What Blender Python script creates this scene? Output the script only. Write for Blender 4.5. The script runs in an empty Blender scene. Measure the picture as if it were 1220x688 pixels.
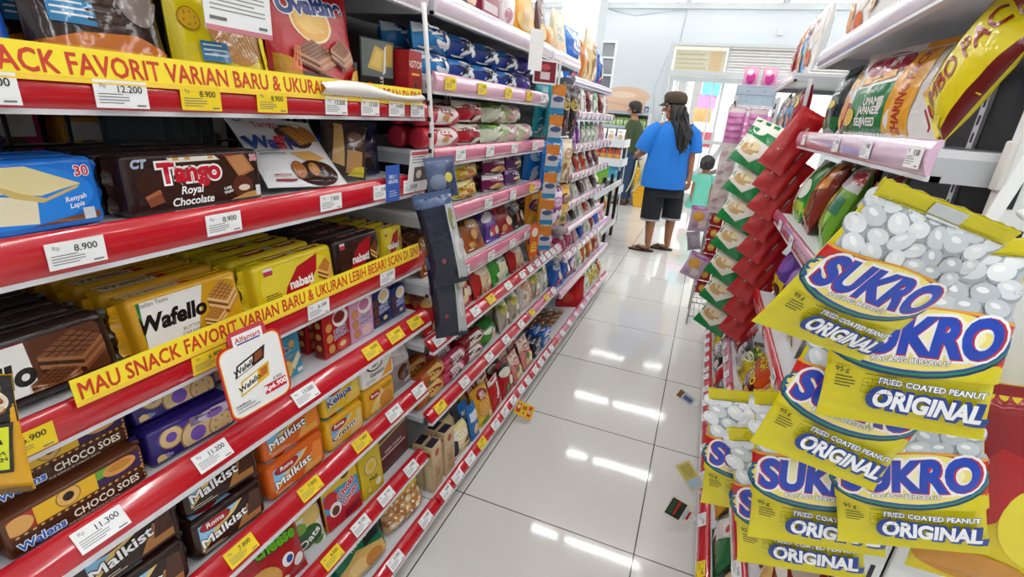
import bpy, bmesh, math, random
from mathutils import Vector, Matrix, Euler, noise
from mathutils.geometry import tessellate_polygon

# ------------------------------------------------------------------ camera, sky, lights
S = bpy.context.scene
COL = S.collection
cam_d = bpy.data.cameras.new('camera')
cam = bpy.data.objects.new('camera', cam_d)
COL.objects.link(cam)
cam_d.sensor_fit = 'HORIZONTAL'
cam_d.sensor_width = 36.0
cam_d.lens = 36.0 * 582.65 / 1220.0
cam_d.clip_start = 0.02
RX, RY, RZ = (0.92844786, 0.19007163, -0.31915099), (0.36400507, -0.29423743, 0.88369941), (0.07406002, -0.9366414, -0.34237115)
cam.matrix_world = Matrix(((RX[0], -RX[1], -RX[2], 0.0), (RY[0], -RY[1], -RY[2], 0.0), (RZ[0], -RZ[1], -RZ[2], 1.29), (0, 0, 0, 1)))
S.camera = cam

W = bpy.data.worlds.new('daylight')
S.world = W
W.use_nodes = True
W.node_tree.nodes['Background'].inputs[0].default_value = (0.93, 0.97, 1.0, 1)
W.node_tree.nodes['Background'].inputs[1].default_value = 1.9

S.view_settings.view_transform = 'Standard'
S.view_settings.look = 'None'
S.view_settings.gamma = 1.0
S.view_settings.use_curve_mapping = False
S.view_settings.exposure = 0.13

sun_d = bpy.data.lights.new('sun', 'SUN'); sun_d.energy = 3.5; sun_d.angle = 0.02
sun = bpy.data.objects.new('sun', sun_d); COL.objects.link(sun)
sun.rotation_euler = (math.radians(40), 0, math.radians(20))
TUBE_W = 6.0          # watts of one ceiling tube
TUBE_ROWS = [(-1.6, 3), (-0.2, 3), (1.25, 3), (2.65, 3), (4.05, 3), (5.46, 3), (6.95, 3), (8.6, 3)]
CEIL = 3.05

R = math.radians
rnd = random.Random(11)

# ------------------------------------------------------------------ materials
def lin(hx):
    out = []
    for i in (0, 2, 4):
        c = int(hx[i:i + 2], 16) / 255.0
        out.append(c / 12.92 if c <= 0.04045 else ((c + 0.055) / 1.055) ** 2.4)
    return (out[0], out[1], out[2], 1.0)
_M = {}
def M(hx, kind='foil'):
    k = (hx, kind)
    if k in _M: return _M[k]
    m = bpy.data.materials.new('%s_%s' % (kind, hx)); m.use_nodes = True
    nt = m.node_tree; b = nt.nodes['Principled BSDF']
    b.inputs['Base Color'].default_value = lin(hx)
    rough, bump, scale, coat = {'foil': (.26, .55, 34, 0), 'card': (.34, 0, 1, 0), 'matte': (.6, 0, 1, 0), 'paper': (.55, 0, 1, 0), 'metal': (.35, 0, 1, 0), 'gloss': (.16, 0, 1, .8),
        'cloth': (.85, .9, 13, 0), 'skin': (.5, 0, 1, 0), 'hair': (.42, .6, 90, 0), 'wall': (.7, .1, 8, 0), 'shiny': (.13, .8, 22, 0), 'steel': (.25, 0, 1, 0)}[kind]
    b.inputs['Roughness'].default_value = rough
    if coat:
        b.inputs['Coat Weight'].default_value = coat; b.inputs['Coat Roughness'].default_value = .08
    if kind == 'skin': b.inputs['Subsurface Weight'].default_value = 0.0
    if kind == 'steel': b.inputs['Metallic'].default_value = 1.0
    if bump:
        tc = nt.nodes.new('ShaderNodeTexCoord'); n = nt.nodes.new('ShaderNodeTexNoise'); bp = nt.nodes.new('ShaderNodeBump')
        n.inputs['Scale'].default_value = scale; n.inputs['Detail'].default_value = 2.5; n.inputs['Distortion'].default_value = .6
        bp.inputs['Strength'].default_value = bump; bp.inputs['Distance'].default_value = .004
        nt.links.new(tc.outputs['Object'], n.inputs['Vector']); nt.links.new(n.outputs['Fac'], bp.inputs['Height']); nt.links.new(bp.outputs['Normal'], b.inputs['Normal'])
    _M[k] = m
    return m
def glassy(name, col, rough, alpha):
    m = bpy.data.materials.new(name); m.use_nodes = True; nt = m.node_tree; nt.nodes.clear()
    o = nt.nodes.new('ShaderNodeOutputMaterial'); mix = nt.nodes.new('ShaderNodeMixShader'); t = nt.nodes.new('ShaderNodeBsdfTransparent'); p = nt.nodes.new('ShaderNodeBsdfPrincipled')
    p.inputs['Base Color'].default_value = lin(col); p.inputs['Roughness'].default_value = rough; mix.inputs[0].default_value = alpha
    nt.links.new(t.outputs[0], mix.inputs[1]); nt.links.new(p.outputs[0], mix.inputs[2]); nt.links.new(mix.outputs[0], o.inputs[0])
    return m
CLEAR = glassy('clear_film', 'F4F6F6', .12, .26)
PANE = glassy('window_glass', 'F0F4F4', .03, .12)
def emit(name, col, s):
    m = bpy.data.materials.new(name); m.use_nodes = True; b = m.node_tree.nodes['Principled BSDF']
    b.inputs['Base Color'].default_value = lin(col); b.inputs['Emission Color'].default_value = lin(col); b.inputs['Emission Strength'].default_value = s
    return m
def floor_mat():
    m = bpy.data.materials.new('white_floor_tile'); m.use_nodes = True; nt = m.node_tree; b = nt.nodes['Principled BSDF']
    tc = nt.nodes.new('ShaderNodeTexCoord'); br = nt.nodes.new('ShaderNodeTexBrick'); mp = nt.nodes.new('ShaderNodeMapping'); nz = nt.nodes.new('ShaderNodeTexNoise')
    mp.inputs['Location'].default_value = (-.024, -.06, 0)
    br.offset = 0; br.squash = 1
    for k, v in (('Scale', 1.0), ('Brick Width', .6), ('Row Height', .6), ('Mortar Size', .0022), ('Mortar Smooth', .1), ('Bias', 0)): br.inputs[k].default_value = v
    br.inputs['Color1'].default_value = lin('D9D6D0'); br.inputs['Color2'].default_value = lin('DCD9D3'); br.inputs['Mortar'].default_value = lin('3A3632')
    nt.links.new(tc.outputs['Object'], mp.inputs[0]); nt.links.new(mp.outputs[0], br.inputs['Vector']); nt.links.new(br.outputs['Color'], b.inputs['Base Color'])
    nz.inputs['Scale'].default_value = 3; mr = nt.nodes.new('ShaderNodeMapRange'); mr.inputs[3].default_value = .045; mr.inputs[4].default_value = .085
    nt.links.new(tc.outputs['Object'], nz.inputs['Vector']); nt.links.new(nz.outputs['Fac'], mr.inputs[0]); nt.links.new(mr.outputs[0], b.inputs['Roughness'])
    return m

# ------------------------------------------------------------------ mesh builder
def rotz(a): return Matrix.Rotation(a, 4, 'Z')
class MB:
    def __init__(s): s.v = []; s.f = []; s.m = []; s.mats = []; s.sm = []
    def mi(s, mat):
        if isinstance(mat, str): mat = M(mat)
        if mat not in s.mats: s.mats.append(mat)
        return s.mats.index(mat)
    def add(s, vs, fs, mat, xf=None, smooth=False):
        o = len(s.v); k = s.mi(mat)
        for p in vs:
            p = Vector(p); s.v.append(xf @ p if xf is not None else p)
        for f in fs: s.f.append([i + o for i in f]); s.m.append(k); s.sm.append(smooth)
    def box(s, x0, x1, y0, y1, z0, z1, mat, xf=None, bev=0.0):
        if bev:
            bm = bmesh.new(); bmesh.ops.create_cube(bm, size=1)
            for v in bm.verts: v.co = Vector(((x0 + x1) / 2 + v.co.x * (x1 - x0), (y0 + y1) / 2 + v.co.y * (y1 - y0), (z0 + z1) / 2 + v.co.z * (z1 - z0)))
            bmesh.ops.bevel(bm, geom=bm.edges[:], offset=bev, segments=2, profile=.6, affect='EDGES')
            bm.verts.index_update()
            s.add([v.co.copy() for v in bm.verts], [[v.index for v in f.verts] for f in bm.faces], mat, xf, False); bm.free(); return
        vs = [(x, y, z) for x in (x0, x1) for y in (y0, y1) for z in (z0, z1)]
        s.add(vs, [(0, 1, 3, 2), (4, 6, 7, 5), (0, 4, 5, 1), (2, 3, 7, 6), (0, 2, 6, 4), (1, 5, 7, 3)], mat, xf)
    def tube(s, pts, r, mat, n=7, xf=None, caps=True):
        pts = [Vector(p) for p in pts]; rs = r if isinstance(r, (list, tuple)) else [r] * len(pts)
        vs = []; fs = []; prev = None
        for i, p in enumerate(pts):
            d = (pts[min(i + 1, len(pts) - 1)] - pts[max(i - 1, 0)]).normalized()
            a = prev if prev is not None else (Vector((0, 0, 1)) if abs(d.z) < .9 else Vector((1, 0, 0)))
            x = (a - d * a.dot(d)).normalized(); prev = x; y = d.cross(x)
            for k in range(n):
                t = 2 * math.pi * k / n; vs.append(p + (x * math.cos(t) + y * math.sin(t)) * rs[i])
        for i in range(len(pts) - 1):
            for k in range(n): fs.append((i * n + k, i * n + (k + 1) % n, (i + 1) * n + (k + 1) % n, (i + 1) * n + k))
        if caps: fs.append(list(range(n - 1, -1, -1))); fs.append([(len(pts) - 1) * n + k for k in range(n)])
        s.add(vs, fs, mat, xf, True)
    def lathe(s, prof, mat, n=20, xf=None):
        vs = []; fs = []
        for r, z in prof:
            for k in range(n): t = 2 * math.pi * k / n; vs.append((r * math.cos(t), r * math.sin(t), z))
        for i in range(len(prof) - 1):
            for k in range(n): fs.append((i * n + k, i * n + (k + 1) % n, (i + 1) * n + (k + 1) % n, (i + 1) * n + k))
        fs.append(list(range(n - 1, -1, -1))); fs.append([(len(prof) - 1) * n + k for k in range(n)])
        s.add(vs, fs, mat, xf, True)
    def loft(s, rings, mat, smooth=True, caps=True, xf=None):
        n = len(rings[0]); vs = [p for r in rings for p in r]; fs = []
        for i in range(len(rings) - 1):
            for k in range(n): fs.append((i * n + k, i * n + (k + 1) % n, (i + 1) * n + (k + 1) % n, (i + 1) * n + k))
        if caps: fs.append(list(range(n - 1, -1, -1))); fs.append([(len(rings) - 1) * n + k for k in range(n)])
        s.add(vs, fs, mat, xf, smooth)
    def sheet(s, fn, nu, nv, mat, smooth=True, xf=None):
        vs = [fn(i / nu, j / nv) for j in range(nv + 1) for i in range(nu + 1)]
        fs = [(j * (nu + 1) + i, j * (nu + 1) + i + 1, (j + 1) * (nu + 1) + i + 1, (j + 1) * (nu + 1) + i) for j in range(nv) for i in range(nu)]
        s.add(vs, fs, mat, xf, smooth)
    def extr(s, prof, x0, x1, mat, smooth=False, xf=None):
        n = len(prof); vs = [(x, p[0], p[1]) for x in (x0, x1) for p in prof]
        fs = [(k, (k + 1) % n, n + (k + 1) % n, n + k) for k in range(n)] + [list(range(n - 1, -1, -1)), list(range(n, 2 * n))]
        s.add(vs, fs, mat, xf, smooth)
    def mesh(s, name):
        me = bpy.data.meshes.new(name)
        me.from_pydata([tuple(p) for p in s.v], [], s.f)
        for m in s.mats: me.materials.append(m)
        me.polygons.foreach_set('material_index', s.m); me.polygons.foreach_set('use_smooth', s.sm)
        me.update()
        return me

# ------------------------------------------------------------------ printed art on a surface
_T = {}
def textmesh(body, bold):
    k = (body, bold)
    if k not in _T:
        cu = bpy.data.curves.new('lettering', 'FONT'); cu.body = body; cu.size = 1; cu.offset = bold; cu.resolution_u = 4 if len(body) < 10 else 2; cu.align_x = 'CENTER'; cu.align_y = 'CENTER'
        o = bpy.data.objects.new('lettering', cu)
        me = o.to_mesh(); me.calc_loop_triangles()
        vs = [(v.co.x, v.co.y) for v in me.vertices]; ts = [tuple(t.vertices) for t in me.loop_triangles]
        o.to_mesh_clear(); bpy.data.objects.remove(o); bpy.data.curves.remove(cu)
        if vs:   # centre on the box of the capitals
            x0 = min(p[0] for p in vs); x1 = max(p[0] for p in vs); y0 = min(p[1] for p in vs); y1 = max(p[1] for p in vs)
            vs = [(p[0] - (x0 + x1) / 2, p[1] - (y0 + y1) / 2) for p in vs]
        _T[k] = (vs, ts)
    return _T[k]
class Art:
    """flat prints laid on surf(u, v, off); u, v in metres"""
    def __init__(s, mb, surf, w, h, kind='foil', maxlen=None, base=.0005, step=.00012, u0=None):
        s.mb, s.surf, s.w, s.h, s.kind, s.L, s.k = mb, surf, w, h, kind, maxlen, base; s.step = step; s.u0 = -w / 2 if u0 is None else u0
    def tris(s, vs, ts, col):
        pts = list(vs); tri = list(ts)
        if s.L:
            mid = {}; done = []
            L2 = s.L * s.L
            def d2(a, b): return (pts[a][0] - pts[b][0]) ** 2 + (pts[a][1] - pts[b][1]) ** 2
            st = tri
            while st:
                t = st.pop(); e = [(d2(t[0], t[1]), 0), (d2(t[1], t[2]), 1), (d2(t[2], t[0]), 2)]; m = max(e)
                if m[0] <= L2 or len(pts) > 20000: done.append(t); continue
                a, b, c = t[m[1]], t[(m[1] + 1) % 3], t[(m[1] + 2) % 3]; k = (min(a, b), max(a, b))
                if k not in mid: mid[k] = len(pts); pts.append(((pts[a][0] + pts[b][0]) / 2, (pts[a][1] + pts[b][1]) / 2))
                q = mid[k]; st.append((a, q, c)); st.append((q, b, c))
            tri = done
        hw = s.w / 2
        P = [s.surf(p[0], p[1], s.k) for p in pts]
        s.mb.add(P, tri, M(col, s.kind) if isinstance(col, str) else col, None, True); s.k += s.step
    def U(s, x): return s.u0 + x * s.w
    def poly(s, pts, col):
        p = [(s.U(x), y * s.h) for x, y in pts]; s.rawpoly(p, col)
    def rawpoly(s, p, col):
        t = tessellate_polygon([[Vector((a, b, 0)) for a, b in p]]); s.tris(p, [tuple(x) for x in t], col)
    def rect(s, x0, y0, x1, y1, col): s.poly([(x0, y0), (x1, y0), (x1, y1), (x0, y1)], col)
    def ell(s, cx, cy, rx, ry, col, rot=0, n=26):
        """rx in widths, ry in heights"""
        c, d = math.cos(rot), math.sin(rot); a = s.U(cx); b = cy * s.h; A = rx * s.w; B = ry * s.h
        s.rawpoly([(a + A * math.cos(t) * c - B * math.sin(t) * d, b + A * math.cos(t) * d + B * math.sin(t) * c) for t in [2 * math.pi * i / n for i in range(n)]], col)
    def text(s, body, cx, cy, size, col, out=None, rot=0, bold=.02, shear=0, sx=1, ow=.05, fit=None):
        a = s.U(cx); b = cy * s.h; z = size * s.h; c, d = math.cos(rot), math.sin(rot)
        if fit:
            vs, _ = textmesh(body, bold); wid = max(p[0] for p in vs) - min(p[0] for p in vs); sx = fit * s.w / (wid * z)
        for bo, cc in (((bold + ow, out),) if out else ()) + ((bold, col),):
            safe = 'M' in body or 'm' in body   # letters with deep notches are thickened by laying shifted copies, not by offsetting the outline
            vs, ts = textmesh(body, 0 if safe else bo); st = s.step; n = 8 if bo > .045 else 4
            sh = [(bo * .9 * math.cos(k), bo * .9 * math.sin(k)) for k in [2 * math.pi * (i + .5) / n for i in range(n)]] if safe and bo > .004 else [(0, 0)]
            for i, (dx, dy) in enumerate(sh):
                q = []; s.step = .00003 if i < len(sh) - 1 else st
                for x, y in vs: x, y = x + dx, y + dy; x = (x + shear * y) * z * sx; y = y * z; q.append((a + x * c - y * d, b + x * d + y * c))
                s.tris(q, ts, cc)
            s.step = st
    def waffle(s, cx, cy, rx, ry, rot=0, c1='C98A45', c2='7A4A20', n=5, edge='E6BE85'):
        """a stack of wafers in a skewed view: top face with a grid, two side faces with layers"""
        def T(p):
            x, y = p; X = x * rx * s.w; Y = y * ry * s.h; c, d = math.cos(rot), math.sin(rot)
            return (s.U(cx) + X * c - Y * d, cy * s.h + X * d + Y * c)
        top = [(-1, .25), (.05, -.25), (1, .35), (0, .9)]; s.rawpoly([T(p) for p in top], c1)
        for i in range(1, n):
            f = i / n
            for A, B, C, D in ((top[0], top[1], top[3], top[2]), (top[0], top[3], top[1], top[2])):
                p = (A[0] + (B[0] - A[0]) * f, A[1] + (B[1] - A[1]) * f); q = (C[0] + (D[0] - C[0]) * f, C[1] + (D[1] - C[1]) * f); w = .035
                s.rawpoly([T((p[0] - w, p[1])), T((p[0] + w, p[1])), T((q[0] + w, q[1])), T((q[0] - w, q[1]))], c2)
        for i in range(4):
            y0 = -.16 * i; y1 = y0 - .16; cc = edge if i % 2 == 0 else c2
            s.rawpoly([T((-1, .25 + y1)), T((.05, -.25 + y1)), T((.05, -.25 + y0)), T((-1, .25 + y0))], cc)
            s.rawpoly([T((.05, -.25 + y1)), T((1, .35 + y1)), T((1, .35 + y0)), T((.05, -.25 + y0))], c1 if i % 2 else cc)
    def cookie(s, cx, cy, r, c1='D9A35A', c2='9A6428', hole=None, asp=1.0):
        ry = r * s.w / s.h * asp
        s.ell(cx, cy, r, ry, c2); s.ell(cx, cy, r * .9, ry * .9, c1)
        if hole: s.ell(cx, cy, r * .45, ry * .45, hole)
        else:
            for i in range(6):
                t = i * 1.05 + .3; s.ell(cx + r * .55 * math.cos(t), cy + ry * .55 * math.sin(t), r * .09, ry * .09, c2, n=7)
    def beans(s, x0, y0, x1, y1, r, c=('DDE0E2', 'CDD1D4', 'E6E8E9', 'BFC4C8'), seed=3, n=60):
        q = random.Random(seed); k0 = s.k; st = .00011; hs = s.step; s.step = 0
        dx = r * 1.75; dy = r * 1.28 * s.w / s.h; nr = int((y1 - y0) / dy) + 1; nc = int((x1 - x0) / dx) + 1
        for j in range(nr):
            for i in range(nc):
                x = x0 + dx * (i + .5 * (j % 2)) + q.uniform(-.25, .25) * r; y = y1 - dy * j + q.uniform(-.2, .2) * dy
                if x > x1 or y < y0: continue
                k = r * q.uniform(.88, 1.08); a = q.uniform(-.9, .9); s.k = k0 + ((j % 2) * 3 + i % 3 + (0 if j % 4 < 2 else 6)) * 3 * st * .5
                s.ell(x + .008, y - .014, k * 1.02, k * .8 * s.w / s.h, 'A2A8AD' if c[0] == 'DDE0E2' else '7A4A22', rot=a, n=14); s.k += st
                s.ell(x, y, k, k * .74 * s.w / s.h, q.choice(c), rot=a, n=14); s.k += st
                s.ell(x - k * .2, y + k * .16, k * .45, k * .22 * s.w / s.h, 'F2F3F3', rot=a, n=10)  # pale highlight painted on each bean
        s.k = k0 + 20 * st; s.step = hs
    def lines(s, x0, y0, x1, y1, n, col='2A2A20', t=.35):
        for i in range(n):
            y = y1 - (y1 - y0) * i / n; s.rect(x0, y - (y1 - y0) / n * t, x0 + (x1 - x0) * (1 if i % 3 else .8), y, col); s.k -= s.step
        s.k += s.step
    def draw(s, spec):
        for it in spec or ():
            f = {'r': s.rect, 'e': s.ell, 'p': s.poly, 't': s.text, 'w': s.waffle, 'k': s.cookie, 'b': s.beans, 'l': s.lines}[it[0]]
            kw = it[-1] if isinstance(it[-1], dict) else {}
            f(*(it[1:-1] if kw else it[1:]), **kw)

# ------------------------------------------------------------------ package shapes (front faces -Y, stands on z = 0)
def pouch_surf(w, h, t, kind, seed, wr=1.0):
    sd = seed * 7.31
    def prof(u, v):
        s = min(1.0, abs(2 * u / w)); r = min(1.0, max(0.0, v / h)); sl = .012 / h + .02
        if kind == 'standup':
            pu = max(0.0, 1 - s ** 5) ** .5
            pv = .62 + .38 * min(1.0, r / .14) if r < .14 else max(0.0, 1 - (r - .14) / (.86 - sl)) ** .75
            if s > .94: pu *= .2
        else:
            pu = max(0.0, 1 - s ** 2.8) ** .6
            q = (r - sl) / (1 - 2 * sl)
            pv = max(0.0, math.sin(math.pi * min(1, max(0, q)))) ** (.42 if kind == 'pillow' else .3)
        k = pu * pv
        n = noise.noise(Vector((u * 26 + sd, v * 26, sd))) * .0035 + noise.noise(Vector((u * 60 - sd, v * 9, sd * 2))) * .0016 * (1.2 - k)
        return k * t / 2 + n * wr * (min(1.0, k * 2.5)) + .0008
    def shrink(u, v):
        r = min(1.0, max(0.0, v / h))
        k = math.sin(math.pi * r) ** .6 if 0 < r < 1 else 0
        return u * (1 - (.05 if kind != 'standup' else .0) * k)
    def base(u, v, sgn): return Vector((shrink(u, v), sgn * prof(u, v), v))
    def front(u, v, off=0.0):
        p = base(u, v, -1)
        if off:
            e = .002; a = base(u + e, v, -1) - base(u - e, v, -1); b = base(u, v + e, -1) - base(u, v - e, -1); n = a.cross(b)
            if n.length > 1e-12: n.normalize(); p = p + (n if n.y < 0 else -n) * off
        return p
    front.back = lambda u, v: base(u, v, 1)
    return front
def add_pouch(mb, surf, w, h, mat, back=None, nu=14, nv=18, zig=.0016):
    us = [-w / 2 + w * (.5 - .5 * math.cos(math.pi * i / nu)) for i in range(nu + 1)]
    vs = [h * j / nv for j in range(nv + 1)]
    P = []; F = []
    for j, v in enumerate(vs):
        for i, u in enumerate(us):
            p = surf(u, v); P.append(p + Vector((0, 0, zig * (i % 2) if j == nv else (-zig * (i % 2) * .0)))) 
    n1 = nu + 1
    for j in range(nv):
        for i in range(nu): F.append((j * n1 + i, j * n1 + i + 1, (j + 1) * n1 + i + 1, (j + 1) * n1 + i))
    mb.add(P, F, mat, None, True)
    Q = []; F2 = []
    for j, v in enumerate(vs):
        for i, u in enumerate(us): Q.append(surf.back(u, v) + Vector((0, 0, zig * (i % 2) if j == nv else 0)))
    for j in range(nv):
        for i in range(nu): F2.append((j * n1 + i + 1, j * n1 + i, (j + 1) * n1 + i, (j + 1) * n1 + i + 1))
    mb.add(Q, F2, back or mat, None, True)
    mb.add([P[i] for i in range(n1)] + [Q[i] for i in range(n1)], [list(range(n1)) + [n1 + i for i in range(n1 - 1, -1, -1)]], back or mat)
    for s in (0, nu):   # side closing strips
        mb.add([P[j * n1 + s] for j in range(nv + 1)] + [Q[j * n1 + s] for j in range(nv + 1)], [(j, j + 1, nv + 2 + j, nv + 1 + j) for j in range(nv)], mat, None, True)
def brick_surf(w, d, h, r, face='front'):
    def ed(a, half):   # recess near a rounded edge
        x = abs(a) - (half - r)
        return 0 if x <= 0 else r - math.sqrt(max(0, r * r - min(x, r) ** 2))
    def cl(a, half): h_ = half - r * .93; return max(-h_, min(h_, a))
    W2, H2, D2 = w / 2, h / 2, d / 2
    if face == 'front': return lambda u, v, off=0.0: Vector((cl(u, W2), ed(cl(u, W2), W2) + ed(cl(v - H2, H2), H2) - off, H2 + cl(v - H2, H2)))
    if face == 'top': return lambda u, v, off=0.0: Vector((cl(u, W2), D2 + cl(v - D2, D2), h - ed(cl(u, W2), W2) - ed(cl(v - D2, D2), D2) + off))
    if face == 'near': return lambda u, v, off=0.0: Vector((-w / 2 + ed(cl(v - H2, H2), H2) + ed(cl(u, D2), D2) - off, d / 2 - cl(u, D2), H2 + cl(v - H2, H2)))
    if face == 'far': return lambda u, v, off=0.0: Vector((w / 2 - ed(cl(v - H2, H2), H2) - ed(cl(u, D2), D2) + off, d / 2 + cl(u, D2), H2 + cl(v - H2, H2)))
def add_brick(mb, w, d, h, r, mat, fins=0.0, fincol=None, seam=False):
    n = 3
    def cs(half):  # coordinates with a fine step through the round
        a = [-half + r * (1 - math.cos(math.pi / 2 * i / n)) for i in range(n + 1)]
        a = [-half + r * i / n for i in range(n + 1)]
        return a + [-q for q in reversed(a)]
    X, Y, Z = cs(w / 2), cs(d / 2), cs(h / 2)
    def rp(x, y, z):
        c = Vector((max(-w / 2 + r, min(w / 2 - r, x)), max(-d / 2 + r, min(d / 2 - r, y)), max(-h / 2 + r, min(h / 2 - r, z))))
        o = Vector((x, y, z)) - c
        m = max(abs(o.x), abs(o.y), abs(o.z))
        if o.length > 1e-9: o = o * (r / o.length) * (m / r if m < r else 1)
        p = c + o
        return (p.x, p.y + d / 2, p.z + h / 2)
    def patch(A, B, fn):
        na = len(A); vs = [fn(a, b) for b in B for a in A]
        mb.add(vs, [(j * na + i, j * na + i + 1, (j + 1) * na + i + 1, (j + 1) * na + i) for j in range(len(B) - 1) for i in range(na - 1)], mat, None, True)
    for sg in (-1, 1):
        patch(X, Z, lambda a, b: rp(a, sg * d / 2, b)); patch(X, Y, lambda a, b: rp(a, b, sg * h / 2)); patch(Y, Z, lambda a, b: rp(sg * w / 2, a, b))
    if fins:
        for sg in (-1, 1):
            k = 12; vs = []
            for i in range(k + 1):
                z = h * (.08 + .84 * i / k)
                vs.append((sg * (w / 2 - .002), d / 2 + .001 * sg, z)); vs.append((sg * (w / 2 + fins + (.0015 if i % 2 else 0)), d * .5 + .004 * math.sin(i), z))
            mb.add(vs, [(2 * i, 2 * i + 1, 2 * i + 3, 2 * i + 2) for i in range(k)], fincol or mat, None, False)
    if seam: mb.box(-w / 2 + .01, w / 2 - .01, d * .5, d * .5 + .006, h - .0005, h + .0012, mat)

PROTO = {}
def proto(key, name, cat, mb, parts=()):
    PROTO[key] = (name, cat, mb.mesh(name), [(n, p.mesh(n), l) for n, p, l in parts])
def pouch(key, name, cat, w, h, t, col, spec=(), kind='pillow', back=None, mat='foil', fine=True, seal=None, seed=None, spec_back=None):
    mb = MB(); seed = seed if seed is not None else len(PROTO) + 1
    sf = pouch_surf(w, h, t, kind, seed)
    add_pouch(mb, sf, w, h, M(col, mat) if isinstance(col, str) else col, M(back, mat) if isinstance(back, str) else back, *((16, 22) if fine else (8, 9)))
    Art(mb, sf, w, h, mat, .011 if fine else .03, .0009 if fine else .0016, .00015 if fine else .0003).draw(spec)
    parts = []
    if seal:
        q = MB(); hs = h * .085
        q.sheet(lambda a, b: sf(-w / 2 + w * a, h - hs + hs * b, .0022 + .0006 * (int(b * 16) % 2)), 16, 16, M(seal, mat)); parts.append(('top_seal', q, None))
    proto(key, name, cat, mb, parts)
def brick(key, name, cat, w, d, h, col, spec=(), top=(), near=(), far=(), r=.005, fins=.009, mat='foil', seam=True, fincol=None):
    mb = MB(); add_brick(mb, w, d, h, r, M(col, mat) if isinstance(col, str) else col, fins, M(fincol, mat) if fincol else None, seam and fins > 0)
    Art(mb, brick_surf(w, d, h, r), w, h, mat, None, .0003, .00006).draw(spec)
    Art(mb, brick_surf(w, d, h, r, 'top'), w, d, mat, None, .0003, .00006).draw(top)
    Art(mb, brick_surf(w, d, h, r, 'near'), d, h, mat, None, .0003, .00006).draw(near)
    Art(mb, brick_surf(w, d, h, r, 'far'), d, h, mat, None, .0003, .00006).draw(far)
    proto(key, name, cat, mb)
def flow(key, name, cat, w, t, h, col, spec, mat='shiny', fine=False):
    """a film packet with its seals at the two ends and a soft crumpled body"""
    mb = MB(); sd = len(PROTO) + 3; s0 = pouch_surf(h, w, t, 'fat', sd, 1.7); q = MB()
    def sf(u, v, off=0.0):
        p = s0(v - h / 2, u + w / 2, off); return Vector((p.z - w / 2, p.y + t / 2, p.x + h / 2))
    add_pouch(q, s0, h, w, M(col, mat), None, 10, 14)
    q.v = [Vector((p.z - w / 2, p.y + t / 2, p.x + h / 2)) for p in q.v]; q.f = [f[::-1] for f in q.f]
    Art(q, sf, w, h, mat, .02, .0018, .0003).draw(spec); proto(key, name, cat, q)
def carton(key, name, cat, w, d, h, col, spec=(), top=(), near=(), far=()): brick(key, name, cat, w, d, h, col, spec, top, near, far, r=.0012, fins=0, mat='card')
def roll(key, name, cat, w, r, col, spec=()):
    """a round biscuit roll lying along X with two twisted ends"""
    mb = MB(); n = 18; prof = [(-w / 2, r * .2), (-w / 2 + .003, r * .5), (-w / 2 + .002, r * .9), (-w / 2 + .01, r), (-w / 4, r * .97), (0, r), (w / 4, r * .97), (w / 2 - .01, r), (w / 2 - .002, r * .9), (w / 2 - .003, r * .5), (w / 2, r * .2)]
    mb.loft([[(x, r + q * math.cos(2 * math.pi * k / n), r + q * math.sin(2 * math.pi * k / n)) for k in range(n)] for x, q in prof], M(col))
    def sf(u, v, off=0.0):
        a = (v / r) - 1.0; return Vector((u, r - (r + off) * math.cos(a), r + (r + off) * math.sin(a)))
    Art(mb, sf, w - .03, 2 * r, 'foil', .01, .0006, .0002).draw(spec); proto(key, name, cat, mb)

# ------------------------------------------------------------------ scene objects
ALL = []
def obj(name, mesh, parent=None, mat=None):
    if isinstance(mesh, MB): mesh = mesh.mesh(name)
    o = bpy.data.objects.new(name, mesh); COL.objects.link(o)
    if parent is not None: o.parent = parent
    return o
def tag(o, label, cat, group=None, kind=None):
    o['label'] = label; o['category'] = cat
    if group: o['group'] = group
    if kind: o['kind'] = kind
    ALL.append(o); return o
def thing(name, label, cat, loc=(0, 0, 0), rot=0, group=None):
    o = bpy.data.objects.new(name, None); COL.objects.link(o); o.location = loc; o.rotation_euler = (0, 0, rot); o.empty_display_size = .05
    return tag(o, label, cat, group)
def struct(name, mb, **k):
    o = obj(name, mb); o['kind'] = 'structure'; return o
from mathutils.bvhtree import BVHTree
PLACED = []; TEST = {}
OFFS = sorted([(dx, s_ * dy) for dx in (0, .004, .008, .014, .02, .03, .045) for dy in (0, .004, .008, .013, .02) for s_ in (1, -1) if dy or s_ > 0], key=lambda q: q[0] + 1.6 * abs(q[1]))
def settle(key, me, mat, sd):
    """shift a package by the few millimetres that keep it out of its neighbours"""
    if key not in TEST: TEST[key] = [tuple(p.vertices) for p in me.polygons]
    V = [mat @ v.co for v in me.vertices]; base = mat; sg = 1 if sd == 'R' else -1; first = None
    for dx, dy in OFFS:
        d = Vector((sg * dx, dy, 0)); P = [v + d for v in V]
        lo = [min(p[i] for p in P) for i in range(3)]; hi = [max(p[i] for p in P) for i in range(3)]
        near = [q for q in PLACED if all(q[0][i] < hi[i] and lo[i] < q[1][i] for i in range(3))]
        t = BVHTree.FromPolygons(P, TEST[key]); rec = (lo, hi, t, Matrix.Translation(d) @ mat)
        if first is None: first = rec
        if not any(t.overlap(q[2]) for q in near): PLACED.append(rec); return rec[3]
    PLACED.append(first); return mat
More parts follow.
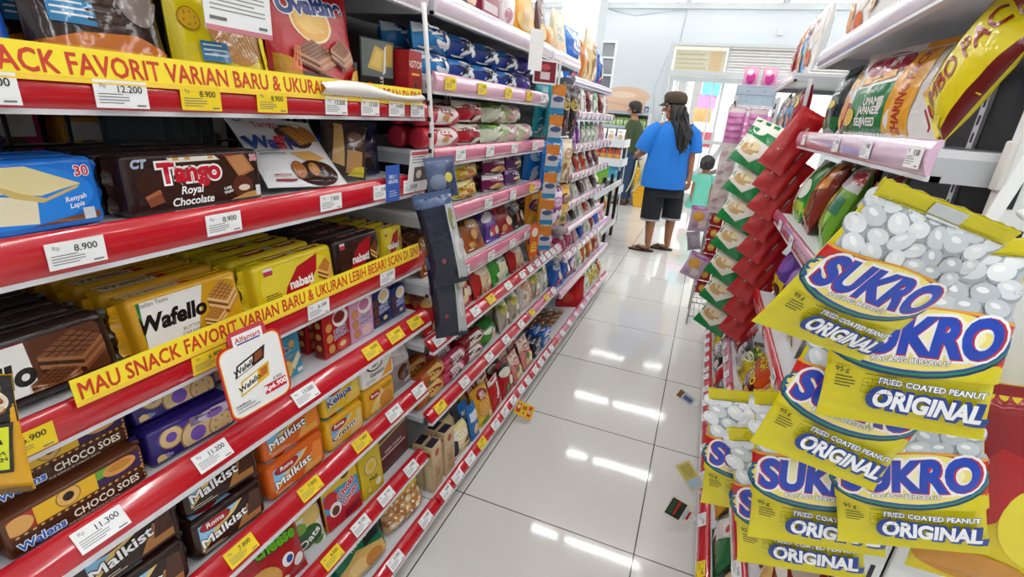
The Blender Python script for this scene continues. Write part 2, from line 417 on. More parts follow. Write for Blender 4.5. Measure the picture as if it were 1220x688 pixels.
def put(key, mat, label, group=None, scale=1.0, rest=None, sd=None):
    name, cat, me, parts = PROTO[key]
    if rest is not None:   # settle on the shelf, front against x
        P = [mat @ (v.co * scale) for v in me.vertices]; dx = 0
        if sd: fx = mat.translation.x; dx = fx - (max(p.x for p in P) if sd == 'L' else min(p.x for p in P))
        mat = Matrix.Translation((dx, 0, rest - min(p.z for p in P))) @ mat
        sm = Matrix.Scale(scale, 4) if scale != 1 else Matrix(); mat = settle(key, me, mat @ sm, sd or 'L') @ sm.inverted()
    o = bpy.data.objects.new(name, me); COL.objects.link(o); o.matrix_world = mat @ Matrix.Scale(scale, 4) if scale != 1 else mat
    tag(o, label, cat, group)
    for n, m, l in parts:
        c = bpy.data.objects.new(n, m); COL.objects.link(c); c.parent = o
        if l: c['label'] = l
    return o
SIDE = {'L': math.pi / 2, 'R': -math.pi / 2}
def pose(side, x, y, z, lean=0.0, yaw=0.0, roll_=0.0):
    """stand a package on a shelf: front towards the aisle, lean tips the top back, yaw turns it, roll_ tips it sideways"""
    return Matrix.Translation((x, y, z)) @ rotz(SIDE[side] + yaw) @ Matrix.Rotation(roll_, 4, 'Y') @ Matrix.Rotation(-lean, 4, 'X')
ORD = ['', 'first', 'second', 'third', 'fourth', 'fifth', 'sixth', 'seventh', 'eighth', 'ninth', 'tenth', 'eleventh', 'twelfth', 'thirteenth', 'fourteenth', 'fifteenth', 'sixteenth', 'seventeenth', 'eighteenth', 'nineteenth', 'twentieth']
def nth(i): return ORD[i] if i < len(ORD) else '%dth' % i

# ------------------------------------------------------------------ the room
WALL = M('D6DCE0', 'wall')
mb = MB(); mb.box(-5.2, 4.2, -2.6, 9.0, -.1, 0, floor_mat()); struct('floor', mb)
mb = MB(); mb.box(-5.2, 4.2, -2.6, 9.15, 3.05, 3.15, M('E8EAEA', 'wall')); struct('ceiling', mb)
mb = MB()
for x0, x1, z0, z1 in ((-5.2, -2.5, 0, 3.05), (-2.5, -1.73, 0, 1.35), (-2.5, -1.73, 2.5, 3.05), (-1.73, -.87, 0, 3.05), (-.87, 1.75, 2.5, 3.05), (1.75, 4.2, 0, 3.05)): mb.box(x0, x1, 9.0, 9.15, z0, z1, WALL)
struct('wall_back', mb)
mb = MB(); mb.box(-5.35, -5.2, -2.6, 9.15, 0, 3.05, WALL); struct('wall_left', mb)
mb = MB(); mb.box(4.2, 4.35, -2.6, 9.15, 0, 3.05, WALL); struct('wall_right', mb)
mb = MB(); mb.box(-5.35, 4.35, -2.75, -2.6, 0, 3.05, WALL); struct('wall_front', mb)
mb = MB(); mb.box(-1.84, -1.4, 6.0, 6.4, 0, 3.05, WALL, bev=.01); o = struct('column', mb)
mb = MB(); mb.box(-5.2, 4.2, 8.93, 9.0, 2.96, 3.05, M('E4E8EA', 'wall')); struct('trim_1', mb)
for i, (x0, x1) in enumerate(((-5.2, -.9), (1.8, 4.2))):
    mb = MB(); mb.box(x0, x1, 8.985, 9.0, 0, .08, M('C9CBCB', 'card')); struct('baseboard_back' if i == 0 else 'baseboard_back.001', mb)
# barred window beside the shelves
FR = M('F2F4F5', 'card'); ALU = M('CBD0D3', 'card')
mb = MB()
for z0, z1 in ((1.35, 1.39), (1.66, 1.69), (1.95, 1.98), (2.22, 2.25), (2.46, 2.5)): mb.box(-2.5, -1.73, 9.0, 9.06, z0, z1, FR)
for x0 in (-2.5, -2.13, -1.77): mb.box(x0, x0 + .04, 8.99, 9.06, 1.35, 2.5, FR)
w1 = struct('window_1', mb)
q = MB(); q.box(-2.47, -1.76, 9.07, 9.08, 1.36, 2.49, M('6F767C', 'gloss')); obj('pane', q, w1)
# glass entrance: frame, transom, two leaves
mb = MB()
mb.box(-.87, -.82, 8.97, 9.08, 0, 2.5, ALU, bev=.004); mb.box(1.7, 1.75, 8.97, 9.08, 0, 2.5, ALU, bev=.004)
mb.box(-.82, 1.7, 8.97, 9.08, 2.45, 2.5, ALU, bev=.004); mb.box(-.82, 1.7, 8.97, 9.08, 2.02, 2.09, ALU, bev=.004); mb.box(-.87, 1.75, 8.95, 9.1, 0, .025, M('B9BCBC', 'card'))
struct('trim_2', mb)
mb = MB(); mb.box(-.82, 1.7, 9.02, 9.03, 2.09, 2.45, PANE); struct('window_2', mb)
for i, (x0, x1) in enumerate(((-.81, .40), (.42, 1.69))):
    mb = MB()
    for a in ((x0, x0 + .07, .03, 2.01), (x1 - .07, x1, .03, 2.01)): mb.box(a[0], a[1], 9.0, 9.045, a[2], a[3], ALU, bev=.004)
    for a in ((.03, .17), (1.0, 1.06), (1.93, 2.01)): mb.box(x0 + .07, x1 - .07, 9.0, 9.045, a[0], a[1], ALU)
    d = struct('door_%d' % (i + 1), mb)
    q = MB(); q.box(x0 + .07, x1 - .07, 9.02, 9.026, .17, 1.93, PANE); obj('pane', q, d)
    q = MB(); q.tube([(x1 - .05 if i == 0 else x0 + .05, 8.96, .85), (x1 - .05 if i == 0 else x0 + .05, 8.96, 1.3)], .014, M('AEB4B8', 'steel')); obj('door_handle', q, d)
# outside: forecourt, wall across the street, corrugated awning, hanging cloths, parked motorcycle
mb = MB(); mb.box(-8, 8, 9.15, 22, -.12, -.02, M('E7E3DA', 'matte')); struct('pavement', mb)
mb = MB()
mb.box(-8, 8, 20, 20.2, 0, 5, M('E9E6DF', 'matte'))
struct('wall_street', mb)
AWN = M('F4F2EC', 'card'); _n = AWN.node_tree; _t = _n.nodes.new('ShaderNodeBsdfTranslucent'); _t.inputs[0].default_value = lin('F8F4E8'); _x = _n.nodes.new('ShaderNodeMixShader'); _x.inputs[0].default_value = .6
_o = [q for q in _n.nodes if q.type == 'OUTPUT_MATERIAL'][0]; _n.links.new(_n.nodes['Principled BSDF'].outputs[0], _x.inputs[1]); _n.links.new(_t.outputs[0], _x.inputs[2]); _n.links.new(_x.outputs[0], _o.inputs[0])
mb = MB(); mb.sheet(lambda a, b: Vector((-1.2 + 3.4 * a, 9.152 + 1.6 * b, 2.62 - .5 * b + .015 * math.sin(a * 150))), 150, 2, AWN)
mb.sheet(lambda a, b: Vector((-1.2 + 3.4 * a, 9.152 + 1.6 * b, 2.635 - .5 * b + .015 * math.sin(a * 150))), 150, 2, AWN); tag(obj('awning', mb), 'pale corrugated awning outside above the glass entrance', 'awning')
for i, (x, y, z0, z1, w, c, n) in enumerate(((-.18, 11.2, 1.86, 2.18, .34, '5FD6EE', 'cyan'), (-.21, 11.21, 1.60, 1.86, .34, 'D889CE', 'lilac'), (-.25, 11.2, 1.34, 1.60, .34, 'F6C15A', 'orange'), (-.12, 11.22, .86, 1.16, .36, 'E0143C', 'red'))):
    mb = MB(); f = lambda d: (lambda a, b: Vector((x + w * (a - .5), y + .012 * math.sin(a * 14 + i) + d, z0 + (z1 - z0) * b)))
    mb.sheet(f(0), 16, 2, M(c, 'cloth')); mb.sheet(f(.006), 16, 2, M(c, 'cloth')); tag(obj('hanging_cloth', mb), '%s cloth hanging outside behind the glass door leaf' % n, 'cloth')
mb = MB(); mb.tube([(-.65, 11.26, 0), (-.65, 11.26, 2.2), (.35, 11.26, 2.2), (.35, 11.26, 0)], .012, M('9A9FA3', 'steel'))
mb.tube([(-.65, 11.26, 1.18), (.35, 11.26, 1.18)], .008, M('9A9FA3', 'steel')); mb.tube([(-.65, 11.26, 1.605), (.35, 11.26, 1.605)], .008, M('9A9FA3', 'steel')); mb.tube([(-.65, 11.26, 1.865), (.35, 11.26, 1.865)], .008, M('9A9FA3', 'steel'))
tag(obj('cloth_stand', mb), 'thin metal stand outside with bright cloths on it', 'stand')
for k, x in enumerate((-.95, -.6)):
    mb = MB(); mb.box(x, x + .17, 13, 13.2, 0, 2.6, M('8F8C88', 'matte'), bev=.01); tag(obj('gate_post', mb), ('grey gate post outside, in line with the cloth stand' if k == 0 else 'grey gate post outside, beside the first post'), 'post')
def wheel(mb, x, y, r):
    n = 20
    mb.tube([(x + r * math.cos(2 * math.pi * k / n), y, r + r * math.sin(2 * math.pi * k / n)) for k in range(n + 1)], .045, M('2A2B2D', 'matte'), 6)
    for k in range(5): mb.tube([(x, y, r), (x + r * math.cos(k * 1.257), y, r + r * math.sin(k * 1.257))], .012, M('9EA3A7', 'steel'), 5)
t = thing('motorcycle', 'grey scooter parked outside beyond the glass door', 'motorcycle', (-.35, 10.6, -.02))
for x in (-.62, .62): q = MB(); wheel(q, x, 0, .24); obj('wheel', q, t)
q = MB(); q.loft([[(x, w * math.cos(a), z + hh * math.sin(a)) for a in [2 * math.pi * k / 10 for k in range(10)]] for x, z, w, hh in ((-.85, .62, .03, .03), (-.6, .6, .12, .13), (-.2, .48, .15, .16), (.15, .36, .14, .08), (.4, .5, .16, .2), (.55, .85, .12, .14), (.6, 1.0, .04, .04))], M('A9AEB3', 'card')); obj('body', q, t)
q = MB(); q.box(-.7, .0, -.13, .13, .68, .78, M('1E1F21', 'matte'), bev=.03); obj('seat', q, t)
q = MB(); q.tube([(.45, -.3, 1.02), (.55, -.1, .98), (.55, .1, .98), (.45, .3, 1.02)], .018, M('2A2B2D', 'matte')); obj('handlebar', q, t)

t = thing('roller_shutter', 'pale slatted roller shutter seen through the glass above the entrance', 'shutter', (.9, 9.2, 2.08))
q = MB()
for k in range(9): q.extr([(-.012, .042 * k), (.012, .042 * k + .006), (.012, .042 * k + .03), (-.012, .042 * k + .034)], -.88, .8, M('CFC6CC' if k % 2 else 'BDB4BC', 'card'))
obj('slat_curtain', q, t)
q = MB(); q.box(-.9, -.86, -.03, .03, -2.1, .42, ALU); q.box(.8, .84, -.03, .03, -2.1, .42, ALU); obj('guide_rails', q, t)
mb = MB(); mb.box(-.8, -.02, 9.22, 9.235, 2.1, 2.42, M('E8DDB0', 'card')); a_ = Art(mb, lambda u, v, off=0.0: Vector((u - .41, 9.22 - off, 2.1 + v)), .78, .32, 'card', None, .001, .0006)
for k in range(4): a_.rect(.06, .12 + .21 * k, .66 - .08 * (k % 2), .2 + .21 * k, 'C9B878')
a_.rect(.7, .05, .92, .95, 'E8B85A'); tag(obj('outdoor_sign', mb), 'pale yellow sign board outside beside the roller shutter', 'sign')
mb = MB(); mb.tube([(-.7, 9.25, 0), (-.7, 9.25, 2.42)], .012, ALU, 6); mb.tube([(-.12, 9.25, 0), (-.12, 9.25, 2.42)], .012, ALU, 6); tag(obj('sign_posts', mb), 'two thin poles carrying the pale yellow sign outside', 'pole')
# ceiling tubes
TUBE_M = emit('lamp_tube', 'FFFFFF', 9.0); FIX = M('F4F5F5', 'card')
for r_, (ty, nt_) in enumerate(TUBE_ROWS):
    for c_, tx in enumerate((-3.93, -2.63, -1.33, -.03, 1.27, 2.57)):
        t = thing('ceiling_lamp', '', 'lamp', (tx, ty, CEIL), 0, 'ceiling tube lamps')
        t['label'] = 'white ceiling tube lamp, row %s from the entrance, %s along its row' % (nth(8 - r_), nth(c_ + 1))
        q = MB(); q.box(-.63, .63, -.035, .035, -.035, -.001, FIX, bev=.006); obj('fixture', q, t)
        q = MB(); q.tube([(-.6, 0, -.055), (.6, 0, -.055)], .014, TUBE_M, 8)
        for e in (-.61, .61): q.box(e - .012, e + .012, -.016, .016, -.072, -.034, FIX)
        obj('lamp_tube', q, t)
        ld = bpy.data.lights.new('tube_light', 'AREA'); ld.shape = 'RECTANGLE'; ld.size = 1.2; ld.size_y = .024; ld.energy = TUBE_W * (.3 if r_ == 7 else 1)   # the row against the wall is dimmer
        lo = bpy.data.objects.new('tube_light', ld); COL.objects.link(lo); lo.parent = t; lo.location = (0, 0, -.075)
mb = MB(); mb.box(.62, .70, 8.97, 9.0, 2.62, 2.72, M('D9DCDD', 'card'), bev=.006); tag(obj('wall_box', mb), 'small white electrical box high on the wall above the entrance', 'box')
mb = MB(); mb.tube([(-1.95, 8.99, 2.95), (-1.5, 8.99, 2.86), (-1.0, 8.99, 2.93), (-.72, 8.99, 2.94), (-.75, 8.99, 2.5)], .006, M('C8CCCE', 'matte'), 5)
mb.tube([(-.9, 8.99, 2.3), (-1.02, 8.99, 1.8), (-.98, 8.99, 1.4), (-.9, 8.99, 1.25)], .006, M('C8CCCE', 'matte'), 5); tag(obj('wall_cable', mb), 'thin white cable sagging along the wall by the entrance', 'cable')

# ------------------------------------------------------------------ shelving
RED = M('C01626', 'gloss'); PALE = M('E3D3E0', 'gloss'); PINK = M('DCA9BE', 'gloss'); ROSE = M('C8617F', 'gloss'); WHITE = M('D9D9DC', 'card'); DARK = M('1B1A1C', 'matte'); GREY = M('B9BBBE', 'card')  # paler rail tones: plastic colour with reflected tube and wall light mixed in
RAILS = {}; SHELF = {}
def bay(key, name, label, sg, y0, y1, rails, xback, H, post_y, back='dark', ends=()):
    """a run of gondola shelving along the aisle; sg = +1 faces +X, -1 faces -X; rails: (id, zb, zt, xb, xt, material, y0, y1)"""
    t = thing(name, label, 'shelving', (xback, y0, 0)); L = Vector((xback, y0, 0))
    def part(nm, mb, par=t, lab=None):
        mb.v = [p - L for p in mb.v]; o = obj(nm, mb, par)
        if lab: o['label'] = lab
        return o
    for k_, (rid, zb, zt, xb, xt, m, a, b) in enumerate(rails):
        SHELF[(key, rid)] = (a, b, zt - .0114, rails[k_ - 1][1] - .006 if k_ else 9.0)
        q = MB(); x_in = xback + sg * .02; xf = min(xb, xt) if sg > 0 else max(xb, xt)
        lo_, hi = sorted((x_in, xf)); q.box(lo_, hi, a, b, zt - .022, zt - .012, WHITE)
        lo2, hi2 = sorted((xb - sg * .012, xb + sg * .004)); q.box(lo2, hi2, a, b, zb - .004, zb + .004, WHITE)
        q.box(lo_, hi, a, a + .004, zb - .004, zt - .022, GREY); q.box(lo_, hi, b - .004, b, zb - .004, zt - .022, GREY)
        so = part('shelf', q)
        e = Vector((xt - xb, 0, zt - zb)); n = Vector((e.z, 0, -e.x)).normalized() * sg
        if n.x * sg < 0: n = -n
        A = Vector((xb, 0, zb)); prof = []
        for f in (0, .08, .3, .5, .7, .92, 1.0): prof.append(A + e * f + n * (.002 + .009 * math.sin(math.pi * f) ** .7))
        prof += [A + e * 1.0 - n * .002, A - n * .002]
        q = MB()
        vs = [Vector((p.x, y, p.z)) for y in (a + .001, b - .001) for p in prof]; k = len(prof)
        q.add(vs, [(i, (i + 1) % k, k + (i + 1) % k, k + i) for i in range(k)], m, None, True); q.add(vs, [list(range(k - 1, -1, -1)), list(range(k, 2 * k))], m)
        part('price_rail', q, so)
        RAILS[(key, rid)] = (sg, A + e * .5 + n * .0135, e.normalized(), n, e.length)
    if back == 'dark':
        q = MB(); a_, b_ = sorted((xback - sg * .02, xback)); q.box(a_, b_, y0, y1, .05, 1.09 if key == 'A' else H, DARK)
        if key == 'A': q.box(a_, b_, y0, y1, 1.25, H, DARK)
        part('back_panel', q)
        if key == 'A':
            q = MB(); 
            for i in range(12): y = y0 + .05 + i * .09; q.tube([(xback - sg * .01, y, 1.09), (xback - sg * .01, y, 1.25)], .004, DARK, 5)
            q.tube([(xback - sg * .01, y0, 1.17), (xback - sg * .01, y1, 1.17)], .004, DARK, 5); part('wire_grid', q)
    for py in post_y:
        q = MB(); a_, b_ = sorted((xback - sg * .03, xback + sg * .01)); q.box(a_, b_, py - .018, py + .018, 0, H, WHITE)
        for z in [.1 + .05 * i for i in range(int((H - .15) / .05))]: q.box(xback + sg * .0095, xback + sg * .0115, py - .005, py + .005, z, z + .028, DARK)
        part('upright', q)
    q = MB(); xf = rails[-1][3]; a_, b_ = sorted((xback, xf - sg * .05)); q.box(a_, b_, y0, rails[-1][7], 0, .055, M('8E8A88', 'card')); part('base_plinth', q)
    return t
def rl(specs, y0, y1): return [(s[0], s[1], s[2], s[3], s[4], s[5], s[6] if len(s) > 6 else y0, s[7] if len(s) > 7 else y1) for s in specs]
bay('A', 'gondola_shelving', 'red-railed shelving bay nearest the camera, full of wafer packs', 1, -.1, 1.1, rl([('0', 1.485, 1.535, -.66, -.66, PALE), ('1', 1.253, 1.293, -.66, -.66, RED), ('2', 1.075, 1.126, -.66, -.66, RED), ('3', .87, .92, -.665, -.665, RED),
    ('4', .714, .752, -.632, -.663, RED), ('5', .487, .525, -.635, -.666, RED), ('6', .243, .275, -.634, -.667, RED), ('7', .07, .1, -.582, -.614, RED)], -.1, 1.1), -1.08, 1.62, (-.08, 1.08))
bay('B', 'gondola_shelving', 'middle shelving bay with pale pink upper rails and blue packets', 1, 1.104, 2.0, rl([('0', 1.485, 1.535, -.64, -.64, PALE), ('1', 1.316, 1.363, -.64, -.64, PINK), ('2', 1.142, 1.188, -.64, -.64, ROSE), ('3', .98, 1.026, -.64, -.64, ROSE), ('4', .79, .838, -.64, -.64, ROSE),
    ('5', .615, .65, -.624, -.655, RED), ('6', .372, .404, -.624, -.655, RED), ('7', .07, .1, -.582, -.612, RED)], 1.104, 2.0), -1.08, 1.62, (1.14, 1.98))
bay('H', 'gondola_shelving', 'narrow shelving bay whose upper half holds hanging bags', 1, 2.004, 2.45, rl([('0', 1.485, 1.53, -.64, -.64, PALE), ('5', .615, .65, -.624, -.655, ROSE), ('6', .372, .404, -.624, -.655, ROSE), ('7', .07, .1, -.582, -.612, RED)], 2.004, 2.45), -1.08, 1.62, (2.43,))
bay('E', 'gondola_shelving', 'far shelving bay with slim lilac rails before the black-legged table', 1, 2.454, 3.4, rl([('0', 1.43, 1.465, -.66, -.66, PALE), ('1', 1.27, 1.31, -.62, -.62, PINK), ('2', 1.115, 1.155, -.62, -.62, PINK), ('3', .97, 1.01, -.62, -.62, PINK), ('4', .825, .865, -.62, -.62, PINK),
    ('5', .70, .735, -.61, -.61, PINK), ('6', .55, .58, -.60, -.62, PINK, 2.454, 3.8), ('7', .34, .37, -.6, -.62, PINK, 2.454, 3.8), ('8', .07, .1, -.582, -.612, ROSE, 2.454, 3.9)], 2.454, 3.4), -1.08, 1.5, (3.38,))
bay('N', 'gondola_shelving', 'shelving bay behind the hanging yellow peanut bags', -1, .82, 1.96, rl([('0', 1.49, 1.54, .28, .28, PALE), ('1', 1.245, 1.295, .28, .28, M('DFB9D2', 'gloss')), ('2', .985, 1.03, .27, .27, M('B5688C', 'gloss')), ('3', .69, .735, .27, .27, RED),  # second rail's pale pink also has reflected light mixed in
    ('4', .285, .32, .25, .272, RED), ('5', .07, .1, .2, .232, RED)], .82, 1.96), .74, 1.62, (1.94,))
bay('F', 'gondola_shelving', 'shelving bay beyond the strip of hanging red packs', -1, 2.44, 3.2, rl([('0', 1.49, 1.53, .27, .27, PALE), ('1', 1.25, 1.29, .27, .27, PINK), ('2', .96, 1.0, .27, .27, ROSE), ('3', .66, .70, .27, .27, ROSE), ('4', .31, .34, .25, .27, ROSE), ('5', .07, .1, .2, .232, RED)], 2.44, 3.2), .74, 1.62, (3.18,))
# white end frame of the near bay on the peanut side
t = thing('end_frame', 'white slotted metal end frame behind the hanging peanut bags', 'frame', (.5, .802, 0))
for x0, x1, z1 in ((-.155, -.105, 1.62), (-.1, .36, 1.21)):
    q = MB(); q.box(x0, x1, -.012, .012, 0, z1, M('E4E4E1', 'card'), bev=.004)
    if x1 < 0:
        for z in [.1 + .07 * i for i in range(20)]:
            for dx in (-.013, .007): q.box(-.13 + dx, -.124 + dx, -.0135, -.0118, z, z + .045, DARK)
    obj('upright' if x1 < 0 else 'side_panel', q, t)
q = MB(); q.box(-.16, .24, -.01, .01, 1.24, 1.3, M('D9D7CF', 'card'), bev=.003); q.tube([(-.11, -.0115, 1.27), (-.11, -.009, 1.27)], .009, DARK, 10); obj('bracket', q, t)
q = MB(); q.box(-.1, .2, -.005, .005, .3, 1.23, M('57201A', 'card')); obj('backing', q, t)

def pricetag(price, col):
    k = ('tag', price, col)
    if k not in PROTO:
        w, h = .058, .03; q = MB(); q.box(-w / 2, w / 2, 0, .0011, -h / 2, h / 2, M(col, 'paper'))
        a = Art(q, lambda u, v, off=0.0: Vector((u, -off, v - h / 2)), w, h, 'paper', None, .0002, .00006)
        a.text('Rp', .17, .78, .22, '77777A', bold=0); a.text(price, .66, .7, .36, '222225', bold=.012)
        a.lines(.06, .1, .62, .52, 4, '6E6E70', .3); a.rect(.75, .08, .93, .14, '6E6E70')
        proto(k, 'price_tag', 'price tag', q)
    return k
TAGN = {}
BAYN = {'A': 'wafer bay', 'B': 'blue packet bay', 'H': 'hanging bag bay', 'E': 'lilac-rail bay', 'N': 'peanut bag bay', 'F': 'red strip bay'}
RAILN = {'0': 'top', '1': 'second', '2': 'third', '3': 'fourth', '4': 'fifth', '5': 'sixth', '6': 'seventh', '7': 'eighth', '8': 'lowest'}
def tags(key, rid, items):
    sg, c, e, n, ln = RAILS[(key, rid)]
    X = Vector((0, sg, 0)); Z = e; Y = -n
    for y, price, col in items:
        z = (X, Y, Z); m = Matrix(((X.x, Y.x, Z.x, c.x), (X.y, Y.y, Z.y, y), (X.z, Y.z, Z.z, c.z), (0, 0, 0, 1)))
        TAGN[(key, rid, col)] = i = TAGN.get((key, rid, col), 0) + 1
        cn = 'yellow' if col == YT else 'white'
        put(pricetag(price, col), m, '%s price tag, %s %s one along the %s rail of the %s' % (cn, nth(i), cn, RAILN[rid], BAYN[key]), 'price tags on the shelf rails')
WT, YT = 'EFEFEF', 'F2D21C'

# ------------------------------------------------------------------ price tags
tags('A', '1', [(.28, '10.900', WT), (.405, '12.200', WT), (.505, '8.900', YT), (.625, '8.900', YT), (.772, '13.500', WT), (.872, '13.500', WT), (.965, '14.400', WT), (1.05, '15.900', WT)])
tags('A', '2', [(.325, '8.900', WT), (.515, '8.900', WT), (.745, '7.800', WT), (.905, '9.800', WT), (1.02, '6.500', WT)])
tags('A', '3', [(.235, '6.900', YT), (.465, '6.900', YT), (.70, '6.100', WT), (.93, '8.100', WT)])
tags('A', '4', [(.275, '11.300', WT), (.435, '11.200', WT), (.635, '13.000', WT), (.845, '4.600', YT), (.94, '4.600', YT), (1.03, '4.600', YT)])
tags('A', '5', [(.46, '7.800', YT), (.63, '7.800', YT), (.80, '7.800', YT), (.935, '8.700', WT), (1.06, '5.700', WT)])
tags('A', '6', [(.48, '5.100', WT), (.68, '4.500', YT), (.785, '8.100', WT), (.895, '8.700', WT), (1.02, '6.900', WT)])
tags('A', '7', [(.72, '14.200', WT), (.86, '9.200', WT), (1.02, '11.500', WT)])
tags('B', '1', [(1.17, '5.100', YT), (1.36, '5.100', YT), (1.56, '5.100', YT), (1.76, '6.900', YT), (1.92, '6.900', WT)])
tags('B', '2', [(1.24, '8.500', WT), (1.44, '8.500', WT), (1.65, '7.200', WT), (1.87, '7.200', WT)])
tags('B', '3', [(1.45, '9.900', WT), (1.67, '9.100', WT), (1.88, '7.500', YT)])
tags('B', '4', [(1.3, '8.100', WT), (1.5, '8.100', WT), (1.7, '8.700', WT), (1.86, '8.700', WT)])
tags('B', '5', [(1.15, '9.500', WT), (1.26, '9.500', WT), (1.40, '8.200', WT), (1.53, '8.900', YT), (1.70, '9.700', WT), (1.86, '9.700', WT), (1.96, '9.100', WT)])
tags('B', '6', [(1.17, '6.800', YT), (1.34, '7.700', WT), (1.55, '7.900', WT), (1.72, '8.300', WT), (1.9, '8.300', WT)])
tags('B', '7', [(1.15, '9.800', WT), (1.23, '9.100', WT), (1.33, '7.500', WT), (1.43, '6.200', YT), (1.56, '8.200', WT), (1.66, '8.600', WT), (1.76, '9.200', WT), (1.86, '7.400', WT), (1.95, '7.400', WT)])
tags('H', '5', [(2.06 + .08 * i, '8.200', WT) for i in range(5)])
tags('H', '6', [(2.05, '6.900', YT), (2.28, '6.900', YT), (2.4, '7.500', WT)])
tags('H', '7', [(2.06 + .09 * i, '7.400', WT) for i in range(4)])
for rid in '12346': tags('E', rid, [(2.52 + .11 * i, '8.200', WT) for i in range(8)])
tags('E', '8', [(2.55 + .16 * i, '7.400', WT) for i in range(8)])
tags('N', '5', [(1.03, '6.500', YT), (1.2, '7.100', YT), (1.4, '8.200', WT), (1.62, '8.200', WT), (1.8, '9.300', WT)])
tags('N', '4', [(1.02, '9.500', WT), (1.3, '9.500', WT), (1.45, '9.900', YT), (1.55, '8.700', WT), (1.75, '8.700', WT), (1.9, '9.100', WT)])
tags('N', '3', [(.95, '9.500', WT), (1.25, '9.900', WT), (1.6, '9.900', WT)])
tags('N', '2', [(.9, '9.500', WT), (1.2, '9.900', WT), (1.5, '9.900', WT), (1.75, '9.200', WT)])
tags('N', '1', [(.86, '9.500', WT), (1.1, '9.900', WT), (1.35, '9.900', WT), (1.8, '9.200', WT)])
tags('F', '5', [(2.5 + .13 * i, '9.500', WT) for i in range(5)])
tags('F', '4', [(2.5 + .15 * i, '9.500', WT) for i in range(4)])

# yellow slogan strips standing in the rails
def strip(y0, y1, z, label, x=-.648):
    w, h = y1 - y0, .036; mb = MB(); mb.box(-w / 2, w / 2, 0, .0012, 0, h, M('F7DE2E', 'paper'))
    a = Art(mb, lambda u, v, off=0.0: Vector((u, -off, v)), w, h, 'paper', None, .0002, .00006)
    a.rect(0, 0, 1, .16, 'F3C93A')
    a.text('MAU SNACK FAVORIT VARIAN BARU & UKURAN LEBIH BESAR? SCAN DI SINI', .5, .52, .86, 'C93A22', bold=.028, fit=.985)
    o = obj('shelf_banner', mb); o.matrix_world = Matrix.Translation((x, (y0 + y1) / 2, z)) @ rotz(math.pi / 2) @ Matrix.Rotation(R(-6), 4, 'X')
    tag(o, label, 'banner')
strip(.20, 1.07, 1.283, 'yellow slogan strip with red capitals under the upright pouches', -.6465)
strip(.29, 1.07, .912, 'yellow slogan strip with red capitals in front of the gold wafer packs', -.651)

# ------------------------------------------------------------------ package designs, near bay
cream = 'EFE2B8'
brick('blue_wafer', 'wafer_packet', 'wafer', .215, .045, .082, '1C78DC', [('e', .5, .5, .46, .46, '2E8BEA'), ('p', [(.3, .93), (.66, .95), (.9, .62), (.7, .5), (.42, .62)], 'EEDFA6'), ('p', [(.36, .6), (.68, .48), (.66, .12), (.33, .2)], 'F3E8C4'), ('p', [(.4, .85), (.62, .55), (.72, .46), (.9, .62), (.88, .56), (.7, .4), (.58, .5)], 'D9BE72'),
    ('t', 'Tango', .02, .42, .62, 'C81E2E', {'out': 'FFFFFF', 'bold': .04, 'ow': .06, 'sx': .8}), ('r', .1, .66, .3, .78, 'C81E2E'), ('t', 'BARU', .2, .72, .1, 'FFFFFF'), ('t', '30', .92, .8, .2, 'D42030', {'out': 'FFFFFF'}), ('t', 'Renyah\nLapis', .86, .36, .1, 'FFFFFF', {'shear': .2, 'rot': .15}), ('t', 'Long\nWafer', .2, .1, .1, 'FFFFFF', {'shear': .2, 'rot': .15}), ('p', [(.62, .0), (.98, .0), (.98, .2), (.8, .16), (.62, .08)], '7B4A2A'), ('r', .88, .04, .94, .26, 'D7D9DC')],
    top=[('r', .1, .25, .9, .75, '2E8BEA'), ('t', 'Tango', .5, .5, .5, 'C81E2E', {'out': 'FFFFFF'})], r=.008, fins=.012)
brick('dark_wafer', 'wafer_packet', 'wafer', .215, .045, .082, '2B1512', [('e', .5, .5, .44, .44, '3A1D16'), ('r', 0, 0, 1, .07, 'B01628'), ('t', 'Tango', .43, .62, .46, 'CC1E30', {'out': 'FFFFFF', 'bold': .045, 'ow': .07}), ('p', [(.3, .84), (.66, .84), (.62, .98), (.28, .98)], 'F3EBDD'), ('r', .32, .87, .36, .97, 'D8A85A'), ('r', .4, .87, .44, .97, 'D8A85A'), ('r', .57, .87, .61, .97, 'D8A85A'),
    ('t', 'CT', .1, .85, .18, '9DB4E0', {'shear': .2, 'out': 'FFFFFF', 'ow': .03}), ('t', 'Royal', .42, .34, .19, 'FFFFFF', {'shear': .25}), ('t', 'Chocolate', .42, .17, .19, 'FFFFFF', {'shear': .25}), ('p', [(.1, .32), (.2, .42), (.22, .2), (.12, .14)], '8A4A32'), ('p', [(.1, .32), (.2, .42), (.21, .36), (.11, .27)], 'B06A48'),
    ('p', [(.7, .9), (.86, .95), (.94, .6), (.8, .48)], 'B0734A'), ('p', [(.72, .87), (.85, .91), (.91, .62), (.8, .52)], 'C58A5A'), ('e', .82, .3, .09, .22, '5F2C1C'), ('e', .83, .28, .05, .06, 'E9D7C4'), ('r', .68, .9, .76, .99, 'B01628'), ('t', '30', .94, .84, .16, 'D42030', {'out': 'FFFFFF'}), ('p', [(.7, .07), (.98, .07), (.98, .2), (.85, .18)], 'C8955A'), ('r', .93, .1, .97, .3, 'D7D9DC'), ('t', 'Long\nWafer', .69, .28, .08, 'FFFFFF', {'rot': .2})],
    top=[('t', 'Tango', .5, .5, .5, 'CC1E30', {'out': 'FFFFFF'})], r=.007, fins=.01)
WB = [('r', .03, .1, .52, .86, 'ECEAE4'), ('t', 'Wafello', .27, .47, .4, '15100E', {'shear': .2, 'bold': .045, 'rot': 0})]
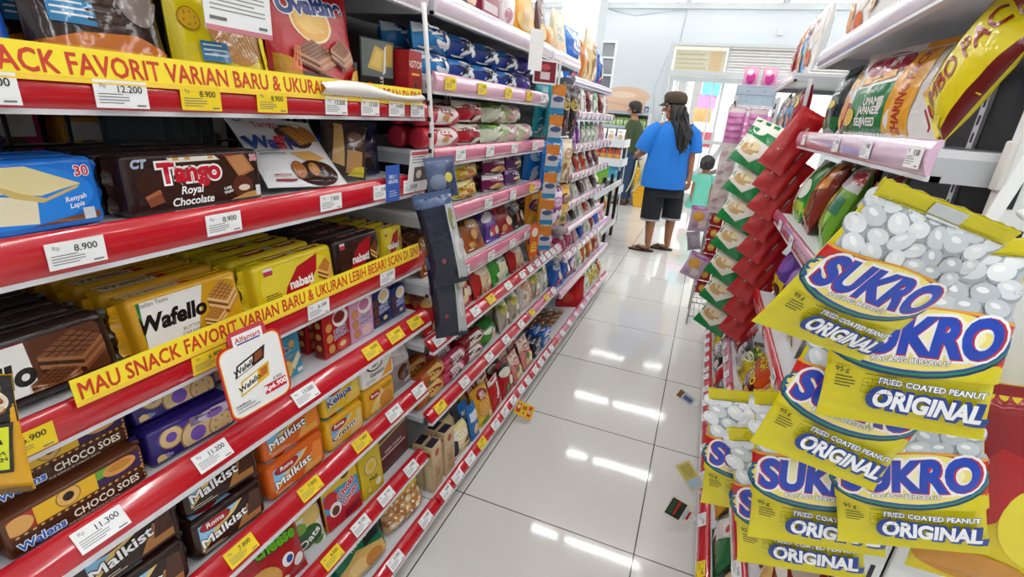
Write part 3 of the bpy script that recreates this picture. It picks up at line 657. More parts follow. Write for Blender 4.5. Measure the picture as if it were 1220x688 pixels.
brick('brown_wafer', 'wafer_packet', 'wafer', .215, .06, .088, '24130F', [('e', .75, .45, .3, .5, '5A2C18'), ('r', .0, .08, .58, .84, 'EDEBE6'), ('r', .0, .84, .58, .92, 'B02038'), ('t', 'Wafello', .3, .44, .44, '15100E', {'shear': .2, 'bold': .045}), ('w', .8, .5, .19, .36, {'c1': '7A4526', 'c2': '341A0E', 'edge': '9A6238'}), ('w', .66, .2, .12, .22, {'c1': '6E3C20', 'c2': '341A0E', 'edge': '9A6238'}), ('t', 'DAN BERLIMPAH!', .62, .9, .09, 'FFFFFF', {'bold': .03})],
    top=[('r', .02, .3, .98, .34, 'C9B8B0'), ('t', 'KRIM YANG LUMER', .5, .55, .2, '8E7A70')], r=.014, fins=.012)
brick('gold_wafer', 'wafer_packet', 'wafer', .175, .05, .088, 'D8A019', [('p', [(0, .06), (.5, .06), (.64, .95), (.08, .95)], 'F0EEE8'), ('p', [(-.02, .06), (.0, .06), (.09, .95), (.06, .95)], '1E7A3A'), ('p', [(.08, .95), (.3, .95), (.3, 1), (.08, 1)], '1E7A3A'), ('p', [(.44, .95), (.64, .95), (.64, 1), (.44, 1)], 'C02030'), ('t', 'Italian Taste', .2, .84, .1, '55504A', {'bold': 0}), ('t', 'Wafello', .32, .52, .38, '120E0C', {'shear': .2, 'bold': .045}), ('t', 'BUTTER\nCARAMEL', .45, .2, .09, '7A7168', {'bold': 0}), ('w', .82, .55, .17, .36, {'c1': 'C98A3E', 'c2': '7E4A1E'}), ('w', .68, .24, .11, .24, {'c1': 'C98A3E', 'c2': '7E4A1E'}), ('p', [(.78, .98), (.98, .98), (.98, .8), (.88, .86)], 'F4CC58')],
    top=[('r', .05, .1, .5, .9, 'EDEBE6'), ('r', .5, .1, .6, .9, 'C02030'), ('t', 'Wafello', .28, .5, .45, '120E0C')], r=.01, fins=.012)
def nab(key, col, c2, sw, w=.2): brick(key, 'wafer_packet', 'wafer', w, .05, .085, col, [('e', .5, .45, .47, .5, c2), ('p', [(.3, .02), (.34, .34), (.5, .72), (.78, .92), (.74, .5), (.6, .16), (.46, .02)], 'B81424'), ('t', 'nabati', .53, .36, .3, 'FFFFFF', {'bold': .035}), ('w', .88, .42, .13, .34, {'c1': sw, 'c2': '8A4A16', 'edge': 'F0C878'}), ('r', .1, .72, .2, .92, 'E6DED8'), ('r', .1, .72, .2, .82, 'C8405A'), ('l', .08, .1, .26, .3, 4, {'col': '4A4010'})],
    top=[('e', .35, .5, .16, .36, 'A01420'), ('t', 'nabati', .35, .5, .3, 'FFFFFF'), ('e', .75, .5, .16, .36, 'A01420'), ('t', 'nabati', .75, .5, .3, 'FFFFFF'), ('r', .5, .3, .58, .7, '9CC4E8')], r=.011, fins=.012)
nab('yellow_wafer', 'E2C91E', 'EAD740', 'E0953A'); nab('cocoa_wafer', '2A1614', '3A1E18', '7A4526', .16); nab('short_wafer', 'E2C91E', 'EAD740', 'E0953A', .1)
def soes(key, base, pan, name2, dough, hole):
    sp = [('r', .02, .02, .98, .98, base)] if base else []
    sp += [('p', [(.2, .5), (.62, .5), (.66, .96), (.2, .96)], pan), ('r', .0, .5, .2, .96, 'A8281E'), ('r', .62, .5, .98, .96, '3A2050'), ('r', .62, .7, .72, .96, '6AA63A'), ('k', .42, .74, .085, dough, '9A6A28', {'hole': hole}), ('e', .1, .7, .09, .2, 'DFA75A'), ('e', .8, .76, .13, .17, 'D99A4A'), ('e', .8, .78, .09, .1, 'C48234'), ('r', 0, .08, .97, .42, '4A2614')]
    sp += [('e', .02 + i * .052, .46, .014, .026, 'D9A35A', {'n': 8}) for i in range(19)] + [('e', .02 + i * .052, .04, .014, .026, 'D9A35A', {'n': 8}) for i in range(19)] + [('e', .965, .12 + i * .1, .012, .028, 'D9A35A', {'n': 8}) for i in range(9)]
    sp += [('t', 'Walens', .2, .25, .26, '2A6AC8', {'out': 'FFFFFF', 'bold': .03}), ('t', name2, .66, .28, .25, 'F2E6D0', {'bold': .02, 'fit': .5}), ('t', 'KUE KERING ISI COKLAT PASTA', .55, .12, .07, 'E8D8C0', {'bold': 0})]
    brick(key, 'biscuit_packet', 'biscuit', .16, .05, .06, '5A3018', sp, r=.006, fins=.008)
soes('brown_soes', None, 'E9B822', 'CHOCO SOES', 'E2B25E', '2E1610')
brick('purple_soes', 'biscuit_packet', 'biscuit', .14, .05, .06, '2E2070', [('e', .3, .65, .22, .28, '4A3A9A'), ('k', .24, .62, .13, 'D9BC86', '9A7A4A', {'hole': '6A4AA8'}), ('k', .52, .36, .2, 'DCC08E', '9A7A4A', {'hole': '7A58B8'}), ('k', .8, .3, .16, 'D9BC86', '9A7A4A'), ('p', [(.45, .62), (.98, .56), (.98, .98), (.45, .98)], '8C7A96'), ('e', .74, .72, .2, .16, 'C8BED8'), ('e', .74, .7, .1, .12, '8462B4'), ('t', 'Walens', .6, .9, .14, '1A1230', {'bold': .03}), ('t', 'Blueberry Flavor', .66, .78, .1, '1A1230', {'bold': .02}), ('l', .04, .06, .22, .26, 5, {'col': 'D8D4E8'}), ('e', .1, .18, .05, .12, 'E0C080')], r=.008, fins=.01)
carton('teal_carton', 'biscuit_carton', 'biscuit', .085, .03, .09, '2E93B4', [('t', 'Walens', .45, .72, .2, '14243A', {'bold': .03, 'out': 'D9ECF2'}), ('t', 'Choco Soes', .5, .52, .12, '1A2A3A', {'out': 'D0E4EA'}), ('k', .45, .25, .24, 'E8C070', 'A87A30', {'hole': 'D8A850'}), ('k', .72, .8, .1, 'D9A860', '8A5A28'), ('p', [(.6, .3), (.9, .55), (.96, .4), (.7, .16)], 'E2D2A8'), ('r', .8, .04, .98, .14, 'E8ECEE')], far=[('r', .1, .1, .9, .9, '257C9A')])
def snackbox(key, col, c2, txt, tc, k1, oval):
    carton(key, 'cookie_carton', 'cookie', .085, .028, .105, col, [('e', .66, .78, .3, .2, 'F4F2EE'), ('e', .62, .8, .22, .13, c2), ('t', 'HELLO\nPANDA', .64, .46, .13, tc, {'out': 'FFFFFF', 'bold': .03, 'rot': .12}), ('t', 'meiji', .7, .95, .07, 'FFFFFF', {'bold': .01}), ('k', .2, .66, .13, k1, '8A5220'), ('k', .2, .42, .13, k1, '8A5220'), ('k', .24, .18, .13, k1, '8A5220'), ('e', .66, .18, .24, .13, oval), ('e', .66, .18, .12, .06, 'EAD3A0')],
        near=[('r', .1, .05, .9, .95, c2), ('k', .5, .75, .28, k1, '8A5220'), ('k', .5, .5, .28, k1, '8A5220'), ('k', .5, .25, .28, k1, '8A5220')])
snackbox('red_cookie', 'B81C20', '7E1416', 'HELLO', '2A3A8A', 'D99A55', 'D94A3A'); snackbox('pink_cookie', 'E0A2C4', 'C87AA6', 'HELLO', '2A3A8A', 'D99A55', 'F0C8DC'); snackbox('navy_cookie', '232C66', 'E8D2A0', 'HELLO', '5A76C8', '6A3A20', '1A2050'); snackbox('cream_cookie', '2C3A78', 'EFD9A2', 'HELLO', '6A86D0', '5E3420', '3A4A90')
def malk(key, name, col, c2, crack, w=.14, h=.082, text='Malkist', tcol='FFFFFF', band='8CC6E8'):
    brick(key, 'cracker_packet', 'cracker', w, .06, h, col, [('p', [(.0, .98), (.62, .98), (.5, .72), (.3, .6), (.0, .3)], band), ('p', [(.0, .3), (.3, .6), (.5, .72), (.62, .98), (.68, .98), (.55, .66), (.34, .52), (.0, .2)], 'E8C878'), ('p', [(.55, .1), (.72, .62), (.98, .5), (.9, .06)], crack), ('p', [(.7, .3), (.78, .86), (.99, .8), (.98, .3)], c2), ('e', .3, .76, .2, .15, '7E1218'), ('e', .3, .76, .185, .13, 'A81C22'), ('t', 'Roma', .3, .76, .17, 'FFFFFF', {'bold': .02}), ('t', text, .4, .46, .3, tcol, {'out': '3A1E12' if tcol == 'FFFFFF' else 'FFFFFF', 'bold': .03, 'ow': .06, 'rot': .12, 'fit': .62}), ('l', .1, .08, .4, .22, 3, {'col': 'D9C8B0'})],
        top=[('p', [(.0, .1), (.6, .1), (.5, .9), (.0, .9)], band), ('e', .3, .5, .18, .3, 'A81C22'), ('t', 'Roma', .3, .5, .3, 'FFFFFF'), ('t', text, .66, .5, .34, 'FFFFFF')], r=.013, fins=.01)
malk('dark_cracker', '', '2C1610', '4A2616', 'A8713A'); malk('orange_cracker', '', 'D8611A', 'E8862A', 'E0A24A', .15, .082); malk('yellow_cracker', '', 'E0B81C', 'EAD05A', 'E8B85A', .125, .08, 'Kelapa', '2A4A9A', 'A8D4EA'); malk('blue_cracker', '', 'E0A81C', 'D9BC7A', 'E0B070', .125, .08, 'Cream', '6A3A1A', '5AAEDC')
brick('white_cracker', 'cracker_packet', 'cracker', .125, .055, .08, 'ECEBE6', [('p', [(.55, .0), (.98, .0), (.98, .7), (.8, .5)], 'E8A03A'), ('e', .4, .7, .24, .2, '2A2420'), ('e', .4, .7, .2, .16, 'F2F0EA'), ('t', 'Sari', .4, .7, .2, '2A2420'), ('t', 'Gandum', .45, .4, .2, '2A2420'), ('l', .1, .1, .4, .26, 4, {'col': '6A6460'})], top=[('p', [(.5, 0), (.98, 0), (.98, .9), (.7, .6)], 'E8A03A'), ('t', 'Sari', .35, .5, .4, '2A2420')], r=.012, fins=.01)
brick('yellow_biscuit', 'cracker_packet', 'cracker', .12, .055, .08, 'E0A61E', [('p', [(.1, .2), (.5, .85), (.7, .6), (.4, .1)], 'E8C67A'), ('e', .66, .36, .22, .3, 'C8842A'), ('e', .3, .75, .18, .14, 'A81C22'), ('t', 'Roma', .3, .75, .16, 'FFFFFF'), ('l', .55, .7, .9, .9, 4, {'col': '7A4A10'})], r=.012, fins=.01)
pouch('grey_choc', 'chocolate_bag', 'chocolate', .12, .17, .05, '8E8782', [('r', .0, .55, 1, 1, 'B9B3AE'), ('e', .5, .35, .3, .16, '4A2A1C'), ('e', .4, .3, .14, .08, '6A3E28'), ('t', 'Beng', .5, .72, .12, 'EFEFEF', {'out': '5A4A44'}), ('e', .3, .8, .16, .07, 'D8D4D0'), ('e', .7, .15, .2, .06, 'D8D4D0')], mat='shiny')
# lowest visible rows
pouch('red_cheese', 'snack_pouch', 'snack', .17, .15, .045, 'B01A22', [('e', .3, .3, .28, .3, 'D9A050'), ('e', .22, .34, .14, .16, 'E8C070'), ('e', .7, .45, .09, .1, 'F0EEE8'), ('e', .72, .45, .05, .06, '2A4A9A'), ('e', .86, .3, .08, .1, 'F0EEE8'), ('e', .5, .2, .08, .09, 'F2E2C8'), ('t', 'cheese', .62, .8, .24, '6FC02E', {'out': '1A4A1E', 'bold': .04, 'rot': -.1}), ('e', .62, .16, .06, .07, 'E8D2B0')])
pouch('green_cracker', 'snack_pouch', 'snack', .10, .155, .04, 'E6E8DC', [('r', 0, .7, 1, 1, '6A8A3A'), ('e', .35, .8, .3, .14, 'D9B45A'), ('e', .75, .84, .22, .12, 'C89A40'), ('e', .7, .6, .28, .14, 'E0C070'), ('e', .5, .28, .36, .22, '1F5A2A'), ('t', 'Oats', .5, .28, .2, 'FFFFFF', {'rot': .5}), ('e', .3, .52, .16, .09, '7AA23E'), ('e', .8, .1, .14, .08, '5A8A30')])
carton('choki_carton', 'chocolate_carton', 'chocolate', .115, .035, .16, 'D9A21C', [('r', 0, .62, 1, 1, 'E8C22A'), ('k', .3, .85, .12, '5A3018', '2E160C'), ('k', .65, .8, .14, '5A3018', '2E160C'), ('r', 0, .3, 1, .62, '4A9AC8'), ('r', 0, 0, 1, .3, 'C22232'), ('e', .2, .5, .2, .13, 'C81E2A'), ('t', 'Choki', .62, .52, .16, 'D42A34', {'out': 'FFFFFF', 'bold': .04, 'rot': .5}), ('t', 'Choki', .7, .36, .14, 'D42A34', {'out': 'FFFFFF', 'bold': .04, 'rot': .5}), ('e', .28, .3, .16, .12, 'F2EEE6'), ('e', .28, .28, .1, .08, '5A3018'), ('p', [(.5, .02), (.95, .1), (.95, .24), (.5, .14)], '8A1422')], near=[('r', .1, .1, .9, .9, '7A1420')], top=[('k', .5, .5, .1, '5A3018', '2E160C')])
carton('yellow_ring_carton', 'biscuit_carton', 'biscuit', .085, .035, .185, 'D9BE1E', [('t', 'Gery\nSaluut', .5, .78, .1, '3A2410', {'out': 'EAD84A', 'bold': .03, 'rot': .15}), ('k', .5, .45, .3, 'E6C878', '9A7428', {'hole': 'D9BE1E'}), ('t', 'Malt', .55, .24, .1, '3A2410', {'bold': .03}), ('k', .3, .1, .13, 'D9B060', '9A7428', {'hole': 'EAD84A'}), ('e', .75, .12, .14, .06, 'F0E8C8')])
carton('maroon_box', 'biscuit_carton', 'biscuit', .15, .05, .17, '5A141C', [('r', 0, .58, 1, 1, '2A1A10'), ('t', 'CLASSIC', .5, .84, .13, 'EFE2C8', {'bold': .03}), ('p', [(.05, .6), (.95, .66), (.95, .7), (.05, .64)], 'C89A4A'), ('r', .1, .3, .9, .33, 'D8C8C0'), ('t', 'cream crackers', .5, .4, .08, 'F0E2DA')], near=[('r', .1, .1, .9, .5, '8A2430')], top=[('r', .05, .1, .95, .9, '46221A')])
pouch('green_pouch', 'snack_pouch', 'snack', .2, .17, .07, '0F6A4A', [('p', [(.0, .0), (.95, .0), (.9, .34), (.4, .5), (.0, .3)], 'C9A45A'), ('e', .35, .2, .2, .16, 'D9B878'), ('e', .66, .18, .18, .14, 'B5763A'), ('p', [(.55, .45), (.98, .5), (.98, .8), (.6, .7)], '1A2A26'), ('t', 'ROSSO', .5, .62, .14, 'F0E6C8', {'rot': .2}), ('e', .75, .75, .12, .1, 'D8D2B0'), ('r', .0, .88, 1, 1, '16825A')], 'standup')
pouch('clear_crackers', 'cracker_bag', 'cracker', .19, .17, .07, 'C8A070', [('b', .06, .05, .94, .5, .09, ('D9B078', 'C98F50', 'E6C896', 'B97A42'), {'seed': 5, 'n': 30}), ('r', .0, .56, 1, .8, 'E2C63A'), ('e', .6, .72, .26, .12, 'B01A22'), ('t', 'Kerupuk', .6, .72, .09, 'FFFFFF'), ('r', 0, .8, 1, 1, 'A81C24'), ('e', .3, .06, .1, .06, 'C22A22')], 'standup', mat='shiny')
# upright pouches of the top row
pouch('blue_pouch', 'wafer_pouch', 'wafer', .16, .195, .055, '1550B4', [('e', .25, .75, .3, .2, '7A3038'), ('e', .35, .7, .2, .14, '9A5048'), ('p', [(.0, .45), (.5, .25), (.6, .05), (.3, .05), (.0, .2)], 'B8A6A0'), ('e', .7, .7, .3, .22, '1F66CC'), ('r', .3, .03, .62, .12, '7FA8D8')], 'standup', seed=4)
pouch('brown_pouch', 'wafer_pouch', 'wafer', .155, .195, .055, '2E1C18', [('p', [(.3, .3), (.62, .2), (.66, .98), (.34, .98)], '4A3024'), ('e', .78, .62, .2, .26, '8A7C76'), ('e', .76, .72, .13, .1, 'C8C4C0'), ('e', .76, .73, .09, .06, '4A2A20'), ('r', 0, .0, 1, .2, 'D98A22'), ('p', [(.0, .2), (1, .2), (.7, .3), (.3, .28)], 'C06A20'), ('r', .12, .32, .42, .46, '3A86B8'), ('l', .14, .34, .4, .44, 3, {'col': 'E8ECEE'})] + [('r', .36, .3 + i * .05, .64, .315 + i * .05, '2A1610') for i in range(12)], 'standup', mat='shiny', seed=5)
pouch('yellow_pouch', 'wafer_pouch', 'wafer', .155, .195, .055, 'E4CE16', [('e', .62, .42, .3, .22, 'C98F4A'), ('p', [(.4, .55), (.8, .62), (.95, .3), (.62, .22)], 'D9A45C')] + [('p', [(.42 + i * .05, .55 + i * .008), (.435 + i * .05, .55 + i * .008), (.66 + i * .036, .23 + i * .01), (.645 + i * .036, .23 + i * .01)], '9A642C') for i in range(8)] + [('k', .15, .48, .1, 'DDB02E', 'A87A1E'), ('r', .18, .2, .46, .34, '2E7EB4'), ('l', .2, .22, .44, .32, 3, {'col': 'E8ECEE'}), ('e', .93, .26, .07, .07, 'C8241E'), ('t', 'new', .93, .26, .05, 'FFFFFF'), ('p', [(.86, .0), (.98, .0), (.98, .9), (.9, .9)], 'F2E22A')], 'standup', mat='shiny', seed=6)
pouch('red_pouch', 'wafer_pouch', 'wafer', .215, .195, .055, 'B3161F', [('e', .46, .66, .24, .19, 'F0D9A8'), ('e', .46, .66, .215, .17, 'E0A23A'), ('e', .44, .68, .17, .13, 'EDBE5E'), ('t', 'Ovaltine', .5, .8, .2, '1E3A86', {'out': 'F4F2EE', 'bold': .055, 'ow': .05, 'fit': .8, 'rot': .12}), ('e', .35, .12, .3, .1, '4A1E12'), ('w', .42, .35, .24, .17, {'c1': 'A0663C', 'c2': '4E2A18', 'edge': 'B9825A', 'n': 6}), ('w', .75, .4, .14, .16, {'c1': 'A0663C', 'c2': '4E2A18', 'edge': 'B9825A'}), ('p', [(.02, .02), (.28, .02), (.16, .3), (.02, .34)], 'C08A1E')] + [('p', [(.1 + i * .04, .2), (.13 + i * .04, .2), (.2 + i * .02, .42), (.19 + i * .02, .42)], 'D8703A') for i in range(3)] + [('p', [(.74, .03), (.98, .03), (.98, .3), (.86, .26)], 'D2A53A'), ('t', 'Malty', .66, .09, .08, 'FFFFFF', {'out': '5A2A18', 'bold': .02})], 'standup', seed=8)
carton('black_box', 'wafer_carton', 'wafer', .1, .05, .13, '17171A', [('r', .04, .42, .96, .98, '6A7472'), ('p', [(.2, .55), (.42, .9), (.7, .84), (.62, .5)], 'D9B85A'), ('p', [(.3, .6), (.46, .84), (.62, .8), (.56, .56)], 'E8CC7A'), ('p', [(.64, .46), (.72, .5), (.78, .92), (.7, .9)], 'E6E4DE'), ('r', .74, .6, .94, .94, 'CBA650'), ('e', .26, .18, .1, .15, 'C8201E'), ('t', 'BIG ROLLS', .6, .2, .1, 'EFEDE8', {'rot': math.pi / 2, 'bold': .03}), ('e', .84, .14, .12, .12, '2E2E30')], near=[('r', .2, .15, .8, .6, 'A8A8A6'), ('l', .24, .2, .76, .55, 6)])
carton('red_box', 'wafer_carton', 'wafer', .055, .05, .118, 'A2161E', [('t', 'ASTOR', .5, .76, .17, 'F2EBD9', {'bold': .01}), ('r', .2, .56, .8, .6, 'E2B838'), ('e', .5, .38, .14, .1, '7A4A1E'), ('e', .5, .38, .08, .05, '2E160C'), ('l', .15, .08, .85, .2, 3, {'col': 'E0C8B8'})])
pouch('white_pouch', 'waffle_pouch', 'waffle', .21, .18, .03, 'E9E9E9', [('e', .62, .72, .22, .22, '4A2C22'), ('p', [(.5, .8), (.84, .96), (.95, .66), (.62, .55)], 'D9903A')] + [('p', [(.52 + i * .07, .79 + i * .03), (.54 + i * .07, .8 + i * .03), (.66 + i * .06, .57 + i * .02), (.64 + i * .06, .56 + i * .02)], 'A8611E') for i in range(5)] + [('p', [(.4, .42), (.7, .46), (.84, .36), (.6, .28)], 'E0A85A'), ('e', .66, .16, .26, .16, '3A2018'), ('k', .42, .2, .09, 'B9713A', '6A3A1E'), ('k', .6, .2, .07, 'C98A4A', '6A3A1E'), ('t', 'Tango', .33, .82, .13, 'C8283A', {'out': 'F2F0EC'}), ('t', 'Wa', .16, .56, .24, '243A8A', {'bold': .05, 'rot': -.05}), ('t', 'ff', .36, .55, .24, 'C8283A', {'bold': .05}), ('t', 'le', .5, .54, .24, '243A8A', {'bold': .05}), ('t', 'CT', .1, .9, .1, '243A5A'), ('e', .72, .88, .06, .07, 'F0EAD0'), ('l', .06, .36, .34, .44, 2, {'col': '8A8A90'}), ('l', .1, .06, .34, .14, 2, {'col': 'A04040'})], 'pillow', mat='shiny', seed=9)
pouch('tan_pouch', 'wafer_pouch', 'wafer', .13, .17, .03, '3A2822', [('p', [(.15, .25), (.45, .2), (.4, .95), (.2, .95)], 'C79A5C'), ('r', .5, .1, .9, .5, 'B98A52'), ('e', .7, .7, .2, .14, '6A4632'), ('p', [(.55, .05), (.95, .05), (.95, .24), (.7, .2)], 'D8C23A')], mat='shiny')
pouch('navy_pouch', 'wafer_pouch', 'wafer', .13, .17, .03, '141A38', [('e', .5, .6, .3, .16, '2A2E5A'), ('e', .5, .7, .2, .08, 'A82A3A'), ('r', .1, .1, .9, .3, '2A201E'), ('p', [(.1, .3), (.4, .5), (.9, .34), (.5, .26)], '6A4A34'), ('l', .2, .82, .8, .92, 2, {'col': 'B8BAC8'})], mat='shiny')
pouch('grey_pouch', 'wafer_pouch', 'wafer', .12, .16, .03, '3A4244', [('r', .1, .6, .9, .9, '4E5658'), ('e', .5, .3, .3, .2, '2A3032')], mat='shiny')
pouch('blue_sack', 'biscuit_bag', 'biscuit', .13, .085, .06, '0F6ABC', [('e', .4, .6, .3, .3, '2A8ADA'), ('e', .75, .7, .14, .16, 'D8E8F2'), ('p', [(.1, .1), (.6, .1), (.5, .3), (.1, .3)], '0A4A96')], 'fat')
brick('navy_wafer', 'wafer_packet', 'wafer', .2, .07, .05, '14225A', [('t', 'Tango', .5, .5, .6, '7A2A44', {'out': 'B8B0B8', 'rot': math.pi}), ('e', .2, .5, .12, .4, '1E3070')], top=[('r', .05, .2, .95, .8, '1A2C6C')], r=.016, fins=.012)

# ------------------------------------------------------------------ near bay, filled
def extent(key, m):
    P = [m @ v.co for v in PROTO[key][2].vertices]; return [min(p[i] for p in P) for i in range(3)], [max(p[i] for p in P) for i in range(3)]
def at(key, y, x, z, label, lean=0.0, yaw=0.0, roll_=0.0, group=None, scale=1.0):
    if z < .8: x += .022 if z > .2 else .03
    lim = min([v[3] for k, v in SHELF.items() if k[0] == 'A' and v[3] > z + .03])   # underside of the shelf above
    lo, hi = extent(key, pose('L', 0, 0, 0, R(lean), R(yaw), R(roll_))); scale = min(scale, (lim - z - .003) / (hi[2] - lo[2]))
    return put(key, pose('L', x, y, z, R(lean), R(yaw), R(roll_)), label, group, scale, z + .0006, 'L')
Z1, Z2, Z3, Z4, Z5, Z6, Z7 = 1.281, 1.114, .908, .740, .513, .263, .088
# top row
at('blue_pouch', .272, -.70, Z1, 'blue upright pouch with brown picture, at the near end of the top row', 6)
at('brown_pouch', .44, -.695, Z1, 'dark brown pouch with orange foot and a coffee cup picture', 4)
at('brown_pouch', .44, -.78, Z1, 'dark brown pouch tucked behind the one with the coffee cup picture', 4)
at('yellow_pouch', .603, -.69, Z1, 'yellow upright pouch with wafers, half covered by a paper notice', 4)
at('red_pouch', .79, -.673, Z1 + .002, 'red upright pouch with the big blue lettering, in front', 4)
at('red_pouch', .86, -.78, Z1, 'second red upright pouch, half hidden behind the first', 3)
at('black_box', .985, -.70, Z1, 'black carton with pale wafer picture beside the red pouches', 0, -10)
at('black_box', .93, -.82, Z1, 'black carton standing behind the red pouches', 0, -8)
at('red_box', 1.064, -.664, Z1, 'narrow red carton at the far end of the top row', 0, 0)
mb = MB(); w, h = .105, .075; mb.box(-w / 2, w / 2, 0, .0015, 0, h, M('ECECEC', 'paper'))
a = Art(mb, lambda u, v, off=0.0: Vector((u, -off, v)), w, h, 'paper', None, .0003, .00008); a.lines(.08, .3, .9, .95, 9, '8A8A8A', .3); a.rect(0, 0, 1, .09, 'C87A86'); a.rect(.06, .18, .3, .24, '6A6A6A'); a.rect(.78, .14, .92, .19, '6A6A6A')
o = obj('paper_notice', mb); o.matrix_world = pose('L', -.652, .585, 1.362, 0, R(-4)); tag(o, 'white paper notice in front of the yellow upright pouch', 'sign')
mb = MB(); mb.sheet(lambda a, b: Vector((-.645 + .012 * math.sin(b * 3), .73 + .33 * a, 1.292 + .018 * b + .008 * math.sin(a * 6) * b)), 30, 4, M('E9E7E2', 'paper')); mb.sheet(lambda a, b: Vector((-.644 + .012 * math.sin(b * 3), .73 + .33 * a, 1.2915 + .018 * b + .008 * math.sin(a * 6) * b)), 30, 4, M('E9E7E2', 'paper'))
tag(obj('loose_strip', mb), 'loose white strip edge curling out under the red pouches', 'strip')
# wafer row
at('blue_wafer', .288, -.690, Z2, 'sky-blue wafer packet with cream wafers, at the near end of its row', 3, 4)
at('blue_wafer', .29, -.742, Z2, 'sky-blue wafer packet behind the front sky-blue one', 2, 3)
at('navy_wafer', .25, -.80, Z2, 'navy packet lying under another at the back of the wafer row'); at('navy_wafer', .255, -.795, Z2 + .0515, 'navy packet on top of another, with upside-down red lettering')
at('dark_wafer', .524, -.690, Z2, 'dark brown chocolate wafer packet with red and white lettering, in front', 3)
for i in range(2): at('dark_wafer', .52, -.742 - .05 * i, Z2, 'dark chocolate wafer packet, %s behind the front one' % nth(i + 1), 2)
for i in range(4): at('grey_pouch', .575 + .045 * i, -.87 - .02 * i, Z2, 'grey wafer pouch leaning behind the white waffle pouch, %s in line' % nth(i + 1), 18, -30, 0)
at('white_pouch', .755, -.69, Z2, 'white waffle pouch leaning back beside the dark wafer packet', 46, -6, 4)
at('tan_pouch', .875, -.70, Z2 + .002, 'brown pouch with a long wafer, beside the white waffle pouch', 16, -34, 8); at('tan_pouch', .915, -.74, Z2 + .002, 'second brown pouch with a long wafer, behind the first', 16, -34, 8)
at('navy_pouch', .965, -.705, Z2 + .002, 'dark navy pouch behind the blue paper tab', 18, -30, 6); at('navy_pouch', 1.0, -.745, Z2 + .002, 'dark navy pouch behind another navy pouch', 18, -30, 6)
at('blue_sack', 1.02, -.80, Z2, 'bright blue bag lying low at the far end of the wafer row', 0, -30); at('blue_sack', 1.025, -.81, Z2 + .075, 'bright blue bag lying on another blue bag', 0, -30)
# shelf talkers on the wafer row
mb = MB(); mb.box(-.026, .026, 0, .001, -.03, .05, M('2E5AB0', 'paper')); a = Art(mb, lambda u, v, off=0.0: Vector((u, -off, v - .03)), .052, .08, 'paper', None, .0002, .00006); a.text('BELI 1\nGRATIS', .5, .62, .14, 'FFFFFF', bold=.01); a.lines(.2, .1, .8, .3, 3, 'C8D4EC')
o = obj('shelf_talker', mb); o.matrix_world = pose('L', -.645, .945, 1.105); tag(o, 'blue paper tab hanging over the wafer row rail', 'tag')
mb = MB(); mb.box(-.045, .045, 0, .001, -.05, .05, M('E6E4E2', 'paper')); a = Art(mb, lambda u, v, off=0.0: Vector((u, -off, v - .05)), .09, .1, 'paper', None, .0002, .00006); a.rect(.25, .25, .95, .6, '5A4A46'); a.ell(.5, .42, .14, .1, 'D8C8C0'); a.lines(.1, .66, .9, .85, 3, '77777A'); a.rect(.05, .88, .9, .96, 'C84A5A'); a.text('9.500', .3, .14, .14, '333338')
o = obj('shelf_talker', mb); o.matrix_world = pose('L', -.642, 1.05, 1.135, R(-6)); tag(o, 'white paper tab with a grey picture at the far end of the wafer row', 'tag')
# gold row
at('brown_wafer', .262, -.690, Z3, 'glossy dark brown wafer pack with white label, at the near end of its row', 12)
for i in range(3): at('brown_wafer', .260, -.762 - .064 * i, Z3, 'glossy dark brown wafer pack, %s behind the front one' % nth(i + 1), 4)
at('gold_wafer', .484, -.690, Z3, 'gold wafer pack with white label and black lettering, in front', 12)
for i in range(5): at('gold_wafer', .484, -.752 - .054 * i, Z3 + .002, 'gold wafer pack, %s behind the front one' % nth(i + 1), 4)
at('yellow_wafer', .695, -.690, Z3, 'yellow wafer pack with red swoosh beside the gold packs, in front', 8)
for i in range(5): at('yellow_wafer', .695, -.752 - .054 * i, Z3, 'yellow wafer pack beside the gold packs, %s behind the front one' % nth(i + 1), 3)
at('cocoa_wafer', .894, -.695, Z3, 'dark brown wafer pack with red swoosh between yellow packs, in front', 6)
for i in range(5): at('cocoa_wafer', .894, -.757 - .054 * i, Z3, 'dark wafer pack with red swoosh, %s behind the front one' % nth(i + 1), 3)
at('short_wafer', 1.044, -.71, Z3, 'yellow wafer pack at the far end of the gold row, in front', 5, 0, 0, None, .88)
for i in range(3): at('short_wafer', 1.044, -.765 - .054 * i, Z3, 'yellow wafer pack at the far end, %s behind the front one' % nth(i + 1), 3, 0, 0, None, .88)
# soes row
at('brown_soes', .280, -.690, Z4, 'brown packet with biscuit pictures, lower one at the near end', 3); at('brown_soes', .283, -.692, Z4 + .0608, 'brown packet with biscuit pictures, lying on an equal one', 3)
at('brown_soes', .278, -.75, Z4, 'brown biscuit packet behind the lower front one'); at('brown_soes', .278, -.75, Z4 + .0608, 'brown biscuit packet behind the upper front one')
at('brown_soes', .10, -.7, Z4, 'brown biscuit packet, lower, nearest the camera'); at('brown_soes', .103, -.7, Z4 + .0608, 'brown biscuit packet, upper, nearest the camera')
at('purple_soes', .438, -.694, Z4, 'purple blueberry puff packet, lower one of the front pair', 4, -4); at('purple_soes', .440, -.698, Z4 + .0608, 'purple blueberry puff packet, upper one of the front pair', 8, -4)
at('purple_soes', .438, -.756, Z4, 'purple puff packet behind the lower front one'); at('purple_soes', .440, -.76, Z4 + .0608, 'purple puff packet behind the upper front one')
for i in range(2): at('purple_soes', .60, -.83 - .06 * i, Z4, 'purple puff packet behind the promotion card, %s from the aisle' % nth(i + 1))
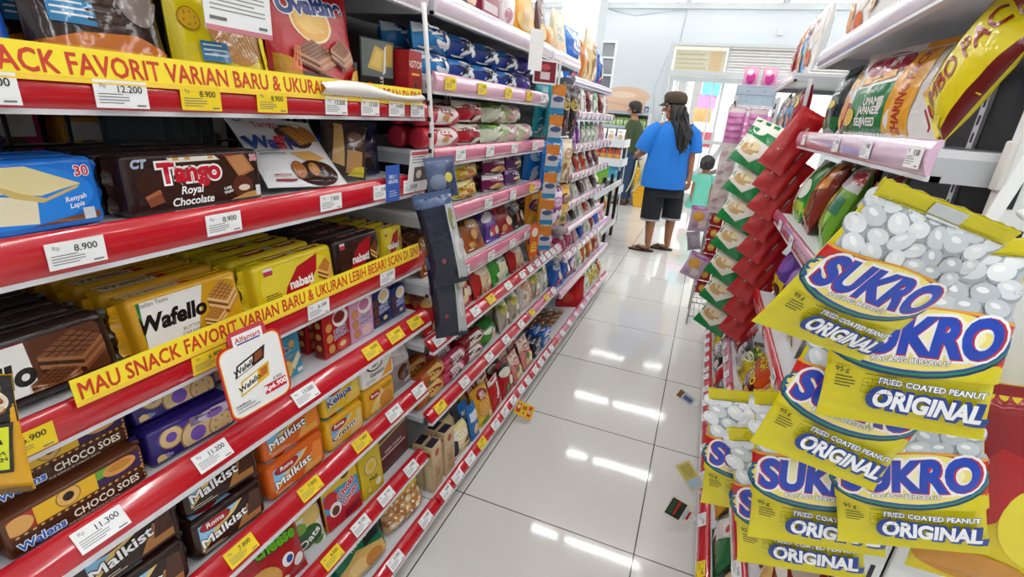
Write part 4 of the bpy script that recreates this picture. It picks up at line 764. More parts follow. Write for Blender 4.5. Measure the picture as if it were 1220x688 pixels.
at('teal_carton', .66, -.72, Z4, 'teal biscuit carton beside the promotion card, in front', 4, 6); at('teal_carton', .66, -.76, Z4, 'teal biscuit carton behind the front teal one', 2, 4)
at('red_cookie', .727, -.80, Z4, 'red cookie carton set back beside the teal carton', 0, 0); at('red_cookie', .80, -.715, Z4, 'red cookie carton with brown cookies, in front', 3, 0)
at('pink_cookie', .888, -.715, Z4, 'pink cookie carton beside the red one', 3, 0); at('navy_cookie', .972, -.72, Z4, 'navy cookie carton beside the pink one', 3, 0, 0, None, .93); at('cream_cookie', 1.047, -.72, Z4, 'navy cookie carton with cream drips at the row end', 3, 0, 0, None, .78)
for i, y in enumerate((.80, .888, .972, 1.047)): at(('red_cookie', 'pink_cookie', 'navy_cookie', 'cream_cookie')[i], y, -.765, Z4, ('red', 'pink', 'navy', 'cream-dripped navy')[i] + ' cookie carton standing behind its equal in front', 0, 0, 0, None, (1, 1, .93, .78)[i])
# cracker row
at('dark_cracker', .475, -.69, Z5, 'dark chocolate cracker packet, lower one of the front stack', 4, -4); at('dark_cracker', .478, -.70, Z5 + .083, 'dark chocolate cracker packet lying on the front stack', 10, -6)
at('dark_cracker', .32, -.69, Z5, 'dark chocolate cracker packet near the camera, lower one', 4, -4); at('dark_cracker', .325, -.70, Z5 + .083, 'dark chocolate cracker packet near the camera, upper one', 8, -2)
for i in range(2):
    for j in range(2): at('dark_cracker', .475 - .155 * j, -.762 - .065 * i, Z5, 'dark cracker packet set back, %s row, %s stack' % (nth(i + 2), ('far', 'near')[j]))
at('orange_cracker', .632, -.69, Z5, 'orange cracker packet, lower one of the front pair', 4, -2); at('orange_cracker', .632, -.695, Z5 + .083, 'orange cracker packet, upper one of the front pair', 8, -3)
at('orange_cracker', .632, -.757, Z5, 'orange cracker packet behind the lower front one'); at('orange_cracker', .632, -.762, Z5 + .083, 'orange cracker packet behind the upper front one')
at('blue_cracker', .784, -.69, Z5, 'pale blue and yellow cracker packet under a yellow one', 4, -2); at('yellow_cracker', .784, -.695, Z5 + .082, 'yellow cracker packet lying on the pale blue one', 8, -3)
at('yellow_cracker', .784, -.757, Z5, 'yellow cracker packet set back, lower'); at('yellow_cracker', .784, -.76, Z5 + .082, 'yellow cracker packet set back, upper')
at('yellow_biscuit', .927, -.69, Z5, 'amber biscuit packet under a white one', 4, -2); at('white_cracker', .929, -.695, Z5 + .082, 'white cracker packet with black oval, on the amber one', 6, -4); at('white_cracker', .929, -.76, Z5, 'white cracker packet set back behind the amber one')
for i in range(3): at('grey_choc', 1.040, -.70 - .06 * i, Z5, 'crumpled grey foil chocolate bag, %s from the aisle' % nth(i + 1), 14, 0, 2, None, .85)
# cheese row
at('dark_cracker', .18, -.70, Z6, 'dark cracker packet on the low shelf near the camera', 4)
at('red_cheese', .56, -.70, Z6, 'red cheese snack pouch with green lettering', 14, -6); at('red_cheese', .55, -.75, Z6, 'red cheese snack pouch behind the front one', 10, -6); at('red_cheese', .36, -.71, Z6, 'red cheese snack pouch nearest the camera', 12, -6)
at('green_cracker', .672, -.70, Z6, 'white and green cracker pouch beside the red cheese pouch', 14, -10); at('green_cracker', .675, -.745, Z6, 'white and green cracker pouch behind the front one', 10, -10)
at('choki_carton', .785, -.70, Z6, 'yellow, blue and red chocolate carton', 10, -8); at('choki_carton', .785, -.745, Z6, 'yellow, blue and red chocolate carton set behind', 8, -8)
at('yellow_ring_carton', .895, -.70, Z6, 'tall yellow carton with a ring biscuit', 8, -3); at('yellow_ring_carton', .895, -.745, Z6, 'tall yellow ring biscuit carton set behind', 6, -3)
for i in range(3): at('maroon_box', 1.018, -.72 - .056 * i, Z6, 'maroon and black biscuit carton, %s from the aisle' % nth(i + 1), 4, 0)
# floor row
at('green_pouch', .80, -.655, Z7, 'dark green snack pouch on the lowest shelf, in front', 18, -8); at('green_pouch', .80, -.72, Z7, 'dark green snack pouch behind the front one', 14, -6); at('green_pouch', .6, -.66, Z7, 'dark green snack pouch near the camera', 14, -6)
at('clear_crackers', 1.0, -.655, Z7, 'clear bag of crackers with yellow header on the lowest shelf', 16, -8); at('clear_crackers', .995, -.725, Z7, 'clear bag of crackers behind the front one', 12, -8)

# promotion card hooked on the soes rail
w, h = .145, .165; mb = MB()
def rr(w, h, r, top=0):
    p = []
    for cx, cy, a0 in ((w / 2 - r, -h / 2 + r, -90), (w / 2 - r, h / 2 - r, 0), (-w / 2 + r, h / 2 - r, 90), (-w / 2 + r, -h / 2 + r, 180)):
        for k in range(5): a = R(a0 + 22.5 * k); p.append((cx + r * math.cos(a), cy + r * math.sin(a)))
    return p
def card(mb, outline, th, mat):
    n = len(outline); vs = [(x, 0, y) for x, y in outline] + [(x, th, y) for x, y in outline]
    mb.add(vs, [list(range(n)), list(range(2 * n - 1, n - 1, -1))] + [(i, n + i, n + (i + 1) % n, (i + 1) % n) for i in range(n)], mat)
card(mb, rr(w, h, .022), .0012, M('C8202A', 'card'))
card(mb, [(x, y + h / 2 + .006) for x, y in rr(.085, .04, .012)], .0014, M('C8424E', 'card'))
a = Art(mb, lambda u, v, off=0.0: Vector((u, -off, v - h / 2)), w, h, 'card', None, .0003, .00008)
a.rawpoly([(x, y + h / 2) for x, y in rr(w * .95, h * .95, .02)], 'F2B02A'); a.rawpoly([(x, y + h / 2) for x, y in rr(w * .92, h * .925, .019)], 'EFEEEC')
a.rect(.27, .96, .73, 1.1, 'F4F2F0'); a.text('Alfamart', .5, 1.03, .1, 'C8202A', bold=.02); a.rect(.32, .965, .68, .985, '2A4A9A')
a.poly([(.18, .56), (.66, .66), (.72, .84), (.24, .72)], '2A1512'); a.poly([(.2, .3), (.68, .4), (.72, .6), (.25, .5)], 'E2B62A')
a.poly([(.22, .58), (.46, .63), (.5, .76), (.26, .7)], 'EFEDE8'); a.text('Wafello', .36, .665, .1, '15100E', rot=.24, shear=.2, bold=.03); a.poly([(.22, .33), (.48, .38), (.52, .54), (.27, .48)], 'EFEDE8'); a.text('Wafello', .37, .43, .1, '15100E', rot=.24, shear=.2, bold=.03)
a.poly([(.5, .66), (.64, .7), (.66, .8), (.54, .78)], '8A4A28'); a.poly([(.54, .42), (.66, .45), (.68, .56), (.56, .54)], 'B9672A')
a.rect(.56, .16, .93, .29, 'C8202A'); a.text('Rp6.900', .745, .225, .1, 'FFFFFF', bold=.03); a.text('8.900', .8, .33, .06, '8A8A8C'); a.text('WAFELLO', .2, .2, .045, '333336', bold=.02); a.lines(.1, .08, .45, .17, 2, 'A0A0A0')
q = MB(); q.box(-.008, .008, .001, .02, -h / 2 + .01, -h / 2 + .05, CLEAR)
o = obj('promotion_card', mb); obj('clip', q, o); o.matrix_world = pose('L', -.606, .505, .862, R(6), R(-6), R(-3)) @ Matrix.Scale(.76, 4); tag(o, 'white red-edged promotion card hooked before the purple packets', 'sign')
# hanging yellow-and-black bag close to the camera
pouch('amber_bag', 'noodle_bag', 'snack', .13, .2, .03, 'E0A414', [('r', 0, .62, 1, 1, '1C1714'), ('e', .72, .8, .24, .12, 'E6D8C0'), ('b', .56, .72, .9, .9, .045, ('E8DCC8', 'D8B890', 'C84A30'), {'seed': 9, 'n': 22}), ('p', [(.1, .26), (.9, .22), (.97, .64), (.06, .66)], '1C1714'), ('p', [(.1, .29), (.87, .25), (.94, .61), (.1, .63)], 'D8E021'), ('t', 'NCT', .62, .55, .11, '1C1714', {'bold': .04, 'rot': .2}), ('t', 'JAEHYUN', .6, .46, .08, '1C1714', {'bold': .04, 'rot': .2}), ('t', 'DI DALAM\nKEMASAN', .7, .35, .05, '1C1714', {'bold': .02, 'rot': .2}), ('r', .1, .08, .3, .2, 'C88A10'), ('r', .0, .0, 1, .05, '6A4A10')], seal='1C1714')
put('amber_bag', Matrix.Translation((-.55, .160, .93)) @ rotz(R(42)) @ Matrix.Rotation(R(4), 4, 'Y'), 'amber and black snack bag hanging nearest the camera', None, .6)
mb = MB(); mb.box(-.012, .012, -.002, .002, 0, .7, WHITE); o = obj('clip_strip', mb); o.matrix_world = Matrix.Translation((-.60, .155, .9)) @ rotz(R(60)); tag(o, 'white plastic strip the amber snack bag hangs on', 'strip')

# ------------------------------------------------------------------ designs for the other bays
FILM = 'foil'
def gen(key, name, cat, shape, w, h, t, col, c2, c3, pic, seed=1, mat='foil', kind='pillow', fine=False):
    """a packet whose print is too small to read in the photo: bands, a logo shape, a picture of the food"""
    q = random.Random(seed); sp = []
    if q.random() < .6: sp.append(('p', [(0, q.uniform(.6, .75)), (1, q.uniform(.55, .8)), (1, 1), (0, 1)], c2))
    else: sp.append(('p', [(q.uniform(0, .3), 0), (q.uniform(.5, .8), 0), (1, .5), (.9, 1), (.3, 1)], c2))
    sp += [('e', .5 + q.uniform(-.08, .08), .68, .36, .13, c3, {'rot': q.uniform(-.2, .2)}), ('e', .5, .68, .28, .085, 'F2F0EA' if q.random() < .6 else c2, {'rot': q.uniform(-.2, .2)})]
    for i in range(4): sp.append(('e', .3 + .13 * i, .68 + q.uniform(-.02, .02), .045, .055, c3, {'n': 9}))
    for i in range(q.randint(3, 5)): sp.append(('e', q.uniform(.25, .8), q.uniform(.14, .44), q.uniform(.1, .2), q.uniform(.07, .14), pic[i % len(pic)], {'rot': q.uniform(-.6, .6), 'n': 12}))
    sp.append(('r', .08, .05, .34, .1, 'E8E6E0'))
    if shape == 'pouch': pouch(key, name, cat, w, h, t, col, sp, kind, mat=mat, fine=fine)
    elif shape == 'brick': brick(key, name, cat, w, t, h, col, sp, top=[('p', [(0, 0), (.6, 0), (.5, 1), (0, 1)], c2), ('e', .5, .5, .2, .3, c3), ('e', .5, .5, .14, .18, 'F2F0EA')], r=min(.012, t * .25), fins=.009, mat=mat)
    elif shape == 'flow': flow(key, name, cat, w, t, h, col, sp, mat)
    elif shape == 'carton': carton(key, name, cat, w, t, h, col, sp, near=[('r', .1, .1, .9, .9, c2)])
    else: roll(key, name, cat, w, h / 2, col, sp)
G = gen
G('blue_packet', 'snack_packet', 'snack', 'flow', .165, .058, .075, '183C92', '2F7CC8', '0E2258', ('E8EEF4', 'C8D8E8', '2A2A30'), 3, 'shiny')
G('sky_packet', 'snack_packet', 'snack', 'flow', .165, .058, .075, '2E86C8', 'DCE8F0', '123A86', ('E8EEF4', 'F2F4F6'), 4, 'shiny')
G('violet_packet', 'snack_packet', 'snack', 'flow', .12, .058, .075, '3A2E86', '5A4AB0', '1A1450', ('C8B8E0', 'A890D0'), 5, 'shiny')
G('red_roll', 'biscuit_roll', 'biscuit', 'roll', .2, .055, .055, 'C42A3E', 'F0E4E0', 'A81428', ('E2B070', 'C8904A', 'F2E6DC'), 6)
G('red_packet', 'biscuit_packet', 'biscuit', 'flow', .19, .06, .07, 'B4182A', 'E8E2D6', '8A1020', ('F0E6D8', '3A6A3A'), 7)
G('lime_packet', 'biscuit_packet', 'biscuit', 'flow', .16, .062, .07, 'DDE6CC', '4E7A32', '8AB04A', ('EEF2E4', 'C8DCA0', 'E8C0C8'), 8)
G('pale_packet', 'biscuit_packet', 'biscuit', 'flow', .15, .062, .07, 'CFE0A8', 'E8EED8', 'D890A0', ('EEF2E4', 'E0B0B8'), 9)
G('lemon_packet', 'biscuit_packet', 'biscuit', 'flow', .21, .07, .08, 'E6CE2A', 'F2E8A8', 'B8861A', ('D9903A', 'C8602A', 'F0D890'), 10)
G('plum_packet', 'biscuit_packet', 'biscuit', 'flow', .19, .07, .08, '7A1E52', 'E6DCE2', 'B0608C', ('E8C070', 'C89040'), 11)
G('lilac_packet', 'biscuit_packet', 'biscuit', 'flow', .12, .07, .08, '6A3A78', 'C0A0CC', '4A2458', ('E8D0A0',), 12)
G('foil_white', 'snack_pouch', 'snack', 'pouch', .15, .12, .045, 'E6E4E2', '3A3436', '8A8688', ('2A2628', 'C8C4C2'), 13, 'shiny')
G('amber_pouch', 'snack_pouch', 'snack', 'pouch', .15, .14, .045, 'A85A24', '5A2E18', 'D89A4A', ('E0A860', '7A4420'), 14)
G('purple_pouch', 'snack_pouch', 'snack', 'pouch', .15, .14, .045, '35206A', '5A3A9A', 'E8E0F0', ('C83A5A', 'E8D8B0'), 15)
G('crimson_pouch', 'snack_pouch', 'snack', 'pouch', .15, .15, .05, '98202C', 'C84A50', '5A1018', ('E8C8A0', 'C88A50'), 16)
G('black_pouch', 'snack_pouch', 'snack', 'pouch', .14, .14, .045, '221E20', 'D8D4D0', '5A5456', ('E6E2DC', '8A4A2A'), 17)
G('red_bag', 'biscuit_bag', 'biscuit', 'pouch', .21, .17, .06, 'B81A1E', '8A4A2A', 'E8B84A', ('F0D8A0', 'E0A860', 'D8C8B8'), 18)
G('star_bag', 'biscuit_bag', 'biscuit', 'pouch', .18, .16, .06, 'C0302E', 'E2C8A0', 'F0E4D0', ('C89A60', 'E8D0A8'), 19)
G('green_bag', 'biscuit_bag', 'biscuit', 'pouch', .19, .15, .065, '3F9A3A', 'E4ECD8', '1F6A2A', ('D8E8C0', 'E8D8A0'), 20)
G('green_packet', 'biscuit_packet', 'biscuit', 'flow', .2, .09, .1, '3E9A36', '2A7A2E', 'E8F0D8', ('E8C890', 'F0E4C8'), 21)
G('cherry_roll', 'biscuit_roll', 'biscuit', 'roll', .17, .062, .062, '8E1826', 'E8E0DA', '4A0E16', ('E2B070', 'D8A050', 'F0EEEA'), 22)
G('rose_roll', 'biscuit_roll', 'biscuit', 'roll', .16, .056, .056, 'C23A5E', 'F0D8E0', '5A1428', ('F2EAE6', '2A1A1E'), 23)
G('amber_roll', 'biscuit_roll', 'biscuit', 'roll', .17, .066, .066, 'B0561E', 'E0B45A', '8A1A1E', ('E8C070', 'E0A850', '2A7A3A'), 24)
G('clear_cluster', 'cookie_bag', 'cookie', 'pouch', .13, .16, .05, 'B8B0A0', '7A8A3A', 'D8C83A', ('E8E0C8', 'C8A860'), 25, 'shiny')
G('orange_dot', 'cookie_bag', 'cookie', 'pouch', .13, .16, .05, 'E2DCD2', 'F0ECE4', 'E08A2A', ('E08A2A', 'D8A860'), 26, 'shiny')
carton('beige_box', 'wafer_carton', 'wafer', .075, .04, .2, 'C8B088', [('r', .1, .1, .9, .6, 'B89A6C'), ('e', .5, .82, .2, .08, 'A8241E'), ('r', .3, .3, .7, .34, '6A4A2A'), ('r', .3, .4, .7, .43, '6A4A2A')], near=[('r', .2, .12, .8, .6, 'D8C49C'), ('e', .5, .85, .3, .05, 'A8241E')], top=[('r', .1, .1, .9, .9, '2A2434')])
G('panda_black', 'wafer_packet', 'wafer', 'pouch', .16, .14, .05, '26243C', 'E2D49A', 'EDEAE2', ('E0C070', 'F2EEE6', '5A2A3A'), 27, fine=True)
pouch('gold_biscuit', 'biscuit_pouch', 'biscuit', .15, .19, .05, 'DDA42A', [('r', 0, 0, 1, .3, 'E2CC2A'), ('k', .42, .48, .3, 'E0A850', 'B87A2A'), ('e', .5, .8, .3, .12, '9A1A1C'), ('t', 'GERY', .5, .83, .1, 'F6EEDC', {'bold': .03}), ('t', 'GOLD', .5, .75, .1, 'F6EEDC', {'bold': .03}), ('e', .5, .12, .3, .1, '6A9A3A'), ('e', .74, .2, .1, .08, 'EFE8D8')], fine=True)
pouch('blue_stick', 'wafer_packet', 'wafer', .08, .17, .03, '2A72B8', [('r', .1, .55, .9, .8, 'D8E4EE'), ('e', .5, .3, .3, .14, 'E0C890')], fine=False)
pouch('red_nissin', 'wafer_packet', 'wafer', .12, .17, .045, 'C01E22', [('t', 'Nissin', .5, .6, .2, 'F6F2EE', {'rot': 1.2, 'bold': .04, 'out': '8A1010'}), ('e', .7, .2, .2, .1, 'E8C890'), ('r', .0, .85, 1, 1, 'E2DAD2')], fine=False)
G('spring_pouch', 'snack_pouch', 'snack', 'pouch', .17, .19, .05, 'A8161E', '2A1A16', 'E8E2D0', ('6AA03A', 'E8D060', 'EDE8DA'), 28)
G('pink_clear', 'candy_bag', 'candy', 'pouch', .13, .17, .045, 'D88A86', 'E8D8C0', 'C04A4A', ('E8D86A', '3A7A4A', 'F2EAE0'), 29, 'shiny')
G('blue_bar', 'wafer_bar', 'wafer', 'brick', .13, .04, .05, '2A66B8', '1A3A7A', 'E8ECF0', ('E8E0D0',), 30)
G('navy_bar', 'wafer_bar', 'wafer', 'brick', .13, .04, .05, '1A1E30', 'E0E0E2', '3A4A6A', ('EDEAE2', 'C8A860'), 31)
G('brown_bar', 'wafer_bar', 'wafer', 'brick', .056, .02, .06, 'A8754A', 'D8B48A', '7A4A28', ('E0C8A0',), 32)
pouch('scarlet_pack', 'wafer_packet', 'wafer', .15, .16, .022, 'C01820', [('r', .1, .7, .9, .9, '9A1018'), ('e', .5, .4, .3, .2, 'D84A3A')], fine=False)
G('yellow_candy', 'candy_bag', 'candy', 'pouch', .13, .15, .05, 'D8C026', '4A6A2A', 'F0EAC8', ('8A7A2A', 'E8E0A0'), 33, 'shiny')
G('green_white', 'candy_bag', 'candy', 'pouch', .14, .17, .05, 'DDE4D8', '2A8A4A', 'C8B84A', ('3A9A4A', 'E0A83A', 'F0F0EA'), 34, 'shiny')
G('magenta_candy', 'candy_bag', 'candy', 'pouch', .15, .15, .055, 'C23A72', 'E8B8CC', 'F2E8EC', ('8A1A4A', 'F0D8E0', 'B02060'), 35, 'shiny')
G('blue_candy', 'candy_bag', 'candy', 'pouch', .16, .18, .06, '1F62C0', '4A90DC', 'F0F2F6', ('D82A4A', 'E8E4DC', '1A4A9A'), 36, 'shiny')
G('orange_candy', 'candy_bag', 'candy', 'pouch', .14, .16, .055, 'D8782A', 'E8B05A', 'F2EADC', ('B84A1A', 'E8D0A0', '3A8A3A'), 37, 'shiny')
G('teal_bag', 'candy_bag', 'candy', 'pouch', .14, .23, .045, '1E9AA8', '2ABAC4', 'D8F0F0', ('1A6A8A', 'E8F0F0'), 38, 'shiny')
G('stick_bag', 'candy_bag', 'candy', 'pouch', .11, .23, .035, '241A1C', '3A2A2E', 'C8B05A', ('5A2A3A', 'D8C8A0'), 39, 'shiny')
G('big_blue', 'candy_bag', 'candy', 'pouch', .2, .24, .08, '1878D0', '3A9AE8', 'C8E2F4', ('A8D0F0', 'E8F2F8', '1A5AB0'), 40, 'shiny')
G('cream_bag', 'candy_bag', 'candy', 'pouch', .14, .22, .05, 'E8CE9A', 'F2E8D0', 'C8904A', ('A86A2A', 'F0E0C0'), 41, 'shiny')
G('amber_candy', 'candy_bag', 'candy', 'pouch', .14, .23, .05, 'E0921E', 'F0C04A', '5A2A78', ('E8D8A0', '4A8A3A', 'C8401A'), 42, 'shiny')
G('mauve_candy', 'candy_bag', 'candy', 'pouch', .14, .22, .05, '8A4A9A', 'E8E0EC', 'C87AB8', ('F0E8F2', 'E0A84A'), 43, 'shiny')
G('pink_bag', 'candy_bag', 'candy', 'pouch', .15, .2, .05, 'E09AB0', 'F0C8D4', 'C84A6A', ('F4EAEC', 'D87A92'), 44, 'shiny')
G('herb_packet', 'snack_pouch', 'snack', 'pouch', .12, .17, .035, 'E2E6D8', '4A8A4A', '8ABA6A', ('3A7A3A', 'F2F2EA'), 45)
G('violet_bag', 'candy_bag', 'candy', 'pouch', .12, .18, .04, '7A2A94', 'B87AC8', 'E8D8EC', ('5A1A6A', 'D8B8E0'), 46, 'shiny')
G('maroon_stand', 'snack_pouch', 'snack', 'pouch', .13, .17, .04, '6A1A20', 'A83A3A', 'E8D8C0', ('E0B070', '4A1014'), 47)
G('rust_stand', 'snack_pouch', 'snack', 'pouch', .13, .15, .045, 'C8481E', 'E08A4A', 'F0E0C8', ('8A2A14', 'E8B87A'), 48)
G('white_stand', 'snack_pouch', 'snack', 'pouch', .13, .17, .04, 'ECEAE6', 'D8D4CE', 'C84A5A', ('B09070', 'E0C8A8'), 49)
G('choco_stand', 'snack_pouch', 'snack', 'pouch', .14, .15, .045, '3A2420', '6A4438', 'E8DCCC', ('C89A6A', '1E8A4A'), 50)
pouch('slate_top', 'oat_pouch', 'snack', .19, .25, .07, '77787C', [('r', .1, .3, .9, .7, '8E8E90'), ('e', .6, .3, .3, .18, 'C49A7A'), ('r', .05, .0, .12, 1, '5A5C60')], 'standup', fine=False)
carton('maroon_top', 'tea_carton', 'tea', .16, .1, .09, '8E1A36', [('r', .1, .4, .9, .7, 'C8B8BC')], near=[('r', .1, .3, .9, .8, 'A83A50')])
pouch('film_top', 'candy_bag', 'candy', .17, .2, .06, 'E0CDD2', [('e', .5, .4, .4, .3, 'F0E8EA'), ('e', .4, .3, .2, .12, 'C88A9A')], mat='shiny', fine=False)
pouch('orange_top', 'oat_pouch', 'snack', .24, .28, .08, 'EDA526', [('e', .55, .8, .3, .12, 'C8862A'), ('e', .4, .25, .34, .16, 'D9B04A')] + [('p', [(.1 + i * .06, .15), (.12 + i * .06, .15), (.3 + i * .04, .38), (.28 + i * .04, .38)], 'B8832A') for i in range(7)], 'standup', fine=False)
pouch('brown_top', 'oat_pouch', 'snack', .16, .29, .06, '5E2C24', [('e', .5, .35, .34, .16, 'C8A83A'), ('e', .6, .75, .26, .1, 'A88A70')], 'standup', fine=False)
pouch('ochre_top', 'oat_pouch', 'snack', .16, .16, .06, 'E69A4A', [('e', .5, .5, .34, .2, 'F0BE80'), ('r', .2, .1, .8, .3, 'E0DCD6')], fine=False)
pouch('beige_top', 'oat_pouch', 'snack', .3, .29, .09, 'D2C6A4', [('t', 'OAT', .4, .62, .18, '5A6470', {'bold': 0, 'rot': -.12}), ('t', 'CRISP', .45, .42, .16, '5A6470', {'bold': 0, 'rot': -.12}), ('e', .4, .2, .3, .14, 'D9A878'), ('r', 0, .93, 1, 1, 'E2D9BE')], 'standup', fine=True)

def shelfphrase(bk, rid): return 'the %s shelf of the %s' % (RAILN[rid], BAYN[bk])
def row(bk, rid, z, x, items, deep=2, lean=8, side='L', dd=None, jit=3, grow=1.0):
    """items: (key, y, description, stack, dz, lean) placed along one shelf in order of y, each stack with more of its kind behind"""
    sg = 1 if side == 'L' else -1; cnt = {}; y0, y1, z, lim = SHELF[(bk, rid)]; y0 += .012; y1 -= .008
    its = []
    for it in sorted(items, key=lambda q: q[1]):
        ln = it[5] if len(it) > 5 else lean; yaw = rnd.uniform(-jit, jit); st = it[3] if len(it) > 3 else 1
        lo, hi = extent(it[0], pose(side, 0, 0, 0, R(ln), R(yaw)))
        its.append([it[0], it[1], it[2], st, ln, yaw, lo, hi, min(grow, (lim - z - .004 - .001 * st) / (st * (hi[2] - lo[2])))])
    for go in range(8):
        Y = [q[1] for q in its]
        for i, q in enumerate(its): Y[i] = max(Y[i], (Y[i - 1] + its[i - 1][7][1] * its[i - 1][8] + .003 if i else y0) - q[6][1] * q[8])
        for i in range(len(its) - 1, -1, -1):
            q = its[i]; Y[i] = min(Y[i], (Y[i + 1] + its[i + 1][6][1] * its[i + 1][8] - .003 if i + 1 < len(its) else y1) - q[7][1] * q[8])
        if Y[0] + its[0][6][1] * its[0][8] >= y0 - .004: break
        for q in its: q[8] *= .95
    for q, y in zip(its, Y):
        key, _, desc, stack, ln, yaw, lo, hi, sc = q
        cnt[desc] = n = cnt.get(desc, 0) + 1
        e = PROTO[key][2].vertices; th = (max(v.co.y for v in e) - min(v.co.y for v in e)) * sc
        dep = (th + .004) / math.cos(R(ln)); top = z
        for s_ in range(stack):
            for b in range(deep):
                lab = desc
                if sum(1 for q in items if q[2] == desc) > 1: lab += ', %s one' % nth(n)
                if stack > 1: lab += ', %s' % ('lower', 'upper', 'topmost')[s_]
                if b: lab += ', behind the front one'
                lab += ', ' + RAILN[rid] + ' shelf, ' + BAYN[bk]
                put(key, pose(side, x - sg * dep * b, y, top, R(ln), R(yaw)), lab, None, sc, top + .0006, side)
            top += (hi[2] - lo[2]) * sc + .001

# ------------------------------------------------------------------ middle bay
row('B', '0', 1.5236, -.69, [('slate_top', 1.36, 'slate grey upright pouch'), ('slate_top', 1.53, 'slate grey upright pouch'), ('maroon_top', 1.68, 'maroon carton lying low'), ('film_top', 1.80, 'crumpled pinkish film bag'), ('orange_top', 1.92, 'orange upright pouch')], 1, 4)
row('H', '0', 1.5186, -.69, [('brown_top', 2.16, 'tall dark brown pouch'), ('ochre_top', 2.25, 'small orange pouch'), ('beige_top', 2.50 - .11, 'large beige oat pouch')], 1, 4)
row('B', '1', 1.3516, -.665, [('sky_packet', 1.17, 'pale blue and white packet', 2, .058), ('blue_packet', 1.335, 'blue packet', 2, .058), ('blue_packet', 1.51, 'blue packet', 2, .058), ('blue_packet', 1.69, 'blue packet', 2, .058), ('violet_packet', 1.86, 'violet-blue packet', 2, .058)], 2, 9, dd=.085)
row('B', '2', 1.1766, -.665, [('red_roll', 1.20, 'red and white biscuit roll', 2, .056), ('red_packet', 1.41, 'red and cream packet', 2, .062), ('lime_packet', 1.61, 'pale green packet', 2, .064), ('pale_packet', 1.78, 'light lime packet', 2, .064), ('pale_packet', 1.92, 'light lime packet', 1)], 2, 10, dd=.08)
row('B', '3', 1.0146, -.665, [('navy_pouch', 1.18, 'navy pouch'), ('lemon_packet', 1.40, 'bright yellow packet', 2, .072), ('plum_packet', 1.63, 'plum and white packet', 2, .072), ('lilac_packet', 1.82, 'lilac packet', 2, .072)], 2, 8, dd=.085)
row('B', '4', .8266, -.675, [('foil_white', 1.34, 'crumpled white and black pouch'), ('amber_pouch', 1.36 + .13, 'brown-orange pouch'), ('purple_pouch', 1.62, 'dark purple pouch'), ('crimson_pouch', 1.76, 'crimson pouch'), ('black_pouch', 1.9, 'black and white pouch'), ('amber_pouch', 1.2, 'brown-orange pouch')], 2, 30, dd=.08, grow=1.15)
row('B', '5', .6386, -.662, [('red_bag', 1.22, 'red biscuit bag'), ('red_bag', 1.36, 'red biscuit bag'), ('star_bag', 1.53, 'red and tan biscuit bag'), ('green_bag', 1.73, 'green biscuit bag'), ('star_bag', 1.92, 'red and tan biscuit bag')], 2, 24, dd=.09, jit=8, grow=1.15)
row('B', '6', .3926, -.662, [('amber_roll', 1.2, 'orange biscuit roll', 2, .067), ('rose_roll', 1.33, 'rose biscuit roll', 2, .057), ('cherry_roll', 1.47, 'dark red biscuit roll', 2, .063), ('green_packet', 1.66, 'bright green packet', 1), ('clear_cluster', 1.8, 'clear green-labelled bag', 1, 0, 14), ('clear_cluster', 1.92, 'clear green-labelled bag', 1, 0, 14)], 2, 6, dd=.085, jit=6, grow=1.15)
row('B', '7', .0886, -.622, [('beige_box', 1.16 + .055 * 0, 'beige upright carton', 1, 0, 4), ('beige_box', 1.245, 'beige upright carton', 1, 0, 4), ('panda_black', 1.36, 'navy and cream wafer pouch', 1, 0, 16), ('blue_stick', 1.455, 'slim blue packet', 1, 0, 14), ('gold_biscuit', 1.56, 'golden biscuit pouch', 1, 0, 18), ('red_nissin', 1.685, 'red wafer packet', 1, 0, 16), ('spring_pouch', 1.81, 'red, black and green pouch', 1, 0, 20), ('pink_clear', 1.93, 'pinkish clear candy bag', 1, 0, 22)], 2, 10, dd=.075, jit=5, grow=1.15)
SHELF[('H', '5')] = SHELF[('H', '5')][:3] + (.762,)
row('H', '5', .6386, -.662, [('amber_candy', 2.1, 'amber candy bag'), ('pink_bag', 2.24, 'pink candy bag'), ('pink_bag', 2.37, 'pink candy bag')], 1, 20, dd=.09, grow=1.15)
row('H', '6', .3926, -.662, [('orange_dot', 2.07, 'white bag with orange dots'), ('clear_cluster', 2.19, 'clear green-labelled bag'), ('green_white', 2.32, 'green and white bag')], 2, 16, dd=.08, grow=1.15)
row('H', '7', .0886, -.622, [('pink_clear', 2.06, 'pinkish clear candy bag', 1, 0, 22), ('navy_bar', 2.18, 'navy and white wafer bar', 2, .041), ('blue_bar', 2.32, 'blue wafer bar', 2, .041)], 2, 20, dd=.06, grow=1.15)
n = 0
for i in range(3):
    for j in range(5):
        n += 1; put('brown_bar', pose('L', -.655 - .05 * i, 2.485 + .078 * j, Z7, R(24), R(rnd.uniform(-3, 3))), 'small tan wafer bar on the lowest shelf, row %s from the aisle, %s along it' % (nth(i + 1), nth(j + 1)), 'small tan wafer bars', 1.0, Z7 + .0006, 'L')
for j in range(6): put('scarlet_pack', pose('L', -.68, 2.97 + .036 * j, Z7, R(14), R(-62)), 'thin scarlet pack, %s in the leaning file on the lowest shelf' % nth(j + 1), 'leaning scarlet packs', 1.0, Z7 + .0006)
row('E', '8', .0886, -.625, [('green_white', 3.36, 'green and white candy bag'), ('green_white', 3.5, 'green and white candy bag'), ('yellow_candy', 3.62, 'yellow candy bag'), ('yellow_candy', 3.74, 'yellow candy bag'), ('amber_pouch', 3.84, 'brown-orange pouch')], 2, 24, dd=.08, jit=8)
